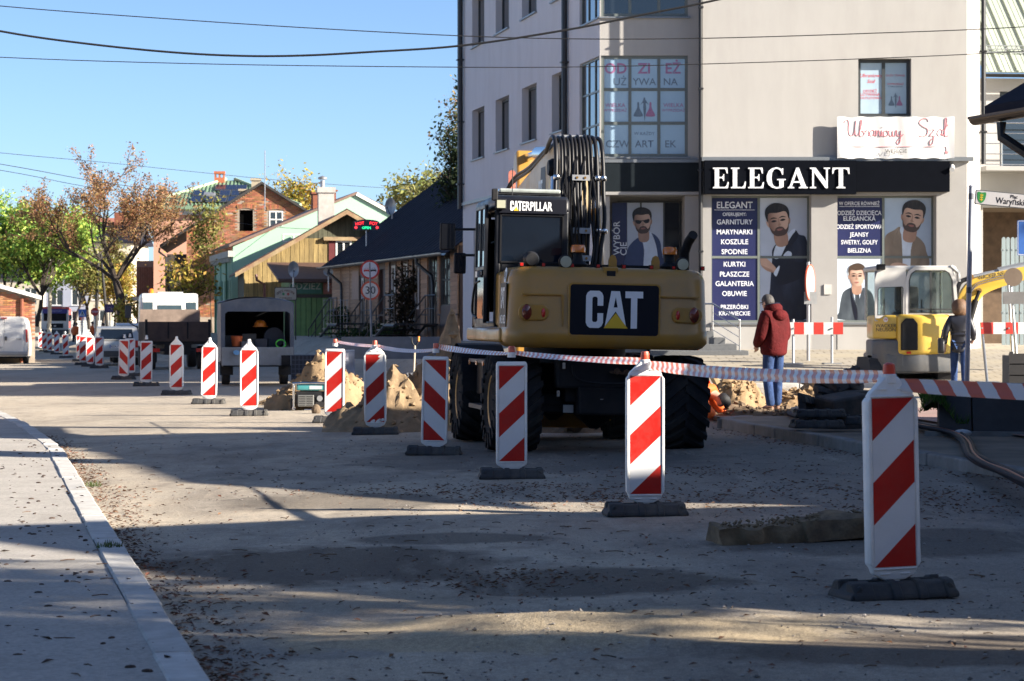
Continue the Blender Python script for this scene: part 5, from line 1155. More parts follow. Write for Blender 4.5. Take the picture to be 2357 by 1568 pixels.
for i, (dx, D, h, w_, lm, lab) in enumerate(((170, 172, 5.6, 3.6, LO, 'olive tree standing behind the red and white truck'), (205, 178, 5.2, 3.8, LO, 'olive bushy tree over the white fence'), (235, 182, 6.6, 4.0, LO, 'taller olive tree beside the leaning pole'), (263, 176, 4.4, 2.8, LY, 'small yellowing tree just left of the thick dark trunk'))):
 tree('street_tree', lab, tb(dx, 752, D), h, w_, lm, 2600, .14, 20 + i, .13, .3, upright=.6, depth=3, group='trees at the end of the street')
tree('roof_tree', 'slim yellow green young tree growing against the brick gable', (-15.95, 129.2, .4), 7.6, 2.1, LO, 1600, .12, 31, .07, .3, upright=1.2, depth=3)
tree('yellow_tree', 'yellow tree rising behind the brown sheet roof', tb(690, 700, 160), 8.4, 3.6, LY, 3800, .13, 32, .15, .35, upright=.9)
tree('yellow_tree', 'small yellow shrub against the dark porch', tb(425, 745, 119), 3.2, 2.4, LY, 1300, .13, 33, .06, .2, upright=.6, depth=3)
tree('pale_tree', 'pale yellow green tree rising behind the dark roof ridge', tb(962, 700, 135), 7.3, 5.2, leafmat('leaf_pale', (.26, .26, .08), .04, .45), 4200, .15, 34, .15, .35, upright=.8)
tree('pine_tree', 'dark green pine tree peeping out behind the shop building', tb(1056, 720, 92), 8.0, 1.6, LC, 6000, .09, 35, .2, .2, upright=.1, depth=4)
tree('birch_tree', 'thin half bare tree behind the shop building', tb(1085, 720, 98), 9.2, 1.8, leafmat('leaf_thin', (.24, .17, .07), .04, .4), 900, .10, 36, .09, .35, upright=1.4, depth=4)
tree('added_shade_tree', 'unseen leafy tree added between the houses to dapple the road', (12.3, 7.3, .1), 8.8, 4.4, LO, 3600, .14, 37, .15, .3)  # unseen trees added in the gap between the houses for dappled light
tree('added_shade_tree', 'second unseen leafy tree added between the houses to dapple the road', (13.4, 4.4, .1), 9.5, 4.6, LO, 7000, .14, 39, .15, .3)
tree('added_shade_tree', 'tall unseen tree added far to the right to shade the trailer', (16.5, 47.3, .2), 12.5, 5.5, LG, 15000, .26, 38, .25, .56)  # unseen and added, crown kept high to shade the trailer alone
def bush(name, label, c, r, n, m, ls, cat='shrub', kind=None):
 t = thing(name, label, cat, c); mb = MB(); st = MB()
 for i in range(n):
  d = V((random.gauss(0, 1), random.gauss(0, 1), random.gauss(0, 1))).normalized() * random.random() ** .45
  p = V((d.x * r[0], d.y * r[1], r[2] + d.z * r[2])) + V((random.uniform(-.1, .1), 0, random.uniform(-.1, .1)))
  if noise.noise(p * 2.2) < -.18: continue
  a = V((random.uniform(-1, 1), random.uniform(-1, 1), random.uniform(-1, 1))).normalized(); b = a.orthogonal().normalized(); s = ls * random.uniform(.6, 1.3)
  mb.add([p - a * s, p + b * s * .5, p + a * s, p - b * s * .5], [(0, 1, 2, 3)])
 for i in range(6): st.tube([(random.uniform(-.1, .1) * r[0], random.uniform(-.1, .1), -.1), (random.uniform(-.6, .6) * r[0], random.uniform(-.3, .3) * r[1], r[2] * random.uniform(.8, 1.6))], .012, 4)
 mb.build('foliage', m, t); st.build('stem', BARK, t)
GD = leafmat('leaf_dark_green', (.045, .075, .025), .03, .5)
def wallpt(dx, off, zoff): p = V((fc.f.x, fc.f.y, 0)) + fc.d * fc.x(dx); n = V((-fc.d.y, fc.d.x, 0)); return p + (-n if n.x > 0 else n) * off + V((0, 0, zoff))
p = wallpt(952, .25, .6); bush('climbing_plant', 'dark creeper climbing the wooden wall beside the windows', p, (.75, .3, 1.45), 2600, leafmat('leaf_creeper', (.06, .045, .025), .03, .5), .07, 'creeper')
p = wallpt(905, .7, .55); bush('shrub', 'low leafy shrub at the foot of the brown wooden wall', p, (1.6, .5, .42), 1600, GD, .07)
p = wallpt(950, .9, .5); bush('shrub', 'small dark shrub by the stairs near the excavator', p, (.8, .4, .5), 800, GD, .06)
bush('shrub', 'yellow green bush at the foot of the big trunk', tb(292, 752, 128), (.8, .6, .8), 900, LY, .1)
bush('shrub', 'green bush hiding the foot of the green kiosk wall', tb(782, 770, 97), (.5, .4, .6), 700, GD, .07)
# ==== EXCAVATOR
CATY = mat('excavator_yellow', (.40, .205, .03), .33, var=.08, scale=2, coat=.2, dirt=(.26, .17, .08), dirt_amt=.55, dscale=2.5)
CHAS = mat('chassis_black', (.012, .013, .016), .55, var=.3, dirt=(.06, .05, .04), dirt_amt=.35, dscale=3, spec=.2)
TYRE = mat('tyre_rubber', (.020, .021, .024), .85, var=.25, bump=.4, bscale=40, dirt=(.09, .078, .06), dirt_amt=.45, dscale=2.5, spec=.2)
HOSE = mat('hydraulic_hose', (.010, .010, .012), .45, var=.3, scale=20, spec=.3)
CHR = mat('chrome', (.62, .62, .62), .18, metal=1, var=.05); CABG = mat('cab_glass', (.006, .010, .018), .06, var=.15, spec=.5)
MW = mat('decal_white', (.78, .79, .80), .35, var=.02); MY = mat('decal_yellow', (.72, .46, .03), .35, var=.02); PANB = mat('decal_black', (.007, .008, .014), .45, var=.08, spec=.2)
AMB = mat('amber_lens', (.75, .20, .02), .2, coat=.5); REDL = mat('red_lens', (.50, .02, .015), .2, coat=.5); LENS = mat('clear_lens', (.40, .40, .30), .15, coat=.6)
def ag_tyre(r, w_, rim_r, lug=.045, nl=18, rimm=None, both=True):
 """tyre with chevron lugs; axis along x, centre at the origin -> (tyre mesh, rim mesh)"""
 t = MB(); M = RY(90)
 hw = w_ / 2
 t.lathe([(rim_r, -hw * .8), (rim_r + .05, -hw * .95), (r - .10, -hw), (r - .035, -hw * .93), (r - .01, -hw * .55), (r, 0), (r - .01, hw * .55), (r - .035, hw * .93), (r - .10, hw), (rim_r + .05, hw * .95), (rim_r, hw * .8)], 40, M)
 for i in range(nl):
  for s in (-1, 1):
   a0 = 2 * math.pi * (i + (.5 if s > 0 else 0)) / nl; pts = []
   seg = 5; L = []
   for k in range(seg + 1):
    u = k / seg; x = s * hw * (-.06 + 1.06 * u); a = a0 + u * .42; rr = r - .012 - .022 * max(0, u - .6) / .4 + .0
    L.append((x, a, rr))
   vs = []; wd = .048 / r
   for x, a, rr in L:
    for da, dr in ((-wd, -.01), (-wd * .8, lug), (wd * .8, lug), (wd, -.01)):
     q = rr + dr; vs.append((x, q * math.sin(a + da), q * math.cos(a + da)))
   x, a, rr = L[-1]
   for da, dr in ((-wd, -.14), (-wd * .8, -.14), (wd * .8, -.14), (wd, -.14)):
    q = rr + dr; vs.append((x + s * (.014 if abs(da) < wd * .9 else -.01), q * math.sin(a + .1 + da), q * math.cos(a + .1 + da)))
   fs = []
   for k in range(seg + 1):
    b = k * 4; fs += [(b, b + 1, b + 5, b + 4), (b + 1, b + 2, b + 6, b + 5), (b + 2, b + 3, b + 7, b + 6)]
   fs += [(0, 3, 2, 1)]
   t.add(vs, fs)
 rm = MB(); rm.lathe([(0, -.04), (rim_r * .35, -.05), (rim_r * .4, -.10), (rim_r * .8, -.10), (rim_r * .9, -hw * .78), (rim_r + .015, -hw * .84), (rim_r + .015, hw * .84), (rim_r * .9, hw * .78), (rim_r * .8, .10), (rim_r * .4, .10), (rim_r * .35, .05), (0, .04)], 32, M)
 for i in range(8):
  a = 2 * math.pi * i / 8
  for s in (-1, 1): rm.cyl((s * .09, rim_r * .58 * math.cos(a), rim_r * .58 * math.sin(a)), (s * .125, rim_r * .58 * math.cos(a), rim_r * .58 * math.sin(a)), .022, 6)
 return t, rm
AX = gnd(1366, 1036); HEAD, UP, ROLL = R(9.9), R(8.8), R(1.1)
EX = thing('excavator', 'big yellow wheeled excavator seen from behind with its boom folded up', 'excavator', (AX.x, AX.y + .12, AX.z), rot=(0, ROLL, HEAD))
def rz_local(mb, a, piv): mb.v = [RZ(math.degrees(a)) @ (p - V(piv)) + V(piv) for p in mb.v]; return mb
ty, rmm = ag_tyre(.545, .56, .30); tm = ty.mesh('tyre', TYRE, smooth=45); rmesh = rmm.mesh('rim', CATY, smooth=40)
for y in (0, 2.55):
 for s in (-1, 1):
  wv = link('wheel', rmesh, EX, (s * .985, y, .545)); wv.rotation_euler = (random.uniform(0, 3), 0, 0 if s < 0 else math.pi)
  link('tyre', tm, wv)
ch = MB(); ch.b2((-.42, -.35, .55), (.42, 2.9, .98)); ch.b2((-.72, .25, .62), (.72, 2.3, 1.0)); ch.b2((-.55, -.5, .72), (.55, -.3, 1.08)); ch.b2((-.30, -.55, .42), (.30, -.25, .75))
ch.build('chassis', CHAS, EX, bevel=.03)
for y in (0, 2.55): MB().cyl((-.85, y, .545), (.85, y, .545), .13, 12).lathe([(.05, -.3), (.26, -.12), (.28, 0), (.26, .12), (.05, .3)], 16, T(0, y, .545)).b2((-.8, y - .12, .44), (.8, y + .12, .64)).build('axle', CHAS, EX, smooth=40)
tb_ = MB(); tb_.b2((-1.10, .66, .58), (-.74, 1.9, 1.02)); tb_.build('toolbox', CHAS, EX, bevel=.025)
st_ = MB(); st_.b2((-1.2, .7, .42), (-.95, 1.85, .47)); st_.b2((-1.2, .7, .98), (-.9, 1.9, 1.02)); st_.build('step', mat('worn_step', (.12, .11, .10), .6, metal=.3, var=.3), EX)
for y, m_ in ((.75, AMB), (1.25, AMB), (1.8, AMB)): MB().b2((-1.21, y, .95), (-1.195, y + .07, 1.0)).build('side_marker', m_, EX)
fn = MB()
for y in (2.55,):
 pts = [(y + .62 * math.cos(a), .545 + .66 * math.sin(a)) for a in [R(20 + 14 * k) for k in range(12)]]
 for (a, b), (c, d) in zip(pts, pts[1:]): fn.add([(-1.26, a, b), (-.7, a, b), (-.7, c, d), (-1.26, c, d)], [(0, 1, 2, 3)])
fn.build('mudguard', CHAS, EX)
MB().b2((-1.22, 3.15, .12), (1.22, 3.35, .62)).b2((-.4, 2.9, .5), (.4, 3.2, .75)).build('dozer_blade', CATY, EX, bevel=.02)
MB().tube(smooth_pts([(-.38, -.56, .99), (-.36, -.62, .86), (-.2, -.66, .80), (.2, -.66, .79), (.5, -.6, .84)], 4, False), .013, 6).build('brake_hose', HOSE, EX, smooth=60)
for i in range(6): MB().lathe([(.028, -.008), (.04, 0), (.028, .008), (.02, 0)], 8, T(.08 + i * .055, -.61, .92 + .012 * math.sin(i * 2)) @ RX(90 if i % 2 else 20)).build('chain_link', mat('rusty_iron', (.14, .08, .05), .7, metal=.4, var=.3), EX)
MB().b2((-.44, -.36, .44), (-.32, -.353, .53)).build('type_plate', mat('plate_grey', (.4, .42, .42), .3, metal=.6), EX)
for x, z in ((-.5, .95), (-.56, .63), (-.05, .60), (.5, .6)): MB().b2((x, -.57, z), (x + .035, -.56, z + .07 if x < -.3 else z + .012)).build('grease_fitting', CHR, EX)
PV = (0, 1.22, 0)
MB().lathe([(.62, .98), (.62, 1.22)], 32, T(*PV)).build('turntable', CHAS, EX, smooth=40)
UPD = UP - HEAD
UE = bpy.data.objects.new('upper_structure', None)
def up(mb, name, m, parent=None, **k):
 rz_local(mb, UPD, PV); return mb.build(name, m, parent or EX, **k)
UM = T(*PV) @ Matrix.Rotation(UPD, 4, 'Z') @ T(*[-c for c in PV])
def upl(o): o.matrix_local = UM @ o.matrix_local; return o
RB_ = -1.03
def plan(hw, y0, y1, r, n=6):
 pts = [(hw, y1), (-hw, y1)]
 pts += [(-hw + r - r * math.cos(math.pi / 2 * k / n), y0 + r - r * math.sin(math.pi / 2 * k / n)) for k in range(n + 1)]
 pts += [(hw - r + r * math.sin(math.pi / 2 * k / n), y0 + r - r * math.cos(math.pi / 2 * k / n)) for k in range(n + 1)]
 return pts
HWc = 1.17
cw = MB(); rings = [(1.19, HWc - .10, .10, .16), (1.215, HWc - .05, .05, .2), (1.27, HWc, .0, .24), (1.40, HWc, .0, .24), (1.42, HWc - .012, .014, .24), (1.98, HWc - .03, .03, .26), (2.05, HWc - .05, .06, .26), (2.10, HWc - .10, .12, .24), (2.115, HWc - .2, .25, .2)]
k_ = None; vs = []
for z, hw, dy_, r in rings:
 P = plan(hw, RB_ + dy_, -.15, r); k_ = len(P); vs += [(x, y, z) for x, y in P]
fs = [(i * k_ + j, i * k_ + (j + 1) % k_, (i + 1) * k_ + (j + 1) % k_, (i + 1) * k_ + j) for i in range(len(rings) - 1) for j in range(k_)] + [tuple(range(k_ - 1, -1, -1)), tuple(range((len(rings) - 1) * k_, len(rings) * k_))]
cw.add(vs, fs); CWo = up(cw, 'counterweight', CATY, smooth=50)
rb_ = MB()
for sx in (-1, 1):
 rb_.prism([(sx * 1.02, 1.80), (sx * .56, 1.80), (sx * .54, 1.78), (sx * .54, 1.44), (sx * .555, 1.44), (sx * .565, 1.775), (sx * .57, 1.785), (sx * 1.02, 1.785)], RB_ + .004, RB_ + .03)
up(rb_, 'recess_edge', CATY, CWo)
pf = MB(); pa, pb, pc, pd = -.47, .55, 1.345, 1.915
rc = lambda x0_, x1_, z0_, z1_, r: [(x0_ + r - r * math.cos(a) if q in (0, 3) else x1_ - r + r * math.cos(a), 0) for q, a in ()]
def rrect(x0_, z0_, x1_, z1_, r, n=4):
 P = []
 for cx, cz, a0 in ((x1_ - r, z0_ + r, -90), (x1_ - r, z1_ - r, 0), (x0_ + r, z1_ - r, 90), (x0_ + r, z0_ + r, 180)):
  P += [(cx + r * math.cos(R(a0 + 90 * k / n)), cz + r * math.sin(R(a0 + 90 * k / n))) for k in range(n + 1)]
 return P
up(MB().prism(rrect(pa - .022, pc - .022, pb + .022, pd + .022, .05), RB_ - .004, RB_ + .06), 'panel_rim', CATY, CWo, bevel=.004, seg=1)
CP = up(MB().prism(rrect(pa, pc, pb, pd, .035), RB_ - .007, RB_ + .05), 'logo_panel', PANB, CWo)
e_ = bpy.data.objects.new('x', None)
def cat_on(parent, h, ws, loc, extra=Matrix()):
 M = Matrix.Diagonal((h * ws, 1, h, 1))
 for chx, off in (('C', 0), ('A', .66), ('T', 1.36)):
  me = flat_shape(BLOCK[chx], MW); me.transform(M); o = link('letter', me, parent); o.matrix_local = UM @ Matrix.Translation(loc) @ extra @ T(off * h * ws, 0, 0)
 me = flat_shape([[(.62, 0), (1.46, 0), (1.04, .41)]], MY); me.transform(M); o = link('triangle', me, parent); o.matrix_local = UM @ Matrix.Translation(loc) @ extra @ T(0, -.002, 0)
bpy.data.objects.remove(e_)
cat_on(CP, .42, .79, (-.29, RB_ - .0095, 1.425))
for s in (-1, 1):
 lp = MB(); lp.prism([(s * .985 + .0, 1.60), (s * .985 + .07, 1.64), (s * .985 + .07, 1.66), (s * .74, 1.60), (s * .74, 1.54), (s * .985, 1.50)] if False else rrect(min(s * .71, s * 1.06), 1.50, max(s * .71, s * 1.06), 1.68, .08), RB_ - .006, RB_ + .03)
 o = up(lp, 'light_pod', CATY, CWo, bevel=.012, seg=2)
 up(MB().lathe([(.0, -.02), (.06, -.018), (.072, .0), (.072, .05)], 20, T(s * .965, RB_ - .002, 1.59) @ RX(90) @ RX(180) @ Matrix.Diagonal((.82, 1.25, 1, 1))), 'tail_light', mat('tail_lens', (.16, .02, .008), .15, coat=.6, var=.5, scale=12), CWo, smooth=60)
 up(MB().lathe([(.0, -.02), (.03, -.016), (.038, .0), (.038, .04)], 14, T(s * .775, RB_ - .002, 1.585) @ RX(90) @ RX(180) @ Matrix.Diagonal((.65, 1.5, 1, 1))), 'reflector', REDL, CWo, smooth=60)
up(MB().b2((-1.15, -.15, 1.42), (-.4, .18, 2.06)).b2((.62, -.15, 1.42), (1.15, 2.3, 2.02)).b2((-.4, -.15, 1.3), (.62, .5, 2.0)), 'engine_cover', CATY, bevel=.05, seg=3, smooth=50)
up(MB().b2((-1.2, -.5, 1.24), (-.5, 2.25, 1.41)).b2((.5, -.3, 1.24), (1.2, 2.4, 1.42)), 'side_skirt', CATY, bevel=.04, seg=3, smooth=50)
up(MB().b2((-.6, .2, 1.2), (.6, 2.3, 1.45)), 'main_frame', CHAS)
side = T(-1.152 - .002, -.15, 0) @ RZ(-90)
dp = up(MB().b2((-1.166, -.78, 1.42), (-1.158, -.36, 1.92)), 'decal', PANB, CWo)
for ch_, off in (('C', 0), ('A', .66), ('T', 1.36)):
 me = flat_shape(BLOCK[ch_], MW); me.transform(Matrix.Diagonal((.22 * .62, 1, .24, 1))); o = link('letter', me, dp); o.matrix_local = UM @ T(-1.170, -.42 - 0, 1.63) @ RZ(-90) @ T(off * .22 * .62 - .0, 0, 0)
o = text('M318D', .10, MW, dp, (0, 0, 0), bold=.02); o.matrix_local = UM @ T(-1.170, -.57, 1.50) @ RZ(-90)
up(MB().lathe([(0, 0), (.085, 0), (.085, .004), (0, .004)], 20, T(-1.148, -.62, 2.01) @ RY(-84)), 'speed_sticker', MW, CWo)
o = text('40', .09, mat('print_black', (.05, .05, .05), .5), CWo, (0, 0, 0)); o.matrix_local = UM @ T(-1.156, -.62, 2.0) @ RZ(-90) @ RX(-6)
for x, m_ in ((-1.0, 0), (-.75, 0), (-.42, 0), (-.12, 0), (.18, 0), (.50, 0), (.76, 0), (1.1, 0)):
 o = up(MB().box((x, RB_ + .22, 2.13), (.05, .04, .05)), 'marker_lamp', CHAS); up(MB().box((x, RB_ + .195, 2.13), (.034, .012, .034)), 'lens', REDL, o)
for x in (-.88,): up(MB().lathe([(.09, 0), (.095, .02), (.07, .09)], 16, T(x, RB_ + .3, 2.19) @ RX(90)).box((x, RB_ + .3, 2.12), (.1, .08, .06)), 'horn', CHAS, smooth=40)
for x in (-.50, .86):
 o = up(MB().lathe([(0, 0), (.075, 0), (.08, .015), (.08, .06), (.05, .08), (0, .08)], 16, T(x, RB_ + .16, 2.17) @ RX(-90) @ T(0, 0, 0)).box((x, RB_ + .22, 2.12), (.04, .03, .06)), 'work_light', CHAS, smooth=40)
 up(MB().lathe([(0, 0), (.065, 0), (.065, .006), (0, .01)], 16, T(x, RB_ + .158, 2.17) @ RX(90)), 'lens', LENS, o)
for x in (.34 - .28, .44 + .12):
 hk = MB(); hk.prism([(x - .045, 2.08), (x + .045, 2.08), (x + .045, 2.2), (x + .028, 2.25), (x, 2.265), (x - .028, 2.25), (x - .045, 2.2)], RB_ + .24, RB_ + .29); up(hk, 'lifting_eye', CATY)
o = up(MB().b2((-.08, RB_ + .06, 1.99), (.09, RB_ + .2, 2.12)), 'rear_camera', CATY, bevel=.012); up(MB().b2((-.045, RB_ + .045, 2.0), (.055, RB_ + .065, 2.075)), 'lens', CHAS, o)
up(MB().b2((-.5, -.2, 2.03), (1.1, .4, 2.10)).b2((-.35, -.35, 2.08), (1.0, -.15, 2.16)), 'engine_deck', CHAS)
for x in (-.30, .78):
 o = up(MB().lathe([(.10, 0), (.12, .03), (.06, .08), (.05, .16), (.09, .17)], 16, T(x, RB_ + .5, 2.12)).cyl((x, RB_ + .5, 2.0), (x, RB_ + .5, 2.14), .03, 8), 'beacon_foot', CHAS, smooth=40)
 up(MB().lathe([(.085, 0), (.088, .05), (.07, .085), (0, .09)], 16, T(x, RB_ + .5, 2.29)), 'beacon_lens', AMB, o, smooth=50)
up(MB().tube([(.98, RB_ + .6, 2.0), (.98, RB_ + .6, 2.32), (1.0, RB_ + .52, 2.44), (1.02, RB_ + .36, 2.52)], .055, 12), 'exhaust_pipe', CHAS, smooth=50)
cx0, cx1, cy0, cy1, cz0, cz1 = -1.17, -.30, .12, 1.82, 1.42, 2.95
CM = mat('cab_black', (.009, .010, .014), .35, var=.1, dirt=(.05, .047, .04), dirt_amt=.2, dscale=4, spec=.35)
cb = MB()
for x, y in ((cx0, cy0), (cx1 - .07, cy0), (cx0, cy1 - .07), (cx1 - .07, cy1 - .07)): cb.b2((x, y, cz0), (x + .07, y + .07, cz1 - .16))
cb.b2((cx0, cy0 + .001, cz0), (cx1, cy1, cz0 + .06)); cb.b2((cx1 - .05, cy0 + .07, cz0 + .06), (cx1 - .01, cy1 - .07, 2.2)); cb.b2((cx0 + .07, cy0 + .01, cz0 + .06), (cx1 - .07, cy0 + .06, 2.19))
cb.b2((cx0 + .02, 1.0, cz0), (cx0 + .08, 1.08, cz1 - .1))
CAB = up(cb, 'cab', CM, bevel=.018)
up(MB().prismx([(cy0 - .03, cz1 - .18), (cy1, cz1 - .18), (cy1 - .1, cz1), (cy0 + .1, cz1 + .02), (cy0 - .0, cz1 - .03)], cx0 - .01, cx1 + .01), 'cab_roof', CM, CAB, bevel=.045, seg=3, smooth=50)
o = up(MB().b2((cx0 + .07, cy0 + .005, 2.19), (cx1 - .07, cy0 + .02, cz1 - .21)), 'rear_window', CABG, CAB)
up(MB().b2((cx0 + .06, cy0 - .012, 2.17), (cx1 - .06, cy0 + .006, 2.19)).b2((cx0 + .06, cy0 - .012, cz1 - .225), (cx1 - .06, cy0 + .006, cz1 - .205)).b2((cx0 + .055, cy0 - .012, 2.17), (cx0 + .075, cy0 + .006, cz1 - .205)).b2((cx1 - .075, cy0 - .012, 2.17), (cx1 - .055, cy0 + .006, cz1 - .205)), 'window_seal', HOSE, CAB)
up(MB().b2((cx1 - .045, cy0 + .08, 2.2), (cx1 - .03, cy1 - .08, cz1 - .2)), 'side_window', CABG, CAB)
up(MB().b2((cx0 + .01, 1.1, 1.5), (cx0 + .02, cy1 - .08, cz1 - .2)), 'side_window', CABG, CAB)
up(MB().b2((cx0 + .08, cy1 - .04, 1.6), (cx1 - .08, cy1 - .02, cz1 - .2)), 'windscreen', CABG, CAB)
dr = MB(); dxo = cx0 - .10
for a, b in (((.16, 1.46), (.20, 2.84)), ((.90, 1.46), (.95, 2.84)), ((.52, 2.1), (.56, 2.84))): dr.b2((dxo - .02, a[0], a[1]), (dxo + .02, b[0], b[1]))
for z in (1.46, 2.08, 2.80): dr.b2((dxo - .02, .16, z), (dxo + .02, .95, z + .05))
dr.b2((dxo - .03, .3, 2.02), (dxo + .01, .6, 2.08))
DO = up(dr, 'door', CM, CAB, bevel=.008, seg=1)
up(MB().b2((dxo - .004, .2, 2.13), (dxo + .004, .9, 2.80)), 'door_glass', mat('door_glass', (.10, .11, .115), .06, var=.5, scale=3, spec=.8, coat=.5), DO)  # paler mottled pane colour stands in for bright reflections in the door
up(MB().b2((dxo - .004, .2, 1.5), (dxo + .004, .9, 2.08)), 'door_glass', CABG, DO)
up(MB().tube(smooth_pts([(dxo - .05, .3, 1.95), (dxo - .07, .55, 1.9), (dxo - .07, .75, 1.6), (dxo - .05, .5, 1.52)], 4, False), .014, 6), 'door_handle', HOSE, DO)
up(MB().b2((dxo - .06, .45, 2.0), (dxo - .01, .62, 2.07)), 'door_latch', STEEL(), DO)
up(MB().tube([(cx0 - .03, 1.0, 2.7), (cx0 - .06, 1.0, 2.65), (cx0 - .06, 1.0, 1.7), (cx0 - .03, 1.0, 1.65)], .016, 6), 'grab_rail', HOSE, CAB)
up(MB().b2((-.95, .75, 1.75), (-.5, 1.2, 1.9)).b2((-.95, .70, 1.85), (-.5, .82, 2.45)).b2((-.85, .7, 2.45), (-.6, .8, 2.65)), 'seat', HOSE, CAB, bevel=.03)
FP = up(MB().b2((cx0 + .03, cy0 - .035, cz1 - .20), (cx1 - .03, cy0 - .02, cz1 - .025)), 'fascia', PANB, CAB, bevel=.006)
yl = cy0 - .040; Hh = .115; zf = cz1 - .17; ws = .60
cat_on(FP, Hh, ws, (cx0 + .165, yl, zf))
o = text('ERPILLAR', Hh * .9, MW, FP, (0, 0, 0), bold=.035, fit=None)
mx = max(v.co.x for v in o.data.vertices); o.matrix_local = UM @ T(cx0 + .165 + 2.02 * Hh * ws + .178, yl, zf + Hh * .45) @ Matrix.Diagonal((.185 / mx, 1, 1, 1))
o = up(MB().b2((cx0 + .08, .42, cz1 + .04), (cx1 - .05, .62, cz1 + .06)).b2((cx0 + .2, .45, cz1), (cx0 + .3, .55, cz1 + .04)).b2((cx1 - .3, .45, cz1), (cx1 - .2, .55, cz1 + .04)), 'light_bar', CHAS, CAB)
up(MB().b2((cx0 + .08, .40, cz1 + .06), (cx1 - .05, .64, cz1 + .11)), 'light_bar_lens', mat('bar_lens', (.35, .38, .36), .15, var=.2, scale=10, coat=.6), CAB, bevel=.02, seg=2)
up(MB().cyl((cx0 + .22, .3, cz1), (cx0 + .22, .3, cz1 + .34), .006, 5), 'antenna', HOSE, CAB)
o = up(MB().b2((cx0 - .02, .0, cz1 - .16), (cx0 + .11, .07, cz1 - .04)).b2((cx0 - .06, .02, cz1 - .06), (cx0 + .01, .08, cz1 + .08)), 'work_light', CHAS, CAB, bevel=.012)
up(MB().b2((cx0 - .005, -.008, cz1 - .145), (cx0 + .095, .002, cz1 - .055)), 'lens', LENS, o)
mr_ = MB(); mr_.tube([(cx0, 1.78, 2.62), (cx0 - .28, 1.95, 2.62)], .018, 6); mr_.tube([(cx0, 1.78, 2.30), (cx0 - .16, 1.92, 2.30)], .018, 6); up(mr_, 'mirror_arm', HOSE, CAB)
for x, z, h, w_ in ((cx0 - .33, 2.53, .34, .19), (cx0 - .17, 2.20, .26, .15)):
 o = up(MB().box((x, 1.95, z), (w_, .07, h)), 'mirror', CHAS, CAB, bevel=.02, seg=2)
 up(MB().box((x, 1.905, z), (w_ - .03, .008, h - .03)), 'mirror_glass', mat('mirror_glass', (.03, .03, .035), .03, metal=.0, spec=1, coat=1), o)
BX = .07
def beam(pts, wid, name, m, parent=None, bev=.02):
 """(y, z_low, z_high) outline of a box beam"""
 poly = [(p[0], p[1]) for p in pts]; return up(MB().prismx(poly, BX - wid / 2, BX + wid / 2), name, m, parent, bevel=bev, seg=2)
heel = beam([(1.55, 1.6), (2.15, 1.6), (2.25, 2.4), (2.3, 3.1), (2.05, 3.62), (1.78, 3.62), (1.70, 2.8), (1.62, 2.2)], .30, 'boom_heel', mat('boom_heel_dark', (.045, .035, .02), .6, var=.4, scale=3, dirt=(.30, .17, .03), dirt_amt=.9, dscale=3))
BOOM = beam([(1.72, 2.72), (1.70, 3.58), (1.90, 3.74), (2.6, 3.72), (5.6, 3.30), (5.75, 3.05), (5.6, 2.92), (3.4, 2.85), (2.6, 2.70)], .40, 'boom', mat('boom_dusty_sheen', (.56, .44, .28), .42, var=.12, scale=2, dirt=(.40, .24, .05), dirt_amt=.6, dscale=1.6))  # dusty yellow, lightened further to stand in for glancing sky light
cat_b = T(BX - .2045, 3.35, 3.08) @ RZ(-90)
for ch_, off in (('C', 0), ('A', .66), ('T', 1.36)):
 me = flat_shape(BLOCK[ch_], MW); me.transform(Matrix.Diagonal((.15, 1, .26, 1))); o = link('letter', me, BOOM); o.matrix_local = UM @ cat_b @ T(off * .15, 0, 0)
up(MB().prismx([(2.75, 3.0), (3.25, 3.05), (3.2, 3.5), (2.85, 3.5)], BX - .2025, BX - .2005), 'decal', PANB, BOOM)
up(MB().prismx([(2.45, 3.2), (2.6, 3.2), (2.52, 3.36)], BX - .2025, BX - .201), 'warning_sticker', MY, BOOM)
up(MB().prismx([(5.3, 3.0), (5.7, 2.9), (5.85, 3.5), (5.75, 3.85), (5.5, 3.9), (5.4, 3.6)], BX - .17, BX + .17).prismx([(5.4, 2.9), (5.7, 3.0), (5.5, .8), (5.3, .8)], BX - .15, BX + .15), 'stick', CATY, bevel=.03, seg=2)
up(MB().prism(rrect(BX - .30, 3.25, BX - .2, 3.6, .04), 5.35, 5.37), 'sign_plate', mat('plate_red_white', (.45, .14, .10), .5, var=.6, scale=9), None)
up(MB().cyl((BX - .02, 3.6, 3.72), (BX - .02, 4.5, 3.78), .10, 16).cyl((BX - .02, 4.5, 3.78), (BX - .02, 5.6, 3.80), .055, 12).cyl((BX - .12, 5.6, 3.8), (BX + .12, 5.6, 3.8), .08, 12), 'stick_cylinder', CHR, smooth=40)
for q in (-.22, .24): up(MB().lathe([(.09, -.1), (.12, -.05), (.12, .05), (.09, .1)], 16, T(BX + q, 1.95, 3.42) @ RY(90)), 'boom_pin', CHAS, smooth=40)
for s in (-1, 1):
 o = up(MB().cyl((BX + s * .29, 1.45, 1.9), (BX + s * .27, 1.85, 2.9), .065, 14), 'boom_cylinder', CATY if s > 0 else CHAS, smooth=40)
 up(MB().cyl((BX + s * .27, 1.85, 2.9), (BX + s * .24, 1.95, 3.42), .04, 12), 'rod', CHR, o, smooth=40)
rr_ = random.Random(4)
hx = [-.27, -.20, -.16, -.11, -.065, -.02, .03, .075, .12, .165, .225, .30]
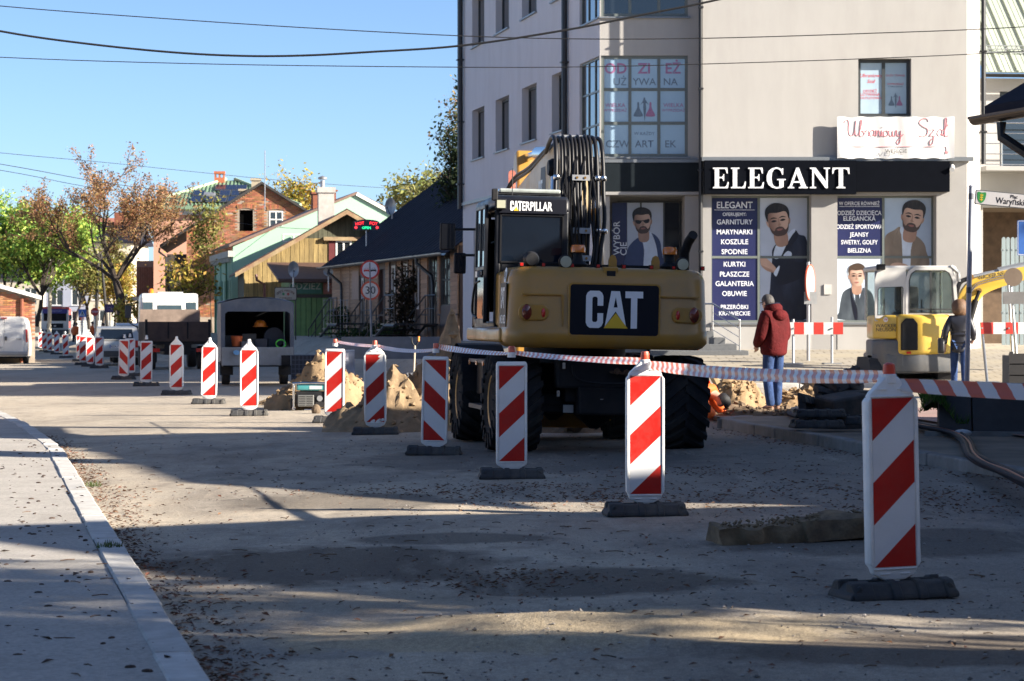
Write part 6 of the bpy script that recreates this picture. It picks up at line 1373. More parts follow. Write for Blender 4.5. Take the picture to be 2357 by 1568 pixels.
for i, x in enumerate(hx):
 big = i in (0, 10, 11); r = .027 if big else .02
 P = [(BX + x * .9, 2.6, 3.66), (BX + x * .95, 2.15, 3.80), (BX + x, 1.83, 3.79 + rr_.uniform(-.01, .03)), (BX + x * 1.02, 1.66, 3.66), (BX + x * 1.04, 1.58, 3.4), (BX + x * 1.05 + rr_.uniform(-.015, .015), 1.52, 3.1), (BX + x * 1.02 + rr_.uniform(-.02, .02), 1.46, 2.75), (BX + x * .98 + rr_.uniform(-.03, .03), 1.40, 2.4), (BX + x * .8, 1.36, 2.1), (BX + x * .7, 1.4, 1.75)]
 up(MB().tube(smooth_pts(P, 4, False), r, 8), 'hose', HOSE, smooth=60)
for i in range(16):
 x = rr_.uniform(-.2, .22); P = [(BX + x + rr_.uniform(-.03, .03), 1.62 - .06 * k + rr_.uniform(-.03, .03), 3.55 - k * .2) for k in range(rr_.randint(4, 8))]
 up(MB().tube(smooth_pts(P, 3, False), .008 + .004 * (i % 2), 5), 'cable', HOSE)
for k in range(2): up(MB().tube(smooth_pts([(BX - .17, 2.0 + k * .1, 3.74), (BX - .2, 2.8, 3.68 + k * .04), (BX - .2, 4.2, 3.52 + k * .05), (BX - .26, 5.2, 3.42 + k * .05), (BX - .34, 5.5, 3.2), (BX - .36, 5.5, 2.9)], 4, False), .022, 6), 'hose', HOSE, smooth=60)
for z, y in ((3.28, 1.53), (2.62, 1.40), (2.28, 1.34)):
 o = up(MB().b2((BX - .09, y - .035, z - .035), (BX + .13, y - .012, z + .035)), 'clamp_plate', STEEL())
 for q in (-.03, .07): up(MB().cyl((BX + q, y - .045, z), (BX + q, y - .03, z), .016, 8), 'bolt', mat('brass', (.4, .22, .06), .35, metal=.8), o)
 if z > 2.4:
  for x in (-.28, .235, .31): up(MB().lathe([(.036, -.03), (.042, -.02), (.042, .02), (.036, .03)], 12, T(BX + x, y + .01, z)), 'hose_clamp', CHR, smooth=40)
up(MB().b2((BX - .2, 1.84, 3.79), (BX + .16, 1.98, 3.83)), 'hose_guard', STEEL())
# ==== GUIDE BEACONS AND TAPE
def make_beacon(kind, mirror=False):
 """kind 'p' pointed shoulders, 's' square top. front faces -y"""
 t = bpy.data.objects.new('guide_beacon', None); COL.objects.link(t)
 ft = MB()
 for s in (-1, 1):
  prof = [(s * .165, 0), (s * .165, .025), (s * .115, .085), (s * .045, .095), (s * .04, 0)]
  ft.prismx(prof if s < 0 else prof[::-1], -.27, .27)
  for x in ((-.30, -.18), (-.075, -.02), (.075, .13), (.24, .30)):       # raised ribs leave pockets between them
   ft.prismx([(s * .18, 0), (s * .18, .03), (s * .123, .095), (s * .05, .105), (s * .045, .02)], *x)
 for s in (-1, 1): ft.prism([(s * .32, 0), (s * .32, .025), (s * .27, .085), (s * .25, .085), (s * .25, 0)], -.16, .16)
 ft.b2((-.29, -.05, 0), (.29, .05, .05))
 ft.build('foot', RUBBER(), t, bevel=.008, seg=1)
 hz0, hz1 = .125, 1.125
 W = .152
 if kind == 'p': out = [(-.06, hz0 - .03), (.06, hz0 - .03), (.125, hz0 + .005), (W - .012, hz0 + .05), (W, hz0 + .16), (W, hz1 - .12), (W - .025, hz1 - .015), (.055, hz1 + .055), (.04, hz1 + .075), (-.04, hz1 + .075), (-.055, hz1 + .055), (-W + .025, hz1 - .015), (-W, hz1 - .12), (-W, hz0 + .16), (-W + .012, hz0 + .05), (-.125, hz0 + .005)]
 else: out = [(-.05, hz0 - .05), (.05, hz0 - .05), (.14, hz0 + .005), (W - .002, hz0 + .02), (W - .002, hz1 - .025), (W - .015, hz1), (-W + .015, hz1), (-W + .002, hz1 - .025), (-W + .002, hz0 + .02), (-.14, hz0 + .005)]
 hs = MB(); hs.prism(out, -.030, .030); 
 hs.b2((-.035, -.022, .04), (.035, .022, hz0 - .02))
 H = hs.build('housing', WHITE(), t, bevel=.010, seg=2, smooth=40)
 rim = MB()
 for s in (-1, 1): rim.prism([(s * (W - .004), hz0 + .06), (s * (W - .004), hz1 - .06), (s * .128, hz1 - .035), (s * .128, hz0 + .035)], -.042, .042)
 rim.b2((-.128, -.04, hz1 - .038), (.128, .04, hz1 - .026)); rim.b2((-.128, -.04, hz0 + .026), (.128, .04, hz0 + .038))
 if kind == 'p':
  for x in (-.06, .06): rim.b2((x - .03, -.038, hz1 + .002), (x + .03, .038, hz1 + .012)); rim.b2((x - .03, -.038, hz0 - .0), (x + .03, .038, hz0 + .008))
 rim.build('rim', WHITE(), H, bevel=.006, seg=1, smooth=40)
 pw, z0, z1 = .122, hz0 + .042, hz1 - .042; h = z1 - z0; k = h / 4
 P = MB().b2((-pw, -.0335, z0), (pw, .0335, z1)).build('reflective_panel', mat('white_reflective', (.70, .71, .72), .35, var=.05, dirt=(.42, .40, .37), dirt_amt=.25, dscale=8), H)
 for st in ([(-1, 0), (1, 0), (-1, 1)], [(-1, 2), (1, 1), (1, 2), (-1, 3)], [(1, 3), (1, 4), (-1, 4)]):
  mb = MB()
  for s, yy in ((1, -.0352), (-1, .0352)):
   pts = [((-x if mirror else x) * pw * s, z1 - q * k) for x, q in st]
   mb.prism(pts, min(yy, yy * .96), max(yy, yy * .96))
  mb.build('red_stripe', RED(), P)
 MB().lathe([(.040, hz1 + .04), (.040, hz1 + .085), (.030, hz1 + .09), (.028, hz1 + .135), (.022, hz1 + .143), (0, hz1 + .143)], 14).build('post', WHITE(), t, smooth=40)
 return t
PROTO = {}
BE = [  # photo column, row of the base centre, turn, kind, mirrored, lean (degrees), label
 (2056, 1372, 16, 'p', 0, -1.2, 'nearest and largest striped beacon with an orange red cap, at the lower right'),
 (1484, 1184, 6, 'p', 0, 0, 'sunlit striped beacon before the big right tyre, tape tied to its red cap'),
 (1177, 1102, 3, 's', 0, 0, 'striped beacon in front of the left rear excavator wheels with dirt specks on it'),
 (998, 1047, -2, 's', 1, 1.2, 'clean striped beacon with reversed stripes just left of the excavator wheels'),
 (864, 1000, 0, 'p', 0, -.5, 'scuffed striped beacon with peeled red corner under the speed limit sign'),
 (769, 973, -4, 's', 0, .6, 'striped beacon in front of the generator where the tape begins'),
 (573, 957, 4, 'p', 0, 0, 'sunlit striped beacon before the right half of the open trailer'),
 (480, 930, 0, 'p', 0, 1, 'sunlit striped beacon at the left corner of the open trailer'),
 (406, 909, -3, 'p', 0, 0, 'sunlit striped beacon before the tipper lorry tailgate'),
 (336, 889, 2, 's', 0, .5, 'sunlit striped beacon at the left rear wheel of the tipper lorry'),
 (284, 874, -14, 's', 1, 1.5, 'striped beacon with reversed stripes in front of the pale parked car'),
 (299, 866, 8, 's', 0, 0, 'striped beacon half hidden behind the one with reversed stripes'),
 (228, 848, -2, 's', 0, .5, 'darkest striped beacon, rightmost of the four standing close together in the street'),
 (207, 844, 4, 'p', 0, 0, 'striped beacon second from the right in the cluster of four far up the street'),
 (191, 840, 2, 'p', 0, 0, 'striped beacon second from the left in the cluster of four far up the street'),
 (183, 832, 6, 's', 0, 0, 'striped beacon peeping out leftmost and rearmost of the cluster of four'),
 (152, 824, -8, 's', 0, -2.5, 'dark leaning striped beacon below the front of the red and white truck'),
 (130, 816, 4, 'p', 0, 0, 'far sunlit striped beacon with a tape end hanging from it'),
 (114, 812, 0, 'p', 0, 0, 'far striped beacon second from the van tail light'),
 (102, 810, 6, 'p', 0, 0, 'far striped beacon partly behind its right hand neighbour near the van'),
 (93, 806, 0, 's', 0, 0, 'far striped beacon nearest to the white van tail light')]
CAPS = []
for dx, dy, rz, kd, mi, ln, lab in BE:
 p = gnd(dx, dy); key = (kd, mi)
 if key not in PROTO: PROTO[key] = make_beacon(kd, bool(mi)); o = PROTO[key]
 else: o = copy_tree(PROTO[key])
 o.location = (p.x, p.y, road_z(p.x, p.y)); o.rotation_euler = (0, R(ln), R(rz)); tag(o, lab, 'guide beacon', 'striped guide beacons along the closed lane')
 CAPS.append(V((p.x, p.y, road_z(p.x, p.y))) + V((math.sin(R(ln)) * 1.215, 0, 1.215)))
 if dx == 864:
  for xx, z_, s_ in ((.09, 1.07, .035), (-.03, .185, .03), (.05, .19, .035), (.095, .2, .03)):
   MB().prism(smooth_pts([(xx - s_ * 1.3, z_ - s_ * .5), (xx - .2 * s_, z_ - s_ * .8), (xx + s_, z_ - s_ * .2), (xx + s_ * .5, z_ + s_ * .7), (xx - s_ * .5, z_ + .3 * s_)], 2), -.0362, -.035).build('peeled_patch', WHITE(), o)
for i in (0, 1):
 t = [x for x in COL.objects if x.get('label') == BE[i][6]][0]
 MB().lathe([(.032, 1.19), (.034, 1.24), (.030, 1.266), (.012, 1.275), (0, 1.276)], 14).build('cap', mat('cap_red', (.70, .07, .03), .35), t, smooth=50)
def tape_mat():
 m = bpy.data.materials.new('barrier_tape'); m.use_nodes = True; n, l = m.node_tree.nodes, m.node_tree.links; p = n['Principled BSDF']
 uv = n.new('ShaderNodeUVMap'); sx = n.new('ShaderNodeSeparateXYZ'); l.new(uv.outputs[0], sx.inputs[0])
 a = n.new('ShaderNodeMath'); a.operation = 'MULTIPLY_ADD'; l.new(sx.outputs[1], a.inputs[0]); a.inputs[1].default_value = .35; l.new(sx.outputs[0], a.inputs[2])
 f = n.new('ShaderNodeMath'); f.operation = 'FRACT'; l.new(a.outputs[0], f.inputs[0]); g_ = n.new('ShaderNodeMath'); g_.operation = 'GREATER_THAN'; g_.inputs[1].default_value = .5; l.new(f.outputs[0], g_.inputs[0])
 mx = n.new('ShaderNodeMix'); mx.data_type = 'RGBA'; l.new(g_.outputs[0], mx.inputs[0]); mx.inputs[6].default_value = (.72, .72, .74, 1); mx.inputs[7].default_value = (.62, .16, .11, 1)
 l.new(mx.outputs[2], p.inputs['Base Color']); p.inputs['Roughness'].default_value = .3
 tr = n.new('ShaderNodeBsdfTranslucent'); l.new(mx.outputs[2], tr.inputs[0]); ms = n.new('ShaderNodeMixShader'); ms.inputs[0].default_value = .3
 l.new(p.outputs[0], ms.inputs[1]); l.new(tr.outputs[0], ms.inputs[2]); l.new(ms.outputs[0], n['Material Output'].inputs[0]); return m
TP = tape_mat()
BT = thing('barrier_tape', 'red and white barrier tape strung slack between the beacon posts', 'tape', CAPS[5])
def span(a, b, sag, w0, w1, tw0, tw1, tw2):
 n = 40; vs = []; uvs = []; L = (b - a).length; d = (b - a).normalized(); sd = V((-d.y, d.x, 0)).normalized(); rows = 5
 for i in range(n + 1):
  u = i / n; c = a.lerp(b, u) + V((0, 0, -sag * 4 * u * (1 - u))); tw = (tw0 * (1 - u) ** 2 + 2 * tw1 * u * (1 - u) + tw2 * u * u); wd = lerp(w0, w1, u) * (1 - .25 * math.exp(-u * 14) - .25 * math.exp(-(1 - u) * 14))
  dr = V((0, 0, 1)) * math.cos(tw) + sd * math.sin(tw)
  for r in range(rows):
   q = r / (rows - 1) - .5; vs.append(c + dr * q * wd + sd * (.006 * math.sin(q * 9 + u * 7) + .004 * math.sin(u * 31))); uvs.append((u * L / .165, q))
 mb = MB(); fs = [(i * rows + r, i * rows + r + 1, (i + 1) * rows + r + 1, (i + 1) * rows + r) for i in range(n) for r in range(rows - 1)]; mb.add([v - CAPS[5] for v in vs], fs)
 me = mb.mesh('tape_span', TP, smooth=80); ul = me.uv_layers.new(name='UVMap')
 for lp in me.loops: ul.data[lp.index].uv = uvs[lp.vertex_index]
 link('tape_span', me, BT)
D_ = V((0, 0, -.015))
span(CAPS[5] + V((.03, 0, .02)), CAPS[4] + D_, .012, .05, .055, .9, .5, .9)
span(CAPS[4] + D_ + V((.03, 0, 0)), CAPS[3] + D_, .035, .06, .06, .5, .8, .8)
span(CAPS[3] + V((.03, 0, .02)), CAPS[2] + D_, .015, .075, .05, .3, .7, .9)
span(CAPS[2] + D_ + V((.03, 0, .01)), CAPS[1] + D_, .015, .055, .07, .4, 1.2, .3)
span(CAPS[1] + D_ + V((.03, 0, -.03)), CAPS[0] + D_, .03, .085, .085, .2, .25, .35)
span(CAPS[0] + V((.03, 0, -.06)), CAPS[0] + V((2.9, -1.7, -.10)), .03, .09, .09, .25, .2, .2)
for i in (1, 2, 3, 4, 5): MB().lathe([(.031, -.05), (.033, -.02), (.033, .03), (.029, .05)], 10, T(*(CAPS[i] - CAPS[5] + V((0, 0, .01))))).build('tape_knot', TP if False else mat('knot_red', (.62, .14, .09), .4, var=.4, scale=30), BT, smooth=40)
# ==== VEHICLES
CARW = lambda: mat('white_car_paint', (.66, .66, .64), .28, var=.03, coat=.5, dirt=(.40, .36, .30), dirt_amt=.25, dscale=2)
PLASTIC = mat('grey_plastic', (.06, .062, .065), .55, var=.1); TYC = mat('car_tyre', (.022, .022, .024), .8, var=.2)
def wheel(parent, x, y, r, w_=.2, rimm=None):
 o = MB().lathe([(r * .62, -w_ / 2), (r * .95, -w_ / 2), (r, -w_ / 3), (r, w_ / 3), (r * .95, w_ / 2), (r * .62, w_ / 2)], 20, T(x, y, r) @ RY(90)).build('wheel', TYC, parent, smooth=40)
 MB().lathe([(0, -w_ * .42), (r * .3, -w_ * .45), (r * .62, -w_ * .35), (r * .62, w_ * .35), (r * .3, w_ * .45), (0, w_ * .42)], 16, T(x, y, r) @ RY(90)).build('rim', rimm or STEEL(), o, smooth=40)
 return o
PLT = lambda: mat('number_plate', (.70, .71, .70), .4); PLX = lambda: mat('plate_letters', (.03, .03, .035), .5)
def plate(parent, x, y, z, s='BZA 29E8H', rz=0):
 o = MB().box((x, y, z), (.52, .012, .115)).build('number_plate', PLT(), parent); text(s, .075, PLX(), o, (x + .02, y - .008, z), bold=.01, fit=.42)
 MB().box((x - .24, y - .007, z), (.035, .004, .11)).build('plate_band', mat('plate_blue', (.02, .06, .35), .4), o)
# ---- white panel van at the left edge, its back to the camera
p = gnd(30, 838); VN = thing('van', 'white panel van seen from behind at the left edge', 'van', (p.x - .45, p.y + .35, cross(p.x)), R(7))
prof = [(-.93, .30), (.93, .30), (.95, .55), (.955, 1.0), (.93, 1.30), (.86, 1.72), (.78, 1.86), (.62, 1.93), (-.62, 1.93), (-.78, 1.86), (-.86, 1.72), (-.93, 1.30), (-.955, 1.0), (-.95, .55)]
vb = MB(); n_ = len(prof)
st = [(0.02, .965, 0), (.06, 1, 0), (3.4, 1, 0), (3.9, .97, -.02), (4.75, .93, -1.02)]
vs = []
for y, k, dz in st: vs += [(x * k, y + (.10 * max(0, (z - 1.0)) / .9 if y < .1 else 0), min(z, 1.93 + dz) if dz < -.5 else z + dz * (z > 1.5)) for x, z in prof]
vb.add(vs, [(i * n_ + j, i * n_ + (j + 1) % n_, (i + 1) * n_ + (j + 1) % n_, (i + 1) * n_ + j) for i in range(len(st) - 1) for j in range(n_)] + [tuple(range(n_ - 1, -1, -1)), tuple(range((len(st) - 1) * n_, len(st) * n_))])
vb.build('body', CARW(), VN, smooth=35)
for s in (-1, 1):
 x0_, x1_ = (s * .012, s * .80); a, b = min(x0_, x1_), max(x0_, x1_)
 d = MB().add([(a, -.012, .48), (b, -.012, .48), (b, -.012, 1.05), (b - (.06 * s if s > 0 else 0), .085, 1.80), (a + (.06 if s < 0 else 0), .085, 1.80), (a, -.012, 1.05), (a, .05, .48), (b, .05, .48), (b, .05, 1.05), (b - (.06 * s if s > 0 else 0), .14, 1.80), (a + (.06 if s < 0 else 0), .14, 1.80), (a, .05, 1.05)],
  [(0, 1, 2, 5), (5, 2, 3, 4), (0, 6, 7, 1), (1, 7, 8, 2), (2, 8, 9, 3), (3, 9, 10, 4), (4, 10, 11, 5), (5, 11, 6, 0)]).build('rear_door', CARW(), VN, bevel=.006, seg=1)
 pn_ = MB(); u0, u1 = (.07, .66)
 A = lambda u, z: (s * (.012 + u), -.012 + .097 * max(0, z - 1.05) / .75 - .010, z)
 P = [A(u0, 1.18), A(u1, 1.18), A(u1 - .02, 1.70), A(u0 + .01, 1.72)]
 pn_.poly(P if s > 0 else P[::-1]); pn_.build('pressed_panel', CARW(), d); pn_ = MB(); P2 = [A(u0 + .04, .56), A(u1 - .06, .56), A(u1 - .04, .80), A(u0 + .04, .80)]; pn_.poly(P2 if s > 0 else P2[::-1])
 pn_.build('pressed_panel', CARW(), d)
 MB().prism([(s * .875, .86), (s * .955, .90), (s * .93, 1.40), (s * .86, 1.42)], .0, .12).build('tail_light', mat('van_tail_lens', (.50, .03, .025), .15, coat=.6), VN, bevel=.02, seg=2, smooth=40)
 MB().prism([(s * .83, .55), (s * .95, .55), (s * .955, .85), (s * .86, .85)], -.01, .1).build('corner_bumper', CARW(), VN, bevel=.02)
MB().b2((-.95, -.11, .34), (.95, .1, .50)).build('bumper', mat('van_bumper', (.30, .30, .30), .45, var=.1), VN, bevel=.04, seg=3, smooth=40)
MB().b2((-.9, .1, .22), (.9, 4.4, .42)).build('underbody', CHAS, VN)
MB().b2((-.12, -.02, 1.85), (.12, .12, 1.89)).build('brake_light', REDL, VN)
MB().b2((.03, -.05, .95), (.12, .0, 1.12)).build('door_handle', PLASTIC, VN, bevel=.02)
text('Trafic', .07, PLASTIC, VN, (.60, -.026, 1.0), bold=.01, shear=.15); plate(VN, -.28, -.03, .66)
for y in (.75, 3.85):
 for s in (-1, 1): wheel(VN, s * .82, y, .33, .22)
MB().b2((.95, 3.3, 1.25), (1.2, 3.42, 1.5)).build('wing_mirror', PLASTIC, VN, bevel=.02)
# ---- red and white tipper truck far up the street, facing the camera
p = gnd(126, 790); MT = thing('truck', 'truck with white cab, purple sun visor and red tipper body facing the camera', 'truck', (p.x, p.y, p.z + .05), R(9))
MB().b2((-1.2, 0, .95), (1.2, 2.0, 2.75)).build('cab', CARW(), MT, bevel=.10, seg=3, smooth=40)
MB().b2((-1.25, 2.3, 1.1), (1.25, 7.2, 2.85)).b2((-1.2, 2.1, 2.5), (1.2, 2.9, 3.02)).build('tipper_body', mat('truck_red', (.50, .06, .045), .4, var=.1), MT, bevel=.05)
MB().b2((-1.0, -.03, 1.75), (1.0, .02, 2.5)).build('windscreen', CABG, MT, bevel=.01)
MB().prismx([(-.16, 2.42), (-.02, 2.42), (0, 2.82), (-.06, 2.82)], -1.08, 1.08).build('sun_visor', mat('visor_purple', (.045, .03, .16), .35), MT)
text('TRANSPORT', .16, mat('visor_letters', (.30, .30, .45), .4), MT, (0, -.13, 2.62), rz=0, bold=.01)
MB().b2((-.72, -.04, 1.12), (.72, .02, 1.52)).build('grille', CHAS, MT)
MB().b2((-.1, -.05, 1.24), (.1, -.03, 1.36)).build('badge', STEEL(), MT)
MB().b2((-1.2, -.1, .45), (1.2, .3, .95)).build('bumper', PLASTIC, MT, bevel=.05)
for s in (-1, 1):
 MB().b2((s * .9 - .18, -.12, .62), (s * .9 + .18, -.08, .8)).build('headlight', LENS, MT); MB().b2((s * 1.25 - .12 + .1 * s, -.05, 1.7), (s * 1.25 + .12 + .1 * s, .08, 2.3)).build('mirror', PLASTIC, MT)
 for y in (.8, 4.6, 6.0): wheel(MT, s * 1.02, y, .5, .32)
MB().lathe([(.11, 0), (.11, .1), (.06, .16), (0, .17)], 12, T(.75, .8, 2.76)).build('beacon_lamp', AMB, MT, smooth=40); MB().b2((-1.0, 6, .5), (1.0, .3, .9)).build('chassis', CHAS, MT)
text('BI', .1, PLX(), MT, (.75, -.12, .72))
# ---- white cab tipper lorry, back to the camera
p = gnd(406, 851.5); TP_ = thing('tipper_lorry', 'white cab lorry with a worn brown dropside tipper body seen from behind', 'lorry', (p.x, p.y + .3, p.z), R(12.5))
DRP = mat('worn_brown_sides', (.045, .026, .022), .6, var=.25, dirt=(.13, .10, .075), dirt_amt=.4, dscale=2); DRL = mat('worn_grey_sides', (.17, .15, .125), .6, var=.25, dirt=(.10, .07, .05), dirt_amt=.5, dscale=2)
MB().b2((-1.05, -.05, .95), (1.05, .0, 1.62)).build('tailgate', DRP, TP_, bevel=.01); [MB().b2((q, -.07, 1.05), (q + .05, -.05, 1.6)).build('hinge', CHAS, TP_) for q in (-.35, .3)]
for s in (-1, 1):
 o = MB().b2((s * 1.03, 0, .95), (s * 1.07, 3.4, 1.62)).build('dropside', DRL, TP_)
 for i in range(6): MB().b2((s * 1.075, .05 + i * .62, .95), (s * 1.11, .13 + i * .62, 1.62)).build('rib', DRL, o)
 MB().b2((s * 1.06 - .04, -.06, .9), (s * 1.06 + .04, .06, 1.70)).build('corner_post', CHAS, TP_)
MB().b2((-1.05, 0, .85), (1.05, 3.4, .95)).b2((-.45, 0, .5), (.45, 5.2, .85)).build('chassis', CHAS, TP_)
MB().b2((-1.05, 3.38, .95), (1.05, 3.45, 2.05)).build('headboard', mat('headboard', (.20, .15, .12), .6, var=.25, dirt=(.1, .07, .06)), TP_)
cabp = MB(); cabp.prismx([(3.55, .7), (5.2, .7), (5.2, 1.5), (4.95, 2.35), (4.7, 2.58), (3.65, 2.62), (3.55, 2.5)], -1.0, 1.0); cabp.build('cab', CARW(), TP_, bevel=.08, seg=3, smooth=40)
MB().b2((-.42, 3.53, 1.85), (.42, 3.56, 2.2)).build('rear_window', mat('cab_window_blue', (.05, .08, .10), .08, spec=.8, coat=.5), TP_, bevel=.01); 
for s in (-1, 1): MB().b2((s * .76 - .17, 3.53, 1.85), (s * .76 + .17, 3.56, 2.3)).build('rear_window', mat('cab_window_blue', (.05, .08, .10), .08), TP_)
text('IVECO', .10, mat('iveco_relief', (.55, .55, .53), .4), TP_, (0, 3.54, 2.36), bold=.02)
MB().b2((-.4, 3.9, 2.62), (.5, 4.5, 2.67)).build('roof_hatch', CARW(), TP_, bevel=.02); MB().lathe([(.09, 0), (.09, .14), (.05, .18), (0, .18)], 12, T(-.62, 3.9, 2.6)).build('beacon_lamp', AMB, TP_, smooth=40)
MB().tube([(-1.0, 5.0, 2.3), (-1.35, 5.1, 2.25), (-1.35, 5.1, 1.6), (-1.0, 5.1, 1.4)], .02, 6).build('mirror_arm', CHAS, TP_); MB().b2((-1.46, 5.05, 1.75), (-1.24, 5.12, 2.2)).build('mirror', PLASTIC, TP_, bevel=.02)
for y in (.7, 4.6):
 for s in (-1, 1): wheel(TP_, s * .86, y, .40, .30)
MB().b2((-.9, -.02, .62), (.9, .04, .72)).build('rear_bar', CHAS, TP_)
for s in (-1, 1): MB().b2((s * .75 - .14, -.04, .6), (s * .75 + .14, -.015, .72)).build('tail_light', REDL, TP_)
# ---- tarpaulin trailer, open at the back, full of tools
p = gnd(590, 889); TR = thing('trailer', 'box trailer with grey tarpaulin, open at the back and full of tools', 'trailer', (p.x, p.y + .2, p.z), R(9))
TARP = mat('tarpaulin_blue_grey', (.075, .09, .12), .6, var=.15, scale=2, bump=.5, bscale=4, dirt=(.28, .27, .25), dirt_amt=.4, dscale=1.5); TARL = mat('tarpaulin_side', (.20, .185, .17), .6, var=.15, scale=2, bump=.5, bscale=4); ALU = mat('trailer_panel', (.24, .25, .26), .4, metal=.4, var=.15, dirt=(.16, .14, .12), dirt_amt=.5)
W2_, L_t, z0_, zt_ = .84, 3.2, .55, 2.02
g_ = MB(); g_.grid(lambda u, v: (-W2_ - .02 - .03 * math.sin(u * 17) * math.sin(v * 3.1), u * L_t, lerp(.95, zt_, v)), 24, 6); g_.build('side_tarpaulin', TARL, TR, smooth=80)
g_ = MB(); g_.grid(lambda u, v: (W2_ + .02 + .02 * math.sin(u * 13), u * L_t, lerp(.95, zt_, v)), 20, 6); g_.build('side_tarpaulin', TARP, TR, smooth=80)
g_ = MB(); g_.grid(lambda u, v: (lerp(-W2_ - .04, W2_ + .04, u), v * L_t - .03, zt_ + .02 + .13 * math.sin(math.pi * u) ** .7 + .02 * math.sin(v * 16 + u * 5)), 20, 16); g_.build('roof_tarpaulin', TARP, TR, smooth=80)
g_ = MB(); g_.add([(-W2_ - .03, -.05, zt_ + .02), (W2_ + .03, -.05, zt_ + .02), (W2_ - .12, -.07, zt_ - .20), (-W2_ + .12, -.07, zt_ - .20), (W2_ + .03, -.05, zt_ - .32), (-W2_ - .03, -.05, zt_ - .32), (0, -.05, zt_ + .14), (-.45, -.05, zt_ + .11), (.45, -.05, zt_ + .11)], [(0, 7, 6, 8, 1, 2, 3), (1, 4, 2), (0, 3, 5)]); g_.build('rolled_flap', TARP, TR)
for s in (-1, 1): MB().b2((s * W2_ - .05, -.05, z0_), (s * W2_ + .05, .02, zt_)).build('corner_post', TARP, TR, bevel=.01)
MB().b2((-W2_ - .03, -.07, z0_ - .05), (W2_ + .03, -.02, .95)).build('tailboard', ALU, TR, bevel=.01); MB().b2((.58, -.09, z0_ - .05), (.80, -.07, z0_ + .2)).build('lamp_grid', CHAS, TR)
MB().b2((-W2_, 0, z0_ - .08), (W2_, L_t, z0_)).b2((-W2_, L_t - .05, z0_), (W2_, L_t, zt_)).build('floor', CHAS, TR); MB().b2((-W2_, 0, z0_), (-W2_ + .03, L_t, .95)).b2((W2_ - .03, 0, z0_), (W2_, L_t, .95)).build('side_board', ALU, TR)
for s in (-1, 1): wheel(TR, s * .72, 1.3, .3, .2); MB().b2((s * .72 - .16, .75, .25), (s * .72 + .16, .78, .6)).build('mud_flap', TYC, TR)
MB().prismz(smooth_pts([(-.05, -.0), (.05, -.02), (.08, .06), (0, .1), (-.07, .06)], 2), 0, .1).build('sticker', mat('sticker_blue', (.15, .35, .6), .4), TR).matrix_local = T(-.52, -.075, .78) @ RX(90)
rt = random.Random(9)
def tool(name, label, mb, m, x, y, z, rz=0): o = mb.build(name, m, None, bevel=.006, seg=1); o.matrix_world = T(*TR.location) @ RZ(9) @ T(x, y, z) @ RZ(rz); tag(o, label, name.replace('_', ' '), 'tools and boxes heaped in the open trailer'); return o
tool('road_helmet', 'orange helmet hanging in the dark of the open trailer', MB().lathe([(.16, 0), (.15, .08), (.09, .15), (0, .17)], 14).lathe([(.19, -.01), (.19, .01), (.15, .012)], 14), mat('helmet_orange', (.85, .26, .03), .4), .12, .9, 1.45)
tool('orange_bucket', 'orange bucket at the left inside the open trailer', MB().lathe([(.11, 0), (.15, .26), (.14, .26), (.10, .02)], 14), mat('bucket_orange', (.75, .15, .04), .5), -.48, .5, .96, 20)
tool('green_rope', 'bright green loop of strap at the right end of the trailer tailboard', MB().tube([(.12 * math.cos(a), .04 * math.sin(a * 2), .1 + .1 * math.sin(a)) for a in [R(30 * k) for k in range(13)]], .018, 6), mat('strap_green', (.12, .75, .08), .5), .58, .12, .93)
tool('cable_drum', 'dark cable drum at the right inside the open trailer', MB().lathe([(.25, -.15), (.25, -.12), (.12, -.11), (.12, .11), (.25, .12), (.25, .15)], 18, RX(90)), mat('drum_dark', (.03, .035, .05), .6), .45, .8, 1.18)
for i, (x, y, z, sx, sy, sz, c) in enumerate(((-.55, 1.2, .95, .4, .4, .3, (.04, .04, .045)), (-.15, .9, .95, .35, .3, .34, (.09, .08, .07)), (.15, .6, .95, .3, .3, .22, (.05, .055, .07)), (-.25, .4, .95, .3, .2, .16, (.10, .10, .11)), (.0, 1.6, .95, .6, .4, .5, (.03, .03, .035)))):
 tool('tool_box', ('dark tool box far left in the trailer', 'tall brown box in the middle of the trailer', 'blue grey box in front of the tall brown one', 'low grey tray at the trailer opening', 'large black box at the back of the trailer')[i], MB().b2((-sx / 2, -sy / 2, 0), (sx / 2, sy / 2, sz)), mat('box_%d%d%d' % tuple(int(v * 100) for v in c), c, .6), x, y, z - .4 if i == 4 else z - .02, rt.uniform(-20, 20))
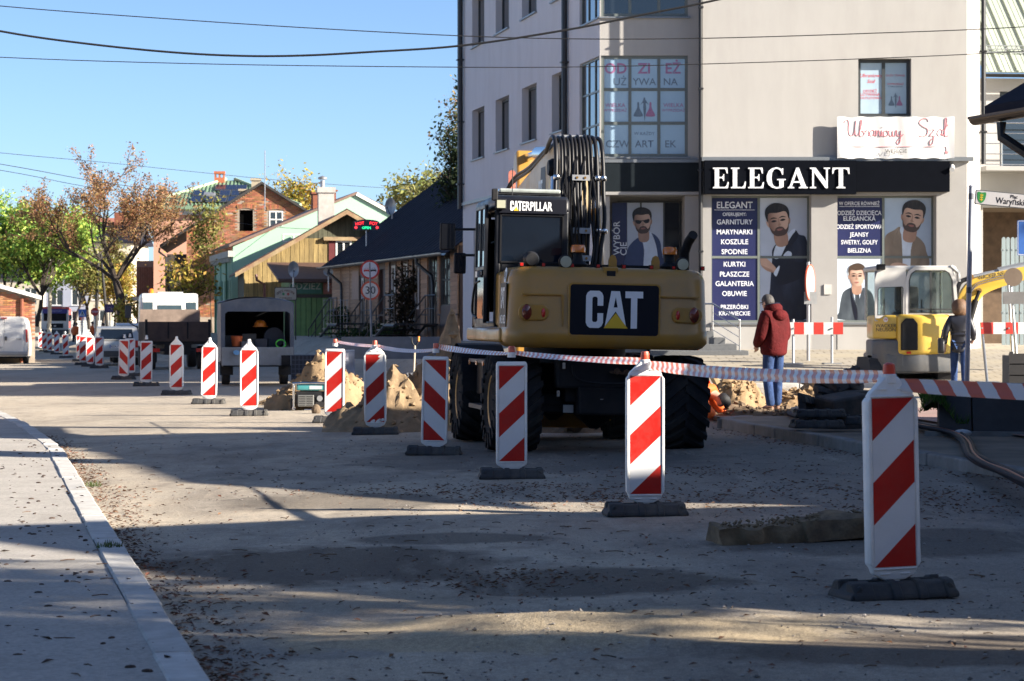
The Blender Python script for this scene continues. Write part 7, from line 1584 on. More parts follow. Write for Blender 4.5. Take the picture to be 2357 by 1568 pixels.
# ---- parked cars
def car(name, label, dx, dy, rz, paint, h=1.48, w_=1.74, L=4.1, front=False, group='parked cars'):
 p = gnd(dx, dy); t = thing(name, label, 'car', (p.x, p.y, p.z), R(rz), group); k = h / 1.48
 pr = [(0, .32), (.0, .62), (.03, .92), (.42, .98), (.60, 1.40), (.85, 1.47), (2.0, 1.48), (2.5, 1.40), (3.05, 1.0), (3.95, .86), (4.1, .62), (4.1, .32)]
 pr = [(a * L / 4.1, b * k) for a, b in pr]
 body = MB(); hw = w_ / 2; vs = []
 for x in (-1, -.86, .86, 1): vs += [(x * hw * (1 if abs(x) < .9 or z < 1.0 * k else .80), y, z if abs(x) < .9 else min(z, .96 * k) if z < 1.0 * k else z * .985) for y, z in pr]
 n = len(pr); body.add(vs, [(i * n + j, i * n + (j + 1) % n, (i + 1) * n + (j + 1) % n, (i + 1) * n + j) for i in range(3) for j in range(n)] + [tuple(range(n - 1, -1, -1)), tuple(range(3 * n, 4 * n))])
 body.build('body', paint, t, smooth=30, weld=True)
 MB().add([(-hw * .72, .425 * L / 4.1, 1.0 * k), (hw * .72, .425 * L / 4.1, 1.0 * k), (hw * .66, .585 * L / 4.1, 1.37 * k), (-hw * .66, .585 * L / 4.1, 1.37 * k)], [(0, 1, 2, 3)], T(0, -.012, .004)).build('rear_window', CABG, t)
 MB().add([(-hw * .72, 3.03 * L / 4.1, 1.01 * k), (hw * .72, 3.03 * L / 4.1, 1.01 * k), (hw * .66, 2.53 * L / 4.1, 1.385 * k), (-hw * .66, 2.53 * L / 4.1, 1.385 * k)], [(0, 1, 2, 3)], T(0, .012, .006)).build('windscreen', CABG, t)
 for s in (-1, 1):
  MB().add([(s * hw * .93, .62, 1.0 * k), (s * hw * .93, 2.85, 1.0 * k), (s * hw * .825, 2.45, 1.36 * k), (s * hw * .825, .75, 1.38 * k)], [(0, 1, 2, 3)], T(s * .015, 0, 0)).build('side_window', CABG, t)
  MB().b2((s * hw * .98, -.01, .68 * k), (s * hw * .74, .10, .95 * k)).build('tail_light', REDL, t, bevel=.01)
  MB().b2((s * hw * .95, L - .06, .62 * k), (s * hw * .6, L + .01, .78 * k)).build('headlight', LENS, t, bevel=.01)
  MB().b2((s * hw, 2.6, .95 * k), (s * (hw + .16), 2.72, 1.08 * k)).build('wing_mirror', paint, t, bevel=.02)
  for y in (.72, L - .8): wheel(t, s * (hw - .1), y, .31, .2)
 MB().b2((-hw * .98, -.05, .34), (hw * .98, .08, .56)).build('bumper', PLASTIC, t, bevel=.03); plate(t, 0, -.02, .72, 'BZA 7T41')
 return t
car('parked_car', 'silver hatchback parked behind the beacons by the tipper lorry', 268, 842, 9, mat('silver_paint', (.42, .42, .40), .3, metal=.5, var=.05, coat=.5))
car('parked_car', 'pale tall hatchback with red tail lights hidden behind the tipper lorry', 312, 836, 12, mat('pearl_paint', (.55, .53, .49), .3, var=.05, coat=.5), 1.6)
car('parked_car', 'dark blue car parked farther up between the workers and the trunk', 246, 787, 10, mat('blue_paint', (.025, .035, .07), .3, var=.05, coat=.5))
car('parked_car', 'white car far up the street at the white fence', 190, 781, 60, mat('far_white_paint', (.6, .6, .58), .3, coat=.5))
# ==== MINI EXCAVATOR
YW = mat('mini_yellow', (.62, .40, .05), .35, var=.05, coat=.3, dirt=(.5, .38, .2), dirt_amt=.25, dscale=2); CABW = mat('mini_cab_grey', (.52, .51, .49), .4, var=.05, dirt=(.3, .26, .2), dirt_amt=.25); MGR = mat('mini_dark_grey', (.095, .10, .105), .5, var=.12, dirt=(.25, .2, .14), dirt_amt=.35)
SEE = mat('mini_glass', (.55, .62, .61), .0, var=.2, scale=2, trans=.93, spec=.7, ior=1.2)
mp_ = at(2085, 882, 51.5); HT = lambda P: [(XM(a), ZM(b)) for a, b in P]; MX = thing('mini_excavator', 'small yellow excavator with a pale grey cab standing before the shop', 'mini excavator', (mp_.x, mp_.y, max(.2, mp_.z)), 0)
s1 = F / 51.5
ZM = lambda dy: 1.5 + (HZ - dy) / s1 - MX.location.z
XM = lambda dx: (dx - 2085) / s1
for s in (-1, 1):
 tr_ = MB(); tr_.prismx([(y, z) for y, z in smooth_pts([(-.9, .1), (-.7, .0), (.7, 0), (.9, .1), (1.0, .27), (.88, .46), (.7, .52), (-.7, .52), (-.88, .46), (-1.0, .27)], 2)], s * .72 - .2, s * .72 + .2)
 o = tr_.build('track', TYC, MX, smooth=40)
 for i in range(16): MB().b2((s * .72 - .21, -.85 + i * .113, -.02), (s * .72 + .21, -.80 + i * .113, .02)).build('grouser', TYC, o)
MB().b2((-.5, -.6, .25), (.5, .7, .62)).build('undercarriage', MGR, MX)
MB().lathe([(.42, .5), (.42, .72)], 24).build('turntable', CHAS, MX, smooth=40)
xl, xr_ = XM(1995), XM(2215)
MB().prismz([(xl, -.1), (xl - .0, -.75), (xl + .25, -1.05), (xl + .9, -1.15), (xr_ - .3, -1.05), (xr_ - .03, -.75), (xr_, .9), (xl + .05, .9)], ZM(856), ZM(812)).build('lower_casting', MGR, MX, bevel=.05, seg=2, smooth=50)
MB().prismz([(xl, .2), (xl - .0, -.72), (xl + .2, -1.02), (xl + .62, -1.12), (xl + .62, .2)], ZM(848), ZM(781)).build('tail_casting', MGR, MX, bevel=.06, seg=3, smooth=50)
hd = MB(); hd.prismz([(xl + .02, .2), (xl + .02, -.7), (xl + .24, -.98), (xl + .48, -1.08), (xl + .48, .2)], ZM(780), ZM(726)); hd.build('hood', YW, MX, bevel=.06, seg=3, smooth=50)
hd = MB(); hd.prismz([(xl + .47, .6), (xl + .47, -1.13), (xl + .95, -1.20), (xr_ - .45, -1.08), (xr_ - .32, -.72), (xr_ - .3, .6)], ZM(816), ZM(724)); hd.build('engine_hood', YW, MX, bevel=.10, seg=4, smooth=50)
MB().prism([(XM(2053), ZM(805)), (XM(2090), ZM(805)), (XM(2090), ZM(745)), (XM(2080), ZM(733)), (XM(2063), ZM(733)), (XM(2053), ZM(745))], -1.24, -1.10).build('grille', CHAS, MX, bevel=.02)
MB().b2((XM(2065), -1.21, ZM(813)), (XM(2075), -1.17, ZM(808))).build('reflector', REDL, MX)
BLK2 = mat('decal_text', (.03, .03, .03), .5)
text('WACKER', .075, BLK2, MX, (xl + .24, -1.06, ZM(750)), rz=R(-14), bold=.02); text('NEUSON', .075, BLK2, MX, (xl + .24, -1.06, ZM(759)), rz=R(-14), bold=.02)
MB().lathe([(0, 0), (.05, 0), (.05, .006), (0, .006)], 14, T(xl + .24, -1.04, ZM(736)) @ RZ(-22) @ RX(90)).build('emblem', mat('emblem_white', (.7, .68, .66), .4), MX); text('W', .05, mat('emblem_red', (.5, .05, .05), .4), MX, (xl + .24, -1.05, ZM(736)), rz=R(-22), bold=.02)
text('WN', .16, BLK2, MX, (XM(2166), -1.05, ZM(768)), rz=R(20), bold=.02)
cl, crr, cf = XM(2000), XM(2182), .62; zb_, zt2 = ZM(727), ZM(617); cbk = -.82
fr = MB()
for x, y in ((cl, cbk), (cl + .56, cbk - .04), (crr - .07, cbk), (cl, cf), (crr - .07, cf)): fr.b2((x, y, zb_ - .1), (x + .065, y + .07, zt2 - .06))
fr.b2((cl, cbk, zb_ - .12), (crr, cbk + .07, zb_ + .02)); fr.b2((cl, cbk, ZM(640)), (cl + .56, cbk + .06, zt2 - .04)); fr.b2((crr - .06, cbk, zb_ - .1), (crr, cf, zb_ + .02))
fr.build('cab_frame', CABW, MX, bevel=.025, seg=2, smooth=40)
MB().prismz([(cl - .02, cbk - .04), (crr + .02, cbk - .06), (crr + .02, cf + .15), (cl - .02, cf + .15)], zt2 - .08, zt2 + .03).build('cab_roof', CABW, MX, bevel=.05, seg=3, smooth=40)
MB().b2((cl + .60, cbk, zb_ + .02), (crr - .07, cbk + .012, zt2 - .08)).build('rear_window', SEE, MX); MB().b2((cl + .06, cbk + .012, zb_ + .02), (cl + .55, cbk + .025, ZM(642))).build('rear_window', SEE, MX)
MB().b2((cl + .06, cf, zb_), (crr - .07, cf + .012, zt2 - .08)).build('windscreen', SEE, MX); MB().b2((crr - .04, cbk + .07, zb_), (crr - .03, cf, zt2 - .08)).build('side_window', SEE, MX)
RUB = mat('window_rubber', (.03, .032, .033), .6)
for nm, out, hole, yy in (('side_frame', [(2068, 733), (2068, 645), (2074, 626), (2088, 616), (2160, 616), (2173, 622), (2181, 642), (2189, 733)], [(2075, 722), (2075, 648), (2080, 632), (2091, 624), (2157, 624), (2167, 630), (2174, 646), (2181, 722)], cbk - .06), ('rear_frame', [(1999, 733), (1999, 645), (2004, 628), (2014, 619), (2069, 619), (2069, 733)], [(2005, 726), (2005, 668), (2009, 663), (2060, 661), (2063, 665), (2063, 726)], cbk - .05)):
 o = link(nm, flat_shape([HT(out), HT(hole)], CABW, .035), MX, (0, yy, 0)); c_ = (sum(p[0] for p in hole) / len(hole), sum(p[1] for p in hole) / len(hole))
 link('seal', flat_shape([HT(hole), HT([(c_[0] + (x - c_[0]) * .95, c_[1] + (y - c_[1]) * .965) for x, y in hole])], RUB, .02), o, (0, -.02, 0))
MB().b2((XM(2123), cbk - .08, ZM(720)), (XM(2127), cbk - .05, ZM(626))).b2((XM(2076), cbk - .085, ZM(714)), (XM(2180), cbk - .055, ZM(711))).build('mullion', RUB, MX)
MB().b2((cl + .5, -.3, zb_ - .2), (cl + 1.0, .1, zb_ + .1)).b2((cl + .5, -.35, zb_ + .1), (cl + 1.0, -.2, zb_ + .62)).build('seat', HOSE, MX, bevel=.05, seg=2, smooth=40)
MB().cyl((cl + .35, .2, zb_ - .1), (cl + .35, .2, zb_ + .35), .02).cyl((cl + 1.15, .2, zb_ - .1), (cl + 1.15, .2, zb_ + .35), .02).build('control_lever', HOSE, MX)
MB().b2((cl + .02, cbk - .16, zt2 - .06), (cl + .2, cbk - .04, zt2 + .06)).build('work_light', CHAS, MX, bevel=.015); MB().tube([(crr - .1, cbk - .05, zt2 + .02), (crr + .05, cbk - .08, zt2 - .12), (crr + .06, cbk - .05, zt2 - .3)], .05, 6).build('hinge', STEEL(), MX)
MB().b2((cl + .02, cbk - .045, zb_ - .09), (cl + .3, cbk - .04, zb_ - .03)).build('warning_label', MY, MX)
def arm(pts, w0, y0, name, m, th):
 """pts: centre line in (x, z) with half heights"""
 P = []; n = len(pts)
 up_, lo = [], []
 for i, (x, z, h) in enumerate(pts):
  a, b = pts[max(i - 1, 0)], pts[min(i + 1, n - 1)]; d = V((b[0] - a[0], b[1] - a[1])).normalized(); up_.append((x - d.y * h, z + d.x * h)); lo.append((x + d.y * h, z - d.x * h))
 return MB().prism(up_ + lo[::-1], y0 - w0 / 2, y0 + w0 / 2).build(name, m, MX, bevel=.02, seg=2, smooth=40)
ay = 1.3
bp = smooth_pts([(XM(2226), ZM(812), .16), (XM(2232), ZM(765), .18), (XM(2243), ZM(712), .21), (XM(2266), ZM(668), .22), (XM(2298), ZM(650), .19), (XM(2357), ZM(633), .16), (XM(2440), ZM(615), .12)], 4, False)
arm(bp, .22, ay, 'boom', YW, 0)
MB().b2((XM(2205), .6, ZM(850)), (XM(2245), ay + .2, ZM(800))).build('boom_foot', MGR, MX, bevel=.04)
MB().cyl((XM(2258), ay - .02, ZM(636)), (XM(2325), ay - .02, ZM(622)), .05, 10).cyl((XM(2325), ay - .02, ZM(622)), (XM(2400), ay - .02, ZM(606)), .085, 12).build('arm_cylinder', STEEL(), MX, smooth=40)
MB().cyl((XM(2238), ay - .2, ZM(790)), (XM(2268), ay - .2, ZM(690)), .07, 12).cyl((XM(2268), ay - .2, ZM(690)), (XM(2277), ay - .2, ZM(668)), .04, 10).build('boom_cylinder', CHAS, MX, smooth=40)
for dz in (.05, .10): MB().tube([(x, ay - .13, z + h - .06 - dz) for x, z, h in bp[2:-4]], .016, 6).build('hydraulic_line', CHR, MX, smooth=60)
MB().tube(smooth_pts([(XM(2215), ay - .1, ZM(760)), (XM(2222), ay - .12, ZM(690)), (XM(2232), ay - .12, ZM(650)), (XM(2250), ay - .1, ZM(640))], 4, False), .05, 6).build('hose_bundle', HOSE, MX, smooth=60)
text('WACKER NEUSON', .09, BLK2, MX, (XM(2320), ay - .118, ZM(630)), rot=(0, R(-10), 0), bold=.02, fit=.85)
for dx, dy in ((2258, 636), (2277, 668)): MB().cyl((XM(dx), ay - .18, ZM(dy)), (XM(dx), ay + .1, ZM(dy)), .06, 12).build('pin', mat('pin_bronze', (.3, .17, .06), .4, metal=.5), MX, smooth=40)
MB().prism([(XM(2430), ZM(612)), (XM(2450), ZM(600)), (XM(2470), ZM(700)), (XM(2458), ZM(800)), (XM(2448), ZM(800))], ay - .1, ay + .1).build('stick', YW, MX, bevel=.02)
# ==== PEOPLE
def skin(name, J, bones, m, parent, sub=2, root=None, smooth=True):
 """J: {joint: (x, y, z, rx, ry)}; one continuous surface grown round the bones"""
 names = list(J); me = bpy.data.meshes.new(name); me.from_pydata([J[k][:3] for k in names], [(names.index(a), names.index(b)) for a, b in bones], [])
 o = bpy.data.objects.new(name, me); COL.objects.link(o)
 o.modifiers.new('s', 'SKIN'); sv = me.skin_vertices[0].data
 for i, k in enumerate(names): sv[i].radius = (J[k][3], J[k][4] if len(J[k]) > 4 else J[k][3]); sv[i].use_root = (k == (root or names[0]))
 mo = o.modifiers.new('u', 'SUBSURF'); mo.levels = sub; mo.render_levels = sub
 bpy.context.view_layer.update()
 res = bpy.data.meshes.new_from_object(o.evaluated_get(bpy.context.evaluated_depsgraph_get())); bpy.data.objects.remove(o)
 res.materials.clear(); res.materials.append(m); res.polygons.foreach_set('use_smooth', [True] * len(res.polygons))
 return link(name, res, parent)
SKINM = mat('skin', (.45, .26, .19), .55, var=.06); JEANS = mat('blue_jeans', (.028, .055, .14), .85, var=.35, scale=6, bump=2.5, bscale=10, spec=.2); SHOE = mat('brown_shoe', (.16, .075, .04), .6, var=.2); SOLE = mat('shoe_sole', (.35, .33, .30), .7)
def person(label, loc, rz, h, P, top, legs=JEANS, hair=None, shoes=SHOE, topname='jacket', group=None, collar=None):
 """P: joints of the pose for a 1.75 m figure facing -y"""
 t = thing('person', label, 'person', loc, rz, group); t.scale = (h / 1.75,) * 3
 J = dict(P)
 g = lambda k, rx, ry=None: (*J[k], rx, ry or rx)
 B = {'pelvis': g('pelvis', .13, .10), 'spine': g('spine', .12, .095), 'chest': g('chest', .15, .105), 'neck': g('neck', .055), 'jaw': g('jaw', .072, .082), 'head': g('head', .085, .10), 'crown': g('crown', .055, .065)}
 bn = [('pelvis', 'spine'), ('spine', 'chest'), ('chest', 'neck'), ('neck', 'jaw'), ('jaw', 'head'), ('head', 'crown')]
 for s in 'lr':
  B.update({'sh' + s: g('sh' + s, .055), 'el' + s: g('el' + s, .042), 'wr' + s: g('wr' + s, .029), 'pa' + s: g('pa' + s, .034, .02), 'hip' + s: g('hip' + s, .085), 'kn' + s: g('kn' + s, .058), 'an' + s: g('an' + s, .04), 'toe' + s: g('toe' + s, .035, .028)})
  bn += [('chest', 'sh' + s), ('sh' + s, 'el' + s), ('el' + s, 'wr' + s), ('wr' + s, 'pa' + s), ('pelvis', 'hip' + s), ('hip' + s, 'kn' + s), ('kn' + s, 'an' + s), ('an' + s, 'toe' + s)]
  w_, p_ = V(J['wr' + s]), V(J['pa' + s]); d = (p_ - w_).normalized(); u = d.orthogonal().normalized()
  for i, (o_, ln) in enumerate(((-.027, .062), (-.009, .072), (.009, .068), (.026, .052))):
   k = 'f%d%s' % (i, s); a = p_ + u * o_; b = a + d * ln * .55; c = b + d * ln * .35 + V((0, -.015, -.01))
   B[k] = (*a, .012, .012); B[k + 'b'] = (*b, .010, .010); B[k + 'c'] = (*c, .008, .008); bn += [('pa' + s, k), (k, k + 'b'), (k + 'b', k + 'c')]
  a = w_ + d * .03 + V((0, -.03, 0)); b = a + d * .04 + V((0, -.02, 0)); B['th' + s] = (*a, .014, .014); B['tb' + s] = (*b, .010, .010); bn += [('wr' + s, 'th' + s), ('th' + s, 'tb' + s)]
 body = skin('body', B, bn, SKINM, t, 2)
 hd, jw = V(J['head']), V(J['jaw']); f = V(J['face']).normalized(); sd = f.cross(V((0, 0, 1))).normalized(); upv = sd.cross(f)
 fm = MB(); fm.ball(hd + f * .098 - upv * .015, .016, 8, sq=(1, 1, 1.4)); fm.build('nose', SKINM, t, smooth=80)
 for s in (-1, 1):
  MB().ball(hd + sd * .085 * s - upv * .01, .024, 8, sq=(.7, 1, 1.4)).build('ear', SKINM, t, smooth=80)
  MB().ball(hd + f * .083 + sd * .03 * s + upv * .015, .011, 8).build('eye', mat('eye', (.05, .04, .035), .2), t, smooth=80)
 MB().ball(hd + f * .088 - upv * .055, .018, 8, sq=(1.2, 1, .35)).build('mouth', mat('mouth', (.35, .13, .11), .5), t, smooth=80)
 if hair: hair(t, hd, f, sd, upv)
 G = {'hem': g('hem', .235, .19), 'waist': g('spine', .23, .19), 'chest': g('chest', .235, .18), 'col': g('neck', .09, .09)}
 gb = [('waist', 'hem'), ('waist', 'chest'), ('chest', 'col')]
 for s in 'lr':
  G.update({'sh' + s: g('sh' + s, .115), 'el' + s: g('el' + s, .098), 'cf' + s: (*(V(J['wr' + s]).lerp(V(J['el' + s]), .06)), .07, .07)}); gb += [('chest', 'sh' + s), ('sh' + s, 'el' + s), ('el' + s, 'cf' + s)]
 if collar == 'quilt':
  G2 = {}; a, b = V(J['hem']), V(J['chest'])
  for k in range(9): p = a.lerp(b, k / 8); q = (k % 2) * .014; G2['q%d' % k] = (*p, lerp(.175, .185, k / 8) - .008 + q, lerp(.13, .13, k / 8) - .006 + q)
  G2['col'] = G['col']; gb = [('q%d' % k, 'q%d' % (k + 1)) for k in range(8)] + [('q8', 'col')]
  for s in 'lr':
   sh, el, wr = V(J['sh' + s]), V(J['el' + s]), V(J['wr' + s]); pv_ = 'q8'
   for k in range(9):
    p = sh.lerp(el, k / 4) if k <= 4 else el.lerp(wr, (k - 4) / 4.2); nm = 'a%d%s' % (k, s); q = (k % 2) * .012; r = lerp(.085, .052, k / 8) - .006 + q; G2[nm] = (*p, r, r); gb.append((pv_, nm)); pv_ = nm
  G = G2
 skin(topname, G, gb, top, t, 2, root='waist' if collar != 'quilt' else 'q4')
 L = {'pelvis': g('pelvis', .13, .105)}; lb = []
 for s in 'lr':
  L.update({'hip' + s: g('hip' + s, .10), 'kn' + s: g('kn' + s, .078), 'an' + s: (*(V(J['an' + s]) + V((0, 0, -.03))), .066, .066)}); lb += [('pelvis', 'hip' + s), ('hip' + s, 'kn' + s), ('kn' + s, 'an' + s)]
 skin('trousers', L, lb, legs, t, 2)
 for s in 'lr':
  a, b = V(J['an' + s]), V(J['toe' + s]); d = (b - a); d.z = 0; d.normalize(); z_ = b.z - .035
  sh_ = skin('shoe', {'h': (*(V((a.x, a.y, z_ + .045)) - d * .05), .042, .045), 'm': (*(V((a.x, a.y, z_ + .05)) + d * .05), .045, .05), 't': (*(V((a.x, a.y, z_ + .035)) + d * .17), .04, .032)}, [('h', 'm'), ('m', 't')], shoes, t, 2)
  MB().prismz([(p.x, p.y) for p in [V((a.x, a.y)) .to_3d() - d * .085 + d.cross(V((0, 0, 1))) * q * .04 for q in (-1, 1)] + [V((a.x, a.y, 0)) + d * .2 + d.cross(V((0, 0, 1))) * q * .04 for q in (1, -1)]], z_ - .002, z_ + .022).build('sole', SOLE, sh_, bevel=.008)
 return t
def short_hair(col):
 m = mat('hair_%d' % int(col[0] * 1000), col, .7, var=.3, scale=30, bump=.6, bscale=60)
 def f_(t, hd, f, sd, up_):
  mb = MB(); Mx = Matrix.Translation(hd + up_ * .022 - f * .012) @ Matrix((sd, f, up_)).transposed().to_4x4()
  mb.lathe([(.098 * math.cos(a), .112 * math.sin(a)) for a in [R(-38 + 16 * k) for k in range(8)]] + [(0, .112)], 16, Mx @ Matrix.Diagonal((.93, 1.02, 1, 1)))
  mb.v = [p - f * max(0, (p - hd).dot(f) - .045) * .9 if (p - hd).dot(up_) < .045 else p for p in mb.v]
  mb.build('hair', m, t, smooth=80)
 return f_
def long_hair(col):
 m = mat('hair_fair', col, .65, var=.35, scale=25, bump=.6, bscale=60)
 def f_(t, hd, f, sd, up_):
  mb = MB(); Mx = Matrix.Translation(hd - f * .02 + up_ * .0) @ Matrix((sd, f, up_)).transposed().to_4x4()
  mb.lathe([(.09, -.18), (.13, -.13), (.15, -.05), (.146, .03), (.12, .10), (.07, .14), (0, .15)], 18, Mx)
  mb.v = [p + V((noise.noise(p * 14), noise.noise(p * 14 + V((5, 0, 0))), noise.noise(p * 14 + V((0, 5, 0))))) * .03 for p in mb.v]
  mb.v = [p - f * max(0, (p - hd).dot(f) - .05) for p in mb.v]
  mb.build('hair', m, t, smooth=80)
 return f_
def cap_hat(m):
 def f_(t, hd, f, sd, up_):
  Mx = Matrix.Translation(hd + up_ * .03 - f * .01) @ Matrix((sd, f, up_)).transposed().to_4x4()
  MB().lathe([(.112, -.03), (.114, .02), (.09, .075), (0, .105)], 16, Mx).build('cap', m, t, smooth=80)
 return f_
STAND = {'pelvis': (0, 0, .95), 'spine': (0, .01, 1.12), 'chest': (0, .015, 1.32), 'neck': (0, .01, 1.475), 'jaw': (0, -.02, 1.56), 'head': (0, -.015, 1.64), 'crown': (0, .0, 1.695), 'face': (0, -1, -.1), 'hem': (0, 0, .80),
 'shl': (.175, .015, 1.40), 'ell': (.24, .05, 1.12), 'wrl': (.22, -.08, .90), 'pal': (.21, -.11, .83), 'shr': (-.175, .015, 1.40), 'elr': (-.24, .05, 1.12), 'wrr': (-.22, -.08, .90), 'par': (-.21, -.11, .83),
 'hipl': (.095, 0, .90), 'knl': (.11, -.02, .50), 'anl': (.12, .02, .10), 'toel': (.14, -.12, .035), 'hipr': (-.095, 0, .90), 'knr': (-.11, -.02, .50), 'anr': (-.12, .02, .10), 'toer': (-.14, -.12, .035)}
REDJ = mat('red_jacket', (.075, .005, .006), .85, var=.3, scale=4, bump=3, bscale=8, spec=.2)
p = at(1780, 955, 36.2)
man = dict(STAND, chest=(0, -.02, 1.31), neck=(0, -.045, 1.46), jaw=(.0, -.12, 1.52), head=(.0, -.115, 1.60), crown=(.0, -.10, 1.66), face=(.05, -1, -.45), wrl=(.14, -.22, .96), pal=(.08, -.27, .92), ell=(.25, -.02, 1.10), wrr=(-.16, -.20, .96), par=(-.10, -.25, .92), elr=(-.26, .0, 1.10), anl=(.13, .07, .10), toel=(.17, -.07, .035), anr=(-.13, -.05, .10), toer=(-.17, -.19, .035))
MAN = person('grey haired man in a red hooded jacket looking down at the dug up ground', (p.x, p.y, .135), R(-140), 1.78, man, REDJ, hair=short_hair((.06, .055, .052)))
hd_ = MB(); hd_.lathe([(.10, -.02), (.135, .02), (.14, .08), (.115, .115), (.09, .09)], 18, T(0, .005, 1.455) @ RX(12)); hd_.ball((0, .13, 1.42), .11, 12, sq=(1.15, .7, .8)); hd_.build('hood', REDJ, MAN, smooth=80)
MB().lathe([(.117, .118), (.112, .125), (.09, .10)], 18, T(0, .005, 1.457) @ RX(12)).build('collar_lining', mat('navy_lining', (.02, .025, .06), .8), MAN, smooth=80)
MB().tube([(.09, -.10, 1.63), (.085, -.20, 1.60), (.03, -.225, 1.60), (-.03, -.225, 1.60), (-.085, -.20, 1.60), (-.09, -.10, 1.63)], .005, 5).build('spectacles', BLK, MAN)
QJ = mat('dark_quilted_jacket', (.016, .017, .025), .45, var=.2)
p = at(2208, 900, 46.5)
wom = dict(STAND, hem=(0, 0, .72), ell=(.27, .06, 1.13), wrl=(.29, .02, .88), pal=(.29, -.0, .80), elr=(-.27, .06, 1.13), wrr=(-.27, -.10, .98), par=(-.25, -.16, .95), knl=(.10, -.10, .50), anl=(.10, .0, .10), toel=(.11, -.14, .035), knr=(-.09, .06, .52), anr=(-.09, .26, .16), toer=(-.10, .16, .06))
WOM = person('woman with fair hair, dark quilted jacket and jeans walking away with a black shoulder bag', (p.x, p.y, .17), R(172), 1.70, wom, QJ, hair=long_hair((.12, .062, .03)), collar='quilt', shoes=mat('dark_shoe', (.03, .03, .03), .6))
bg_ = MB(); bg_.prismx(smooth_pts([(-.16, .72), (.14, .72), (.17, .85), (.12, 1.0), (-.12, 1.02), (-.17, .85)], 3), .30, .42); o = bg_.build('shoulder_bag', mat('black_leather', (.015, .015, .016), .4, var=.2), None, bevel=.03, seg=2, smooth=50)
bg2 = MB().tube(smooth_pts([(.36, -.12, 1.0), (.30, -.10, 1.25), (.19, .0, 1.46), (.30, .10, 1.25), (.36, .12, 1.0)], 4, False), .012, 6).build('strap', mat('black_leather', (.015, .015, .016), .4), o)
o.matrix_world = WOM.matrix_basis @ Matrix.Diagonal((-1, 1, 1, 1)) @ Matrix.Identity(4)
o.matrix_world = Matrix.Translation(WOM.location) @ RZ(172) @ Matrix.Diagonal((.97, .97, .97, 1)); tag(o, 'black leather shoulder bag carried by the woman with fair hair', 'bag')
ORJ = mat('orange_workwear', (.72, .13, .02), .7, var=.12, scale=6, bump=.4, bscale=12); NAVYT = mat('navy_trousers', (.02, .025, .04), .8, var=.2)
kneel = dict(STAND, pelvis=(0, .30, .46), spine=(0, .16, .50), chest=(0, -.04, .47), neck=(0, -.20, .42), jaw=(.02, -.30, .34), head=(.02, -.31, .30), crown=(.02, -.35, .27), face=(.2, -.5, -1), hem=(0, .34, .46),
 shl=(.17, -.06, .47), ell=(.26, -.14, .25), wrl=(.2, -.30, .09), pal=(.18, -.34, .03), shr=(-.17, -.06, .47), elr=(-.26, -.14, .25), wrr=(-.2, -.30, .09), par=(-.18, -.34, .03), hipl=(.10, .32, .42), knl=(.12, .14, .08), anl=(.12, .52, .08), toel=(.12, .62, .03), hipr=(-.10, .32, .42), knr=(-.12, .14, .08), anr=(-.12, .52, .08), toer=(-.12, .62, .03))
p = at(1640, 962, 34.6)
person('worker in orange kneeling with lowered head behind the right excavator tyre', (p.x - .16, p.y, .03), R(62), 1.75, kneel, ORJ, legs=NAVYT, hair=cap_hat(mat('black_cap', (.012, .012, .014), .7)), topname='work_jacket')
for dx, dy, rz, lab, bend in ((171, 796, 150, 'bent worker in orange beside the front of the red and white truck', .25), (212, 795, 100, 'worker in orange vest standing at the black pole far up the street', 0), (231, 797, 70, 'stooping worker in full orange near the leaning pole', .3)):
 q = at(dx, dy, 168); b = bend
 P2 = {k: (v[0], v[1] - b * max(0, v[2] - .95) * 1.0, v[2] - b * max(0, v[2] - .95) * .45) if k != 'face' else v for k, v in STAND.items()}
 person(lab, (q.x, q.y, gnd(dx, dy).z), R(rz), 1.74, P2, ORJ, legs=NAVYT if dx != 231 else ORJ, hair=cap_hat(mat('black_cap', (.012, .012, .014), .7)), topname='work_jacket', group='road workers far up the street')
# ==== SIGNS
def sign_disc(parent, c, r, rim, face, y=-.03, name='round_sign'):
 o = MB().cyl((c[0], y + .012, c[1]), (c[0], y + .03, c[1]), r, 28).build(name, STEEL(), parent, smooth=40)
 MB().lathe([(r * .80, 0), (r, 0), (r, .006), (r * .80, .006), (r * .80, 0)], 32, T(c[0], y + .012, c[1]) @ RX(90), caps=False).build('red_rim', rim, o, smooth=40); MB().cyl((c[0], y + .006, c[1]), (c[0], y + .011, c[1]), r * .81, 28).build('sign_face', face, o); return o
SRED = mat('sign_red', (.52, .035, .025), .35); SORANGE = mat('sign_faded_red', (.60, .10, .045), .35); SWH = mat('sign_white', (.62, .64, .70), .35); SBLK = mat('sign_black', (.015, .015, .018), .4)
POLEG = mat('pole_grey', (.20, .22, .25), .45, metal=.3, var=.1)
D = 74; s = F / D; p = at(855, 800, D); RS = thing('road_sign', 'post with a no overtaking sign above a 30 speed limit sign', 'road sign', (p.x, p.y, p.z - .1), R(6), rot=(0, R(-1.3), R(6)))
zz = lambda dy: 1.5 + (HZ - dy) / s - RS.location.z
MB().cyl((0, 0, 0), (0, 0, zz(605)), .035, 10).build('post', POLEG, RS, smooth=40)
o = sign_disc(RS, (0, zz(621)), .295, SRED, SWH)
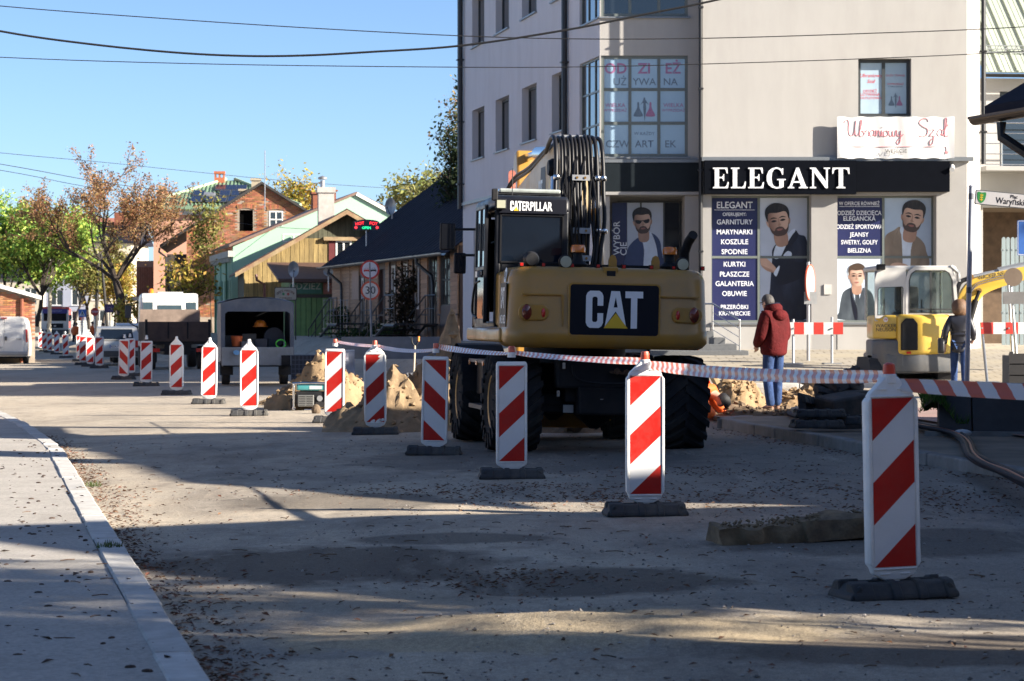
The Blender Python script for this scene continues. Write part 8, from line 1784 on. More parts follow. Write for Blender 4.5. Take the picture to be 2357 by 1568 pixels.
for x, m_ in ((-.10, SRED), (.11, SBLK)):
 o2 = link('car_symbol', flat_shape([smooth_pts([(-.085, -.05), (-.07, -.06), (-.05, -.04), (.05, -.04), (.07, -.06), (.085, -.05), (.085, .0), (.065, .01), (-.065, .01), (-.085, .0)], 2)], m_), o, (x, -.026, zz(621) - .01))
 link('car_symbol', flat_shape([[(-.062, .012), (.062, .012), (.045, .062), (-.045, .062)], [(-.05, .016), (.05, .016), (.036, .055), (-.036, .055)]], m_), o, (x, -.026, zz(621) - .01))
o = sign_disc(RS, (0, zz(669)), .295, SORANGE, mat('sign_cream', (.66, .65, .62), .35)); text('30', .24, SBLK, o, (0, -.026, zz(669)), bold=.0)
p = at(2223, 985, 32.3); SN = thing('street_sign', 'grey post with the street name plate Plac Waryńskiego and a green shield', 'street sign', (p.x, p.y, .15), rot=(0, R(1.3), R(-2)))
s = F / 32.3; zz = lambda dy: 1.5 + (HZ - dy) / s - .15
MB().cyl((0, 0, 0), (0, 0, zz(431)), .034, 12).lathe([(.036, 0), (.04, .01), (.02, .03), (0, .032)], 12, T(0, 0, zz(431))).build('post', mat('post_blue_grey', (.36, .385, .44), .5), SN, smooth=40)
for z in (zz(452), zz(668)): MB().lathe([(.037, -.04), (.037, .04)], 12, T(0, 0, z)).build('clamp', mat('tape_dark', (.1, .11, .13), .5), SN, smooth=40)
Mx = T(.05, 0, zz(453)) @ RY(4.2)
def onp(o): o.matrix_basis = Mx @ o.matrix_basis; return o
pl_ = onp(MB().prism(rrect(0, -.098, .95, .098, .02), -.012, .012).build('name_plate', mat('plate_frame', (.10, .11, .12), .4), SN))
onp(MB().prism(rrect(.012, -.086, .938, .086, .016), -.0145, -.012).build('plate_face', mat('plate_face', (.50, .49, .50), .35, var=.03), SN))
t_ = text('Plac', .045, SBLK, SN, (.515, -.017, .048)); onp(t_); t_ = text('Waryńskiego', .085, SBLK, SN, (.54, -.017, -.022), bold=.006, fit=.52); onp(t_)
onp(link('shield', flat_shape([smooth_pts([(-.055, .07), (0, .065), (.055, .07), (.055, 0), (.035, -.05), (0, -.075), (-.035, -.05), (-.055, 0)], 3)], mat('shield_green', (.03, .22, .06), .4)), SN, (.085, -.017, 0)))
for q in (-.03, 0, .03): onp(link('shield_mark', flat_shape([[(-.018, q - .008), (.018, q - .008), (.024, q + .008), (-.024, q + .008)]], mat('shield_yellow', (.55, .42, .04), .4)), SN, (.085, -.019, 0)))
onp(link('shield_mark', flat_shape([[(-.004, -.05), (.004, -.05), (.004, .05), (-.004, .05)]], mat('shield_yellow', (.55, .42, .04), .4)), SN, (.085, -.0205, 0)))
p = at(1860, 832, 56); s = F / 56; BS = thing('round_sign', 'round road sign seen from behind on a post beside the striped barrier', 'road sign', (p.x, p.y, p.z - .1), 0); zz = lambda dy: 1.5 + (HZ - dy) / s - BS.location.z
MB().cyl((0, 0, 0), (0, 0, zz(603)), .04, 10).build('post', STEEL(), BS, smooth=40)
o = MB().lathe([(0, 0), (.40, 0), (.40, .02), (0, .02)], 28, T(.04, .05, zz(651)) @ RZ(68) @ RX(90)).build('sign_back', mat('sign_back_grey', (.34, .35, .35), .5, metal=.3), BS, smooth=40)
MB().lathe([(.40, -.006), (.425, -.006), (.425, .026), (.40, .026), (.40, -.006)], 28, T(.04, .05, zz(651)) @ RZ(68) @ RX(90), caps=False).build('red_rim', SORANGE, o, smooth=40)
MB().b2((-.10, -.06, zz(700)), (.19, -.03, zz(672))).build('plate_back', mat('sign_back_grey', (.34, .35, .35), .5), BS)
def barrier(label, dx0, dx1, dy0, dy1, posts, D, lean=0):
 s = F / D; p = at(dx0, 832, D); t = thing('barrier', label, 'barrier', (p.x, p.y, zr(D) - .02), 0); zz = lambda dy: 1.5 + (HZ - dy) / s - t.location.z; L = (dx1 - dx0) / s
 n = max(4, round(L / .235)); 
 bd = MB().b2((0, -.015, zz(dy1)), (L, .015, zz(dy0))).build('board', mat('board_white', (.62, .62, .60), .45), t)
 for i in range(n):
  if (i + n) % 2: MB().b2((L * i / n, -.018, zz(dy1) + .002), (L * (i + 1) / n, -.0155, zz(dy0) - .002)).build('red_stripe', mat('board_red', (.50, .04, .03), .45), bd)
 for dx, top in posts: x = (dx - dx0) / s; MB().cyl((x + lean, .05, 0), (x, .05, zz(top)), .03, 8).cyl((x, .05, zz((dy0 + dy1) / 2)), (x, -.05, zz((dy0 + dy1) / 2)), .02, 6).b2((x + lean - .2, -.2, 0), (x + lean + .2, .2, .06)).build('post', STEEL(), t, smooth=40)
 return t
barrier('red and white board barrier between the man in red and the small excavator', 1805, 1940, 742, 770, ((1826, 735), (1915, 730)), 55)
BB = barrier('red and white board barrier under the yellow excavator arm at the right', 2257, 2400, 742, 769, ((2259, 742), (2321, 640)), 50, .13)
p = at(2331, 640, 49.8); RB2 = thing('round_sign', 'dark round sign seen from behind above a small grey plate, at the right edge', 'road sign', (p.x, p.y, zr(49.8))); s = F / 49.8; zz = lambda dy: 1.5 + (HZ - dy) / s - RB2.location.z
MB().cyl((.12, 0, 0), (-.06, 0, zz(630)), .03, 8).build('post', STEEL(), RB2, smooth=40); MB().cyl((0, -.03, zz(638)), (0, -.05, zz(638)), .19, 24).build('sign_back', mat('sign_back_brown', (.20, .15, .11), .4, metal=.4), RB2, smooth=40); MB().b2((-.22, -.06, zz(700)), (.26, -.035, zz(672))).build('plate_back', mat('sign_back_dark', (.22, .21, .20), .4, metal=.4), RB2)
p = at(2358, 590, 49); BA = thing('arrow_sign', 'blue square sign with a white arrow at the right edge of the picture', 'road sign', (p.x, p.y, zr(49)), R(-4)); s = F / 49; zz = lambda dy: 1.5 + (HZ - dy) / s - BA.location.z
MB().cyl((.2, .03, 0), (.2, .03, zz(500)), .03, 8).build('post', STEEL(), BA, smooth=40); o = MB().prism(rrect(-.15, zz(588), .55, zz(507), .03), -.012, .012).build('sign_face', mat('sign_blue', (.05, .14, .42), .35), BA); MB().prism(rrect(-.14, zz(588) + .01, .54, zz(507) - .01, .025), -.0135, -.0125).build('sign_border', SWH, o); MB().prism(rrect(-.125, zz(588) + .025, .525, zz(507) - .025, .02), -.0155, -.0145).build('sign_field', mat('sign_blue', (.05, .14, .42), .35), o)
link('arrow', flat_shape([[(-.05, -.25), (.05, -.25), (.05, .05), (.15, .05), (0, .27), (-.15, .05), (-.05, .05)]], SWH), o, (.2, -.018, (zz(588) + zz(507)) / 2))
def post_sign(name, label, dx, dy, D, top, build, base=795):
 p = at(dx, base, D); t = thing(name, label, 'road sign', (p.x, p.y, gnd(dx, 790).z), 0); s = F / D; zz = lambda y: 1.5 + (HZ - y) / s - t.location.z
 MB().cyl((0, .03, 0), (0, .03, zz(top)), .035, 8).build('post', STEEL(), t, smooth=40); build(t, zz(dy), s); return t
def stop_(t, z, s):
 o = MB().prism([(.30 * math.cos(R(22.5 + 45 * k)), z + .30 * math.sin(R(22.5 + 45 * k))) for k in range(8)], -.02, .01).build('sign_face', SRED, t); text('STOP', .13, SWH, o, (0, -.024, z), bold=.02, fit=.42)
post_sign('stop_sign', 'red eight sided STOP sign far up the street', 218, 718, 166, 708, stop_)
def cross_(t, z, s):
 o = MB().b2((-.27, -.02, z - .27), (.27, .01, z + .27)).build('sign_face', mat('sign_blue2', (.02, .12, .45), .35), t); link('triangle', flat_shape([[(-.21, -.18), (.21, -.18), (0, .2)]], SWH), o, (0, -.024, z)); link('walker', flat_shape([smooth_pts([(-.02, .1), (.03, .1), (.05, .0), (.09, -.14), (.05, -.14), (.0, -.04), (-.06, -.14), (-.1, -.14), (-.04, .0)], 2)], SBLK), o, (0, -.027, z))
post_sign('crossing_sign', 'blue square pedestrian crossing sign left of the STOP sign', 189, 721, 168, 712, cross_)
def purple_(t, z, s):
 o = MB().b2((-.32, -.03, z - .28), (.32, .0, z + .28)).build('sign_face', mat('sign_purple', (.05, .025, .12), .4), t); text('BAR', .14, mat('purple_letters', (.3, .2, .4), .5), o, (0, -.034, z + .06)); text('TUNEL', .1, mat('purple_letters', (.3, .2, .4), .5), o, (0, -.034, z - .1))
post_sign('shop_sign', 'purple hanging sign beside the thick tree trunk', 252, 710, 162, 700, purple_)
def pole(label, dx0, dy0, dx1, dy1, D, r, m=POLEG, name='utility_pole'):
 a, b = at(dx0, dy0, D), at(dx1, dy1, D); t = thing(name, label, 'pole', (a.x, a.y, gnd(dx0, 790).z if D > 100 else a.z)); d = b - V(t.location)
 MB().tube([(0, 0, -.2), tuple(d)], [r, r * .7], 8).build('shaft', m, t, smooth=40); MB().b2((d.x - .35, -.04, d.z - .3), (d.x + .35, .04, d.z - .2)).build('crossarm', m, t); return t
TAR = mat('tarred_wood', (.03, .028, .026), .8, var=.3)
pole('upright dark pole behind the STOP sign', 219, 795, 226, 585, 172, .14, TAR); pole('leaning dark pole right of the STOP sign', 251, 795, 232, 585, 171, .12, TAR); pole('pale concrete pole behind the red and white truck', 112, 790, 117, 560, 178, .16, mat('concrete_pole', (.42, .38, .30), .9))
p = at(843, 560, 97); s = F / 97; LS_ = thing('led_sign', 'black arched light sign reading HOT POT OPEN in red and green', 'sign', (p.x, p.y, p.z), R(4)); zz = lambda dy: 1.5 + (HZ - dy) / s - LS_.location.z
w2 = 30 / s; MB().prism([(-w2, zz(530)), (w2, zz(530)), (w2, zz(513))] + [(w2 * math.cos(R(a)), zz(513) + .13 * math.sin(R(a))) for a in range(15, 180, 15)] + [(-w2, zz(513))], -.05, .05).build('panel', mat('led_panel', (.05, .055, .07), .4), LS_)
MB().cyl((0, .02, zz(530)), (0, .02, -1.2), .03, 6).build('post', STEEL(), LS_)
LR = mat('led_red', (.6, .02, .02), .5, emit=(1, .03, .04), es=1.0); LGN = mat('led_green', (.02, .5, .2), .5, emit=(.02, .9, .35), es=.8)
text('HOT', .12, LR, LS_, (-.27, -.056, zz(515)), bold=.01, rot=(0, R(-7), 0)); text('POT', .12, LR, LS_, (.28, -.056, zz(515)), bold=.01, rot=(0, R(7), 0)); text('OPEN', .10, LGN, LS_, (.0, -.056, zz(525)), bold=.015)
for x in (-.42, .43): MB().cyl((x, -.058, zz(524)), (x, -.052, zz(524)), .055, 12).build('dot', LR, LS_)
p = at(657, 780, 97); s = F / 97; OW = thing('shop_sign', 'cream fruit shop sign with two painted fruits in front of the timber house', 'sign', (p.x, p.y, p.z - .3), R(8)); zz = lambda dy: 1.5 + (HZ - dy) / s - OW.location.z
MB().prism(rrect(-.45, zz(692), .45, zz(661), .06), -.02, .02).build('panel', SBLK, OW); MB().prism(rrect(-.42, zz(692) + .03, .42, zz(661) - .03, .05), -.026, -.021).build('sign_face', mat('cream_sign', (.46, .41, .32), .6), OW)
for x in (-.4, .4): MB().cyl((x, .03, 0), (x, .03, zz(670)), .025, 6).build('post', BLK, OW)
for i, ch_ in enumerate('OWOCE-WARZYWA'):
 a = R(-62 + 124 * i / 12); text(ch_, .085, mat('sign_brown', (.13, .05, .035), .6), OW, (.36 * math.sin(a), -.03, zz(678) - .07 + .22 * math.cos(a)), bold=.01, rot=(0, a * .75, 0))
text('CYTRUSY', .085, mat('sign_brown', (.13, .05, .035), .6), OW, (0, -.03, zz(687)), bold=.01)
for x, m_ in ((-.09, mat('fruit_green', (.06, .25, .10), .5)), (.10, mat('fruit_red', (.42, .08, .06), .5))): MB().ball((x, -.03, zz(677)), .05, 10, sq=(1, .1, 1.15)).build('fruit', m_, OW, smooth=60)
def dish(label, dx, dy, D, rx, rz_, base, turn=0, m=None):
 p = at(dx, dy, D); t = thing('satellite_dish', label, 'satellite dish', tuple(p), R(turn), 'satellite dishes on the houses')
 MB().lathe([(0, .10), (rx * .4, .085), (rx * .75, .045), (rx, 0), (rx * 1.03, .0), (rx * .75, .06), (0, .115)], 24, RX(-90) @ Matrix.Diagonal((1, rz_ / rx, 1, 1)) @ RX(0)).build('reflector', m or mat('dish_grey', (.36, .38, .39), .3, metal=.3), t, smooth=60)
 MB().tube([(0, .1, 0), (.0, .2, -.1), (0, .2, -base)], .03, 6).build('mast', STEEL(), t); MB().tube([(0, .0, -rz_), (.0, -.35, -.1)], .015, 5).ball((0, -.36, -.08), .04, 8).build('receiver', PLASTIC, t)
dish('grey satellite dish before the yellow board gable', 675, 620, 100, .22, .33, .9, 8); dish('satellite dish on a mast over the dark metal roof', 898, 475, 100, .24, .35, 1.2, -20); dish('pale round satellite dish by the green kiosk roof', 755, 626, 99, .2, .16, .8, 0, mat('dish_white', (.66, .66, .64), .35))
WFt = thing('wire_fence', 'thin grey bar fence in front of the green kiosk', 'fence', tuple(at(745, 785, 95)), R(8)); s = F / 95
for i in range(8): MB().cyl((i * .13, 0, -.2), (i * .13, 0, 1.65), .012, 5).build('bar', STEEL(), WFt)
for z in (.3, 1.0, 1.6): MB().cyl((-.02, .012, z), (.95, .012, z), .010, 5).build('rail', STEEL(), WFt)
# ==== EARTH, STONES AND THINGS OF THE DIG
SAND = mat('dug_sand', (.29, .20, .115), .95, var=.22, scale=5, bump=1, bscale=22, dirt=(.22, .15, .085), dirt_amt=.75, dscale=2.2, spec=.15); SOIL = mat('dark_soil', (.17, .125, .085), .95, var=.3, scale=5, bump=1, bscale=22, dirt=(.09, .068, .05), dirt_amt=.7, dscale=2, spec=.15)
def mound(label, c, rx, ry, h, m, seed, peaks=((0, 0, 1),), nclod=240, name='sand_heap'):
 t = thing(name, label, 'heap', c); mb = MB(); n = 46
 def f(u, v):
  x, y = (u * 2 - 1), (v * 2 - 1); r = math.hypot(x, y); z = 0
  for px, py, k in peaks: z = max(z, k * max(0, 1 - (math.hypot(x - px, (y - py)) / (1 - .5 * math.hypot(px, py))) ** 1.25))
  P = V((x * rx * 2, y * ry * 2, seed)); nz_ = noise.noise(P * 1.3) * .26 + noise.noise(P * 3.5) * .16 + noise.noise(P * 8) * .10
  return (x * rx, y * ry, h * (z * (1 + nz_ * 1.1) + .25 * nz_ * (z > 0) * min(1, z * 4)) - .05)
 mb.grid(f, n, n); mb.build('earth', m, t, smooth=50)
 rd = random.Random(seed); cl = MB()
 for i in range(nclod):
  u, v = rd.gauss(.5, .26), rd.gauss(.5, .26)
  if not (0 < u < 1 and 0 < v < 1): continue
  P = f(u, v); s_ = rd.choice((.015, .02, .03, .045, .06)) * rd.uniform(.7, 1.3); Mx = T(P[0], P[1], P[2] + s_ * .3) @ RZ(rd.uniform(0, 360)) @ RX(rd.uniform(-40, 40)) @ Matrix.Diagonal((s_ * rd.uniform(.8, 1.4), s_, s_ * .75, 1))
  cl.add([V(q) * rd.uniform(.75, 1.2) for q in OCT], OCF, Mx)
 tag(cl.build('clods', m, t), kind='stuff'); return t
def gp(dx, dy, D): p = at(dx, dy, D); return (p.x, p.y, road_z(p.x, p.y) - .02)
mound('pale lumpy sand heap behind the generator', gp(748, 930, 43), 1.05, .8, .98, SAND, 1, ((-.05, 0, 1), (.45, .1, .7), (-.55, -.1, .55)))
mound('low spread of sand at the foot of the trailer, left of the generator', gp(690, 905, 45.5), .9, .9, .3, SAND, 2, ((0, 0, 1), (-.4, 0, .6)))
mound('large brown sand heap between the scuffed beacon and the excavator wheels', gp(950, 978, 34.3), 1.25, 1.0, 1.35, mat('brown_sand', (.30, .215, .13), .95, var=.25, scale=5, bump=1, bscale=22, dirt=(.15, .105, .07), dirt_amt=.7, dscale=2.2, spec=.15), 3, ((.42, 0, 1), (-.1, -.1, .62), (-.5, -.15, .3)), 200)
mound('pale sand heap behind the red jacketed man at the excavator tyre', gp(1695, 955, 38), .55, .6, .62, SAND, 4, ((-.05, 0, 1), (.4, 0, .7)))
mound('small pale sand heap right of the man in red', gp(1882, 925, 41.5), .48, .6, .52, SAND, 5, ((0, 0, 1), (.35, .1, .6)))
mound('low lit sand heap at the feet of the man in red', gp(1835, 950, 38.2), .55, .5, .34, SAND, 6, ((0, 0, 1), (-.4, 0, .8)))
mound('dark trampled soil along the broken kerb end', gp(1720, 975, 34.8), 1.0, .6, .24, SOIL, 7, ((0, 0, 1), (-.5, 0, .9), (.5, 0, .7)), 160, 'soil_heap')
mound('heap of broken earth under the excavator between its wheels', gp(1330, 985, 33.0), .75, .6, .40, SOIL, 8, ((0, 0, 1), (-.4, 0, .8)), 120, 'soil_heap')
p = at(1325, 985, 31.9); tag(MB().lathe([(.07, 0), (.085, 0), (.085, .8), (.07, .8)], 18, T(p.x, p.y, .10) @ RX(-90)).build('pipe', mat('clay_pipe', (.06, .05, .045), .7), None, smooth=40), 'dark round pipe end sticking out of the earth under the excavator', 'pipe')
p = gnd(1830, 1246); SB = thing('concrete_slab', 'long broken slab of old tarmac and concrete lying tilted on the road behind the nearest beacon', 'slab', (p.x + .06, p.y + .12, p.z), rot=(0, R(-4.2), R(7)))
sb_ = MB(); L_s, Ds_, Hs = 1.22, .46, .13
def slab(u, v):
 a = v * 4; w_, e = (a % 1), int(a) % 4
 y, z = ((-Ds_ / 2 + Ds_ * w_, Hs), (Ds_ / 2, Hs * (1 - w_)), (Ds_ / 2 - Ds_ * w_, 0), (-Ds_ / 2, Hs * w_))[e]
 x = (u - .5) * L_s; P = V((x, y, z)); k = min(1, (1 - abs(u - .5) * 2) * 12)
 return P + V((noise.noise(P * 9) * .03, noise.noise(P * 7 + V((3, 0, 0))) * .045 + .07 * (u > .2) * (noise.noise(V((x * 3, 0, 8))) > .05) * (y < 0) * .5, noise.noise(P * 6 + V((0, 4, 0))) * .035 * (1 if z > .05 else .4) + .02 * (z > .1) * math.sin(x * 6)))
sb_.grid(slab, 60, 32); r0 = [i * 61 for i in range(33)]
sb_.f += [tuple(i * 61 for i in range(32)), tuple(i * 61 + 60 for i in range(31, -1, -1))]; sb_.m += [0, 0]
SLM = mat('slab_crust', (.23, .17, .105), .95, var=.3, scale=7, bump=1, bscale=35, dirt=(.045, .04, .038), dirt_amt=.9, dscale=3.0, spec=.2)
sb_.build('slab', SLM, SB, smooth=40, weld=True)
cl = MB(); rd = random.Random(5)
for i in range(220):
 s_ = rd.choice((.008, .012, .018)); Mx = T(rd.uniform(-.6, .55), rd.uniform(-.2, .2), Hs + rd.uniform(-.0, .02)) @ RZ(rd.uniform(0, 360)) @ Matrix.Diagonal((s_, s_, s_ * .8, 1)); cl.add([V(q) * rd.uniform(.75, 1.2) for q in OCT], OCF, Mx)
tag(cl.build('crumbs', SLM, SB), kind='stuff')
MB().b2((.28, -.12, -.10), (.46, .12, .0)).build('broken_foot', SLM, SB, bevel=.02)
p = gnd(712, 945); GE = thing('generator', 'small petrol generator with a tube frame and teal fuel tank on the sand', 'generator', (p.x, p.y + .15, p.z), R(6)); s = 1
TEAL = mat('tank_teal', (.06, .26, .27), .35, var=.08, coat=.3)
fr = MB()
for y in (-.19, .19):
 fr.tube(smooth_pts([(-.27, y, .02), (-.29, y, .08), (-.29, y, .42), (-.26, y, .47), (.26, y, .47), (.29, y, .42), (.29, y, .08), (.27, y, .02)], 3), .016, 8)
for x in (-.27, .27): fr.tube([(x, -.19, .05), (x, .19, .05)], .014, 6); fr.tube([(x, -.19, .45), (x, .19, .45)], .014, 6)
fr.build('tube_frame', CHR, GE, smooth=50)
MB().b2((-.24, -.17, .345), (.26, .17, .46)).build('fuel_tank', TEAL, GE, bevel=.03, seg=3, smooth=40); MB().b2((-.02, -.175, .37), (.2, -.17, .43)).build('tank_label', mat('label_grey', (.4, .45, .45), .5), GE); MB().lathe([(.05, 0), (.05, .03), (0, .035)], 14, T(.0, 0, .46)).build('fuel_cap', CHAS, GE)
MB().b2((-.25, -.16, .10), (.26, .16, .33)).build('engine', CHAS, GE, bevel=.02)
gg = MB().b2((-.22, -.185, .07), (.06, -.165, .27)).build('muffler_guard', mat('guard_grey', (.22, .22, .21), .4, metal=.5), GE, bevel=.01)
for i in range(6): MB().b2((-.20, -.19, .09 + i * .03), (-.09, -.184, .10 + i * .03)).b2((-.07, -.19, .09 + i * .03), (.04, -.184, .10 + i * .03)).build('slot', CHAS, gg)
MB().cyl((.16, -.19, .21), (.16, -.15, .21), .05, 14).build('air_filter', STEEL(), GE, smooth=40); MB().b2((.09, -.18, .06), (.26, -.16, .15)).build('starter_cover', CHAS, GE)
wheel(GE, -.31, .05, .10, .06)
p = gnd(727, 952); tag(MB().ball((0, 0, .06), .10, 10, sq=(.8, .7, 1.0)).build('stone', SOIL, None, smooth=30), 'brown stone lying in front of the generator', 'stone').location = p
FOOT = [c for c in PROTO[('p', 0)].children if c.name.startswith('foot')][0].data
KB = mat('dark_block', (.05, .052, .055), .8, var=.35, bump=.6, bscale=30, dirt=(.16, .13, .10), dirt_amt=.6, dscale=3)
def px2(dx, dy, D): p = at(dx, dy, D); return p
fl = [('lowest rubber beacon foot at the front left of the dark pile', 1880, 985, 29.6, (0, 0, 8), 0), ('rubber beacon foot lying on the lowest one of the dark pile', 1885, 960, 29.8, (0, 0, 3), 0), ('rubber beacon foot standing on edge at the left of the dark pile', 1850, 940, 30.6, (84, 5, 70), 1),
      ('rubber beacon foot leaning against the back of the dark pile', 1925, 925, 31.0, (62, 8, 20), 1), ('topmost tilted rubber beacon foot of the dark pile', 1945, 878, 31.2, (28, -14, 35), 1), ('rubber beacon foot at the right end of the dark pile', 1985, 975, 29.8, (4, 0, -20), 0)]
for lab, dx, dy, D, rot, up_ in fl:
 q = px2(dx, dy, D); o = link('rubber_foot', FOOT, None, q, [R(a) for a in rot]); tag(o, lab, 'rubber foot', 'rubber beacon feet piled beside the kerb')
for lab, dx, dy, D, sz, rot in (('big dark stone block in the middle of the dark pile', 1940, 950, 30.7, (.55, .45, .46), (6, -8, 24)), ('smaller dark stone block at the left of the dark pile', 1872, 945, 31.1, (.32, .3, .34), (0, 5, -18)), ('slanting dark stone slab on top of the dark pile', 1930, 893, 31.4, (.62, .4, .2), (14, 16, -10)), ('dark stone block behind the nearest beacon, right in the pile', 1985, 935, 31.0, (.4, .4, .4), (0, 0, 30))):
 q = px2(dx, dy, D); b = MB(); b.grid(lambda u, v: (0, 0, 0), 1, 1) if False else None; b.b2(tuple(-v / 2 for v in sz), tuple(v / 2 for v in sz)); o = b.build('stone_block', KB, None, bevel=.035, seg=2); o.location = q; o.rotation_euler = [R(a) for a in rot]; tag(o, lab, 'stone block', 'dark stone blocks piled beside the kerb')
def onz(dx, dy, z): D = (CAMZ - z) * F / (dy - HZ); return V(((dx - 1178) * D / F, D, z))
CB = mat('black_conduit', (.012, .014, .022), .6, var=.1, spec=.12); CO = mat('orange_conduit', (.50, .14, .05), .5)
base = [(1905, 938), (1845, 942), (1828, 952), (1860, 962), (1960, 966), (2080, 975), (2130, 984), (2190, 996), (2222, 1016), (2235, 1045), (2262, 1066), (2310, 1086), (2357, 1108), (2420, 1140), (2500, 1180)]
for i in range(5):
 pts = [onz(dx, dy, .185 + .02 * (i % 2)) + V((.0, .0, 0)) + V(((i - 2) * .035, (i - 2) * .075 * (1 if k > 3 else -1), .012 * abs(math.sin(k * 1.3 + i)))) for k, (dx, dy) in enumerate(base)]
 o = MB().tube(smooth_pts([tuple(q) for q in pts], 4, False), .026 if i != 3 else .013, 8).build('conduit', CB if i != 3 else CO, None, smooth=60)
 tag(o, ('black conduit of the right pavement lying nearest the kerb', 'second black conduit from the kerb on the right pavement', 'black conduit lying against the orange one', 'thin orange conduit among the black ones along the right pavement', 'black conduit of the bundle farthest from the kerb')[i], 'cable', 'conduits laid along the right pavement')
p = onz(2215, 1003, .17); tag(MB().ball((0, 0, .03), .09, 10, sq=(1.2, .8, .5)).build('plastic_bag', mat('bag_white', (.6, .62, .64), .35, trans=.2), None, smooth=20), 'crumpled clear plastic bag beside the cables', 'plastic bag').location = p
a = onz(2108, 1000, .15); q = V((a.x, a.y, .13)); FB2 = thing('planter', 'low dark sloping planter with grass at its left end, right edge', 'planter', tuple(q), R(-9)); DKS = mat('dark_slate', (.045, .042, .042), .75, var=.2, bump=.3, bscale=30)
for i in range(5):
 x0_ = .05 + i * .62; MB().prismx([(0, 0), (.12, .02), (.52, .52), (.62, .60), (1.4, .60), (1.4, 0)], x0_ + (.0 if i else .22), x0_ + .605).build('slab', DKS, FB2, bevel=.012)
MB().b2((.1, -.06, -.02), (3.2, .02, .06)).build('edging', KDARK, FB2)
mb = MB(); mb.grid(lambda u, v: (.1 + u * .5, .25 + v * .9, .16 + .42 * math.sin(math.pi * min(1, .25 + u)) * math.sin(math.pi * (.2 + .7 * v)) + .03 * noise.noise(V((u * 6, v * 6, 1)))), 10, 10); mb.build('earth', SOIL, FB2, smooth=60)
g_ = MB(); GRB = leafmat('grass_green', (.08, .16, .03), .03, .4)
for i in range(1500):
 u, v = random.random(), random.random(); P = V((.06 + u * .56, .2 + v * .9, .14 + .42 * math.sin(math.pi * min(1, .25 + u)) * math.sin(math.pi * (.2 + .7 * v)))); b = V((random.uniform(-.6, .6), random.uniform(-.6, .6), 1)).normalized() * random.uniform(.06, .18); s_ = V((random.uniform(-1, 1), random.uniform(-1, 1), 0)).normalized() * .008
 g_.add([P - s_, P + s_, P + b + V((0, 0, -.02))], [(0, 1, 2)])
tag(g_.build('grass', GRB, FB2), kind='stuff')
p = at(2322, 885, 41); SL_ = thing('slatted_planter', 'dark slatted wooden box at the right edge behind the planter', 'planter box', (p.x, p.y, .15), R(-3)); s = F / 41
for i in range(4): MB().b2((0, 0, .05 + i * .19), (1.1, .04, .05 + i * .19 + .17)).build('slat', mat('dark_slat', (.02, .019, .02), .6, rnd=.15), SL_)
for x in (.02, 1.06): MB().b2((x, .04, 0), (x + .06, .1, .82)).build('post', mat('dark_slat', (.02, .019, .02), .6), SL_)
MB().b2((.02, .1, .0), (1.1, .9, .75)).build('box', mat('dark_slat', (.02, .019, .02), .6), SL_)
p = at(697, 848, 58); CR = thing('wire_crate', 'black wire crate beside the trailer', 'crate', (p.x - .28, p.y, gnd(697, 850).z + .12), R(6)); BLG = mat('crate_black', (.012, .014, .024), .5)
for i in range(7): MB().b2((i * .093 - .008, -.02, 0), (i * .093 + .008, 0, .66)).build('bar', mat('crate_bar', (.05, .06, .09), .5), CR)
for i in range(7): MB().b2((0, -.035, i * .108 - .008), (.56, -.02, i * .108 + .008)).build('bar', mat('crate_bar', (.05, .06, .09), .5), CR)
MB().b2((0, 0, 0), (.56, .6, .66)).build('box', BLG, CR)
p = at(757, 835, 60); WP = thing('wrapped_pallet', 'stack wrapped in grey printed film between the crate and the road sign', 'pallet', (p.x - .32, p.y, gnd(757, 845).z + .14), R(4))
MB().grid(lambda u, v: (u * .95, -.02 - .03 * noise.noise(V((u * 5, v * 4, 3))), v * .72), 16, 12).b2((0, .0, 0), (.95, .7, .72)).build('film', mat('grey_film', (.20, .22, .28), .3, var=.25, scale=3), WP, smooth=60); MB().grid(lambda u, v: (.0 + u * .8, -.06 - .02 * noise.noise(V((u * 5, v * 4, 3))), .45 + v * .2), 10, 4).build('label', mat('film_white', (.42, .42, .47), .4), WP); text('MAR-BUD', .11, mat('film_pink', (.45, .14, .2), .5), WP, (.4, -.09, .55), bold=.01)
p = at(900, 800, 63); tag(MB().b2((-.9, 0, -.3), (1.7, .12, .28)).build('low_wall', mat('blue_grey_wall', (.10, .115, .15), .8, var=.15), None), 'low blue grey wall in the shade before the wooden house', 'wall').location = (p.x - .4, p.y, p.z)
p = at(953, 830, 34.9); SH = thing('shovel', 'shovel with a pale shaft and orange tipped handle stuck in the large sand heap', 'shovel', (p.x, p.y, p.z), rot=(R(-6), R(2), 0))
MB().cyl((0, 0, -.2), (0, 0, .22), .016, 8).build('shaft', mat('ash_wood', (.45, .38, .28), .6), SH, smooth=40); MB().tube(smooth_pts([(0, 0, .20), (-.04, 0, .26), (-.05, 0, .33)], 3, False), .012, 6).tube(smooth_pts([(0, 0, .20), (.04, 0, .26), (.05, 0, .33)], 3, False), .012, 6).build('grip', CHAS, SH); MB().cyl((.05, 0, .28), (.05, 0, .35), .017, 8).build('grip_tip', mat('grip_orange', (.8, .25, .03), .5), SH); MB().b2((-.1, -.01, -.5), (.1, .01, -.18)).build('blade', STEEL(), SH)
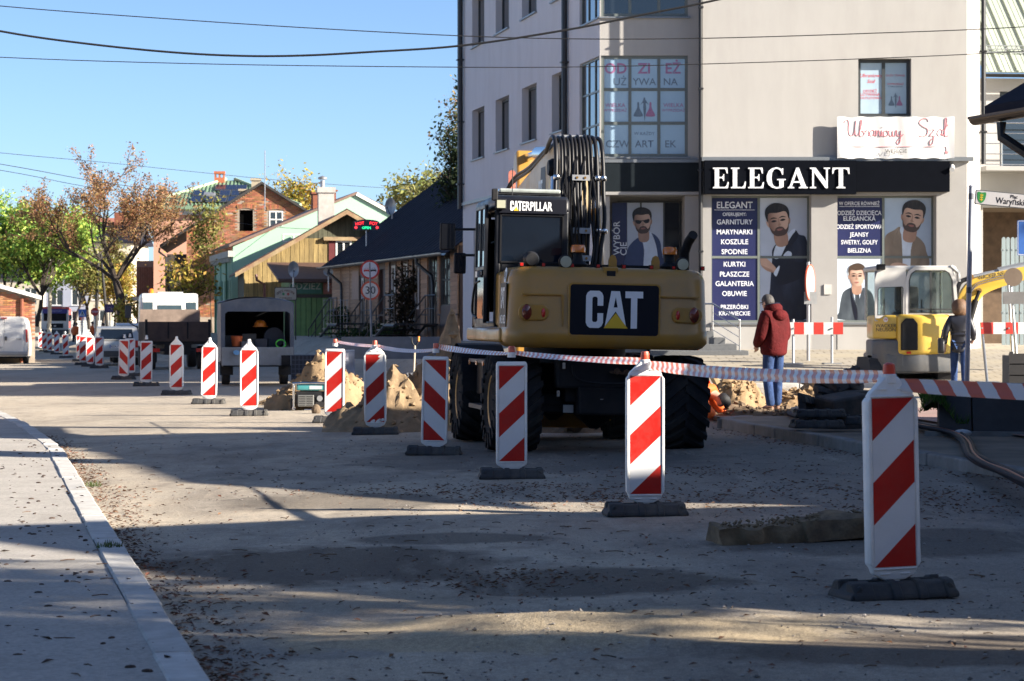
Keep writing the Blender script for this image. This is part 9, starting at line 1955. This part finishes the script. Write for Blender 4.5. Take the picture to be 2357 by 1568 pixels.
p = at(1648, 880, 38.5); tag(MB().b2((-.04, -.1, -.12), (.04, .1, .20)).build('plank', mat('old_plank', (.36, .26, .14), .8, var=.2), None, bevel=.01), 'short plank sticking out of the sand behind the tyre', 'plank'); bpy.data.objects['plank.299' if False else [o.name for o in COL.objects if o.get('category') == 'plank'][0]].location = p; [o for o in COL.objects if o.get('category') == 'plank'][0].rotation_euler = (R(20), R(-32), R(10))
# ==== OVERHEAD WIRES
WIRE = mat('wire_black', (.012, .012, .013), .6)
def wire(label, pts, D, r):
 P = [at(dx, dy, D if not isinstance(D, tuple) else lerp(D[0], D[1], i / (len(pts) - 1))) for i, (dx, dy) in enumerate(pts)]
 P = smooth_pts([tuple(q) for q in P], 6, False); o = V(P[0]); w_ = MB().tube([V(q) - o for q in P], r, 5).build('overhead_wire', WIRE, None); w_.location = o; tag(w_, label, 'wire', 'overhead wires across the street')
wire('thin overhead wire, topmost at the left edge', [(-900, -70), (-400, -28), (0, 14), (350, 41), (700, 64), (1065, 83), (1350, 90), (1640, 88), (2000, 77), (2357, 62), (3000, 20)], 42, .009)
wire('thick overhead wire sagging deepest then rising steeply to the right', [(-600, -80), (-300, 10), (0, 72), (200, 101), (400, 121), (560, 129), (700, 128), (850, 120), (1065, 105), (1310, 68), (1480, 34), (1650, 0), (1900, -60), (2300, -160)], 36, .017)
wire('thin overhead wire, lowest of the three over the shop', [(-900, 60), (-400, 105), (0, 132), (500, 148), (1065, 155), (1350, 154), (1640, 147), (2000, 135), (2357, 118), (3000, 75)], 42, .008)
wire('far wire above the brown tree crown', [(-500, 300), (0, 352), (250, 375), (440, 395), (700, 420), (1000, 440)], (95, 135), .012)
wire('far wire ending in the brown tree crown, upper of the close pair', [(-500, 300), (0, 378), (235, 420), (450, 448)], (95, 130), .016)
wire('far wire ending in the brown tree crown, lower of the close pair', [(-500, 315), (0, 392), (200, 430), (430, 462)], (95, 130), .014)
wire('far wire crossing the brick and mint gables', [(420, 490), (600, 520), (800, 528), (1000, 512)], (125, 108), .012)
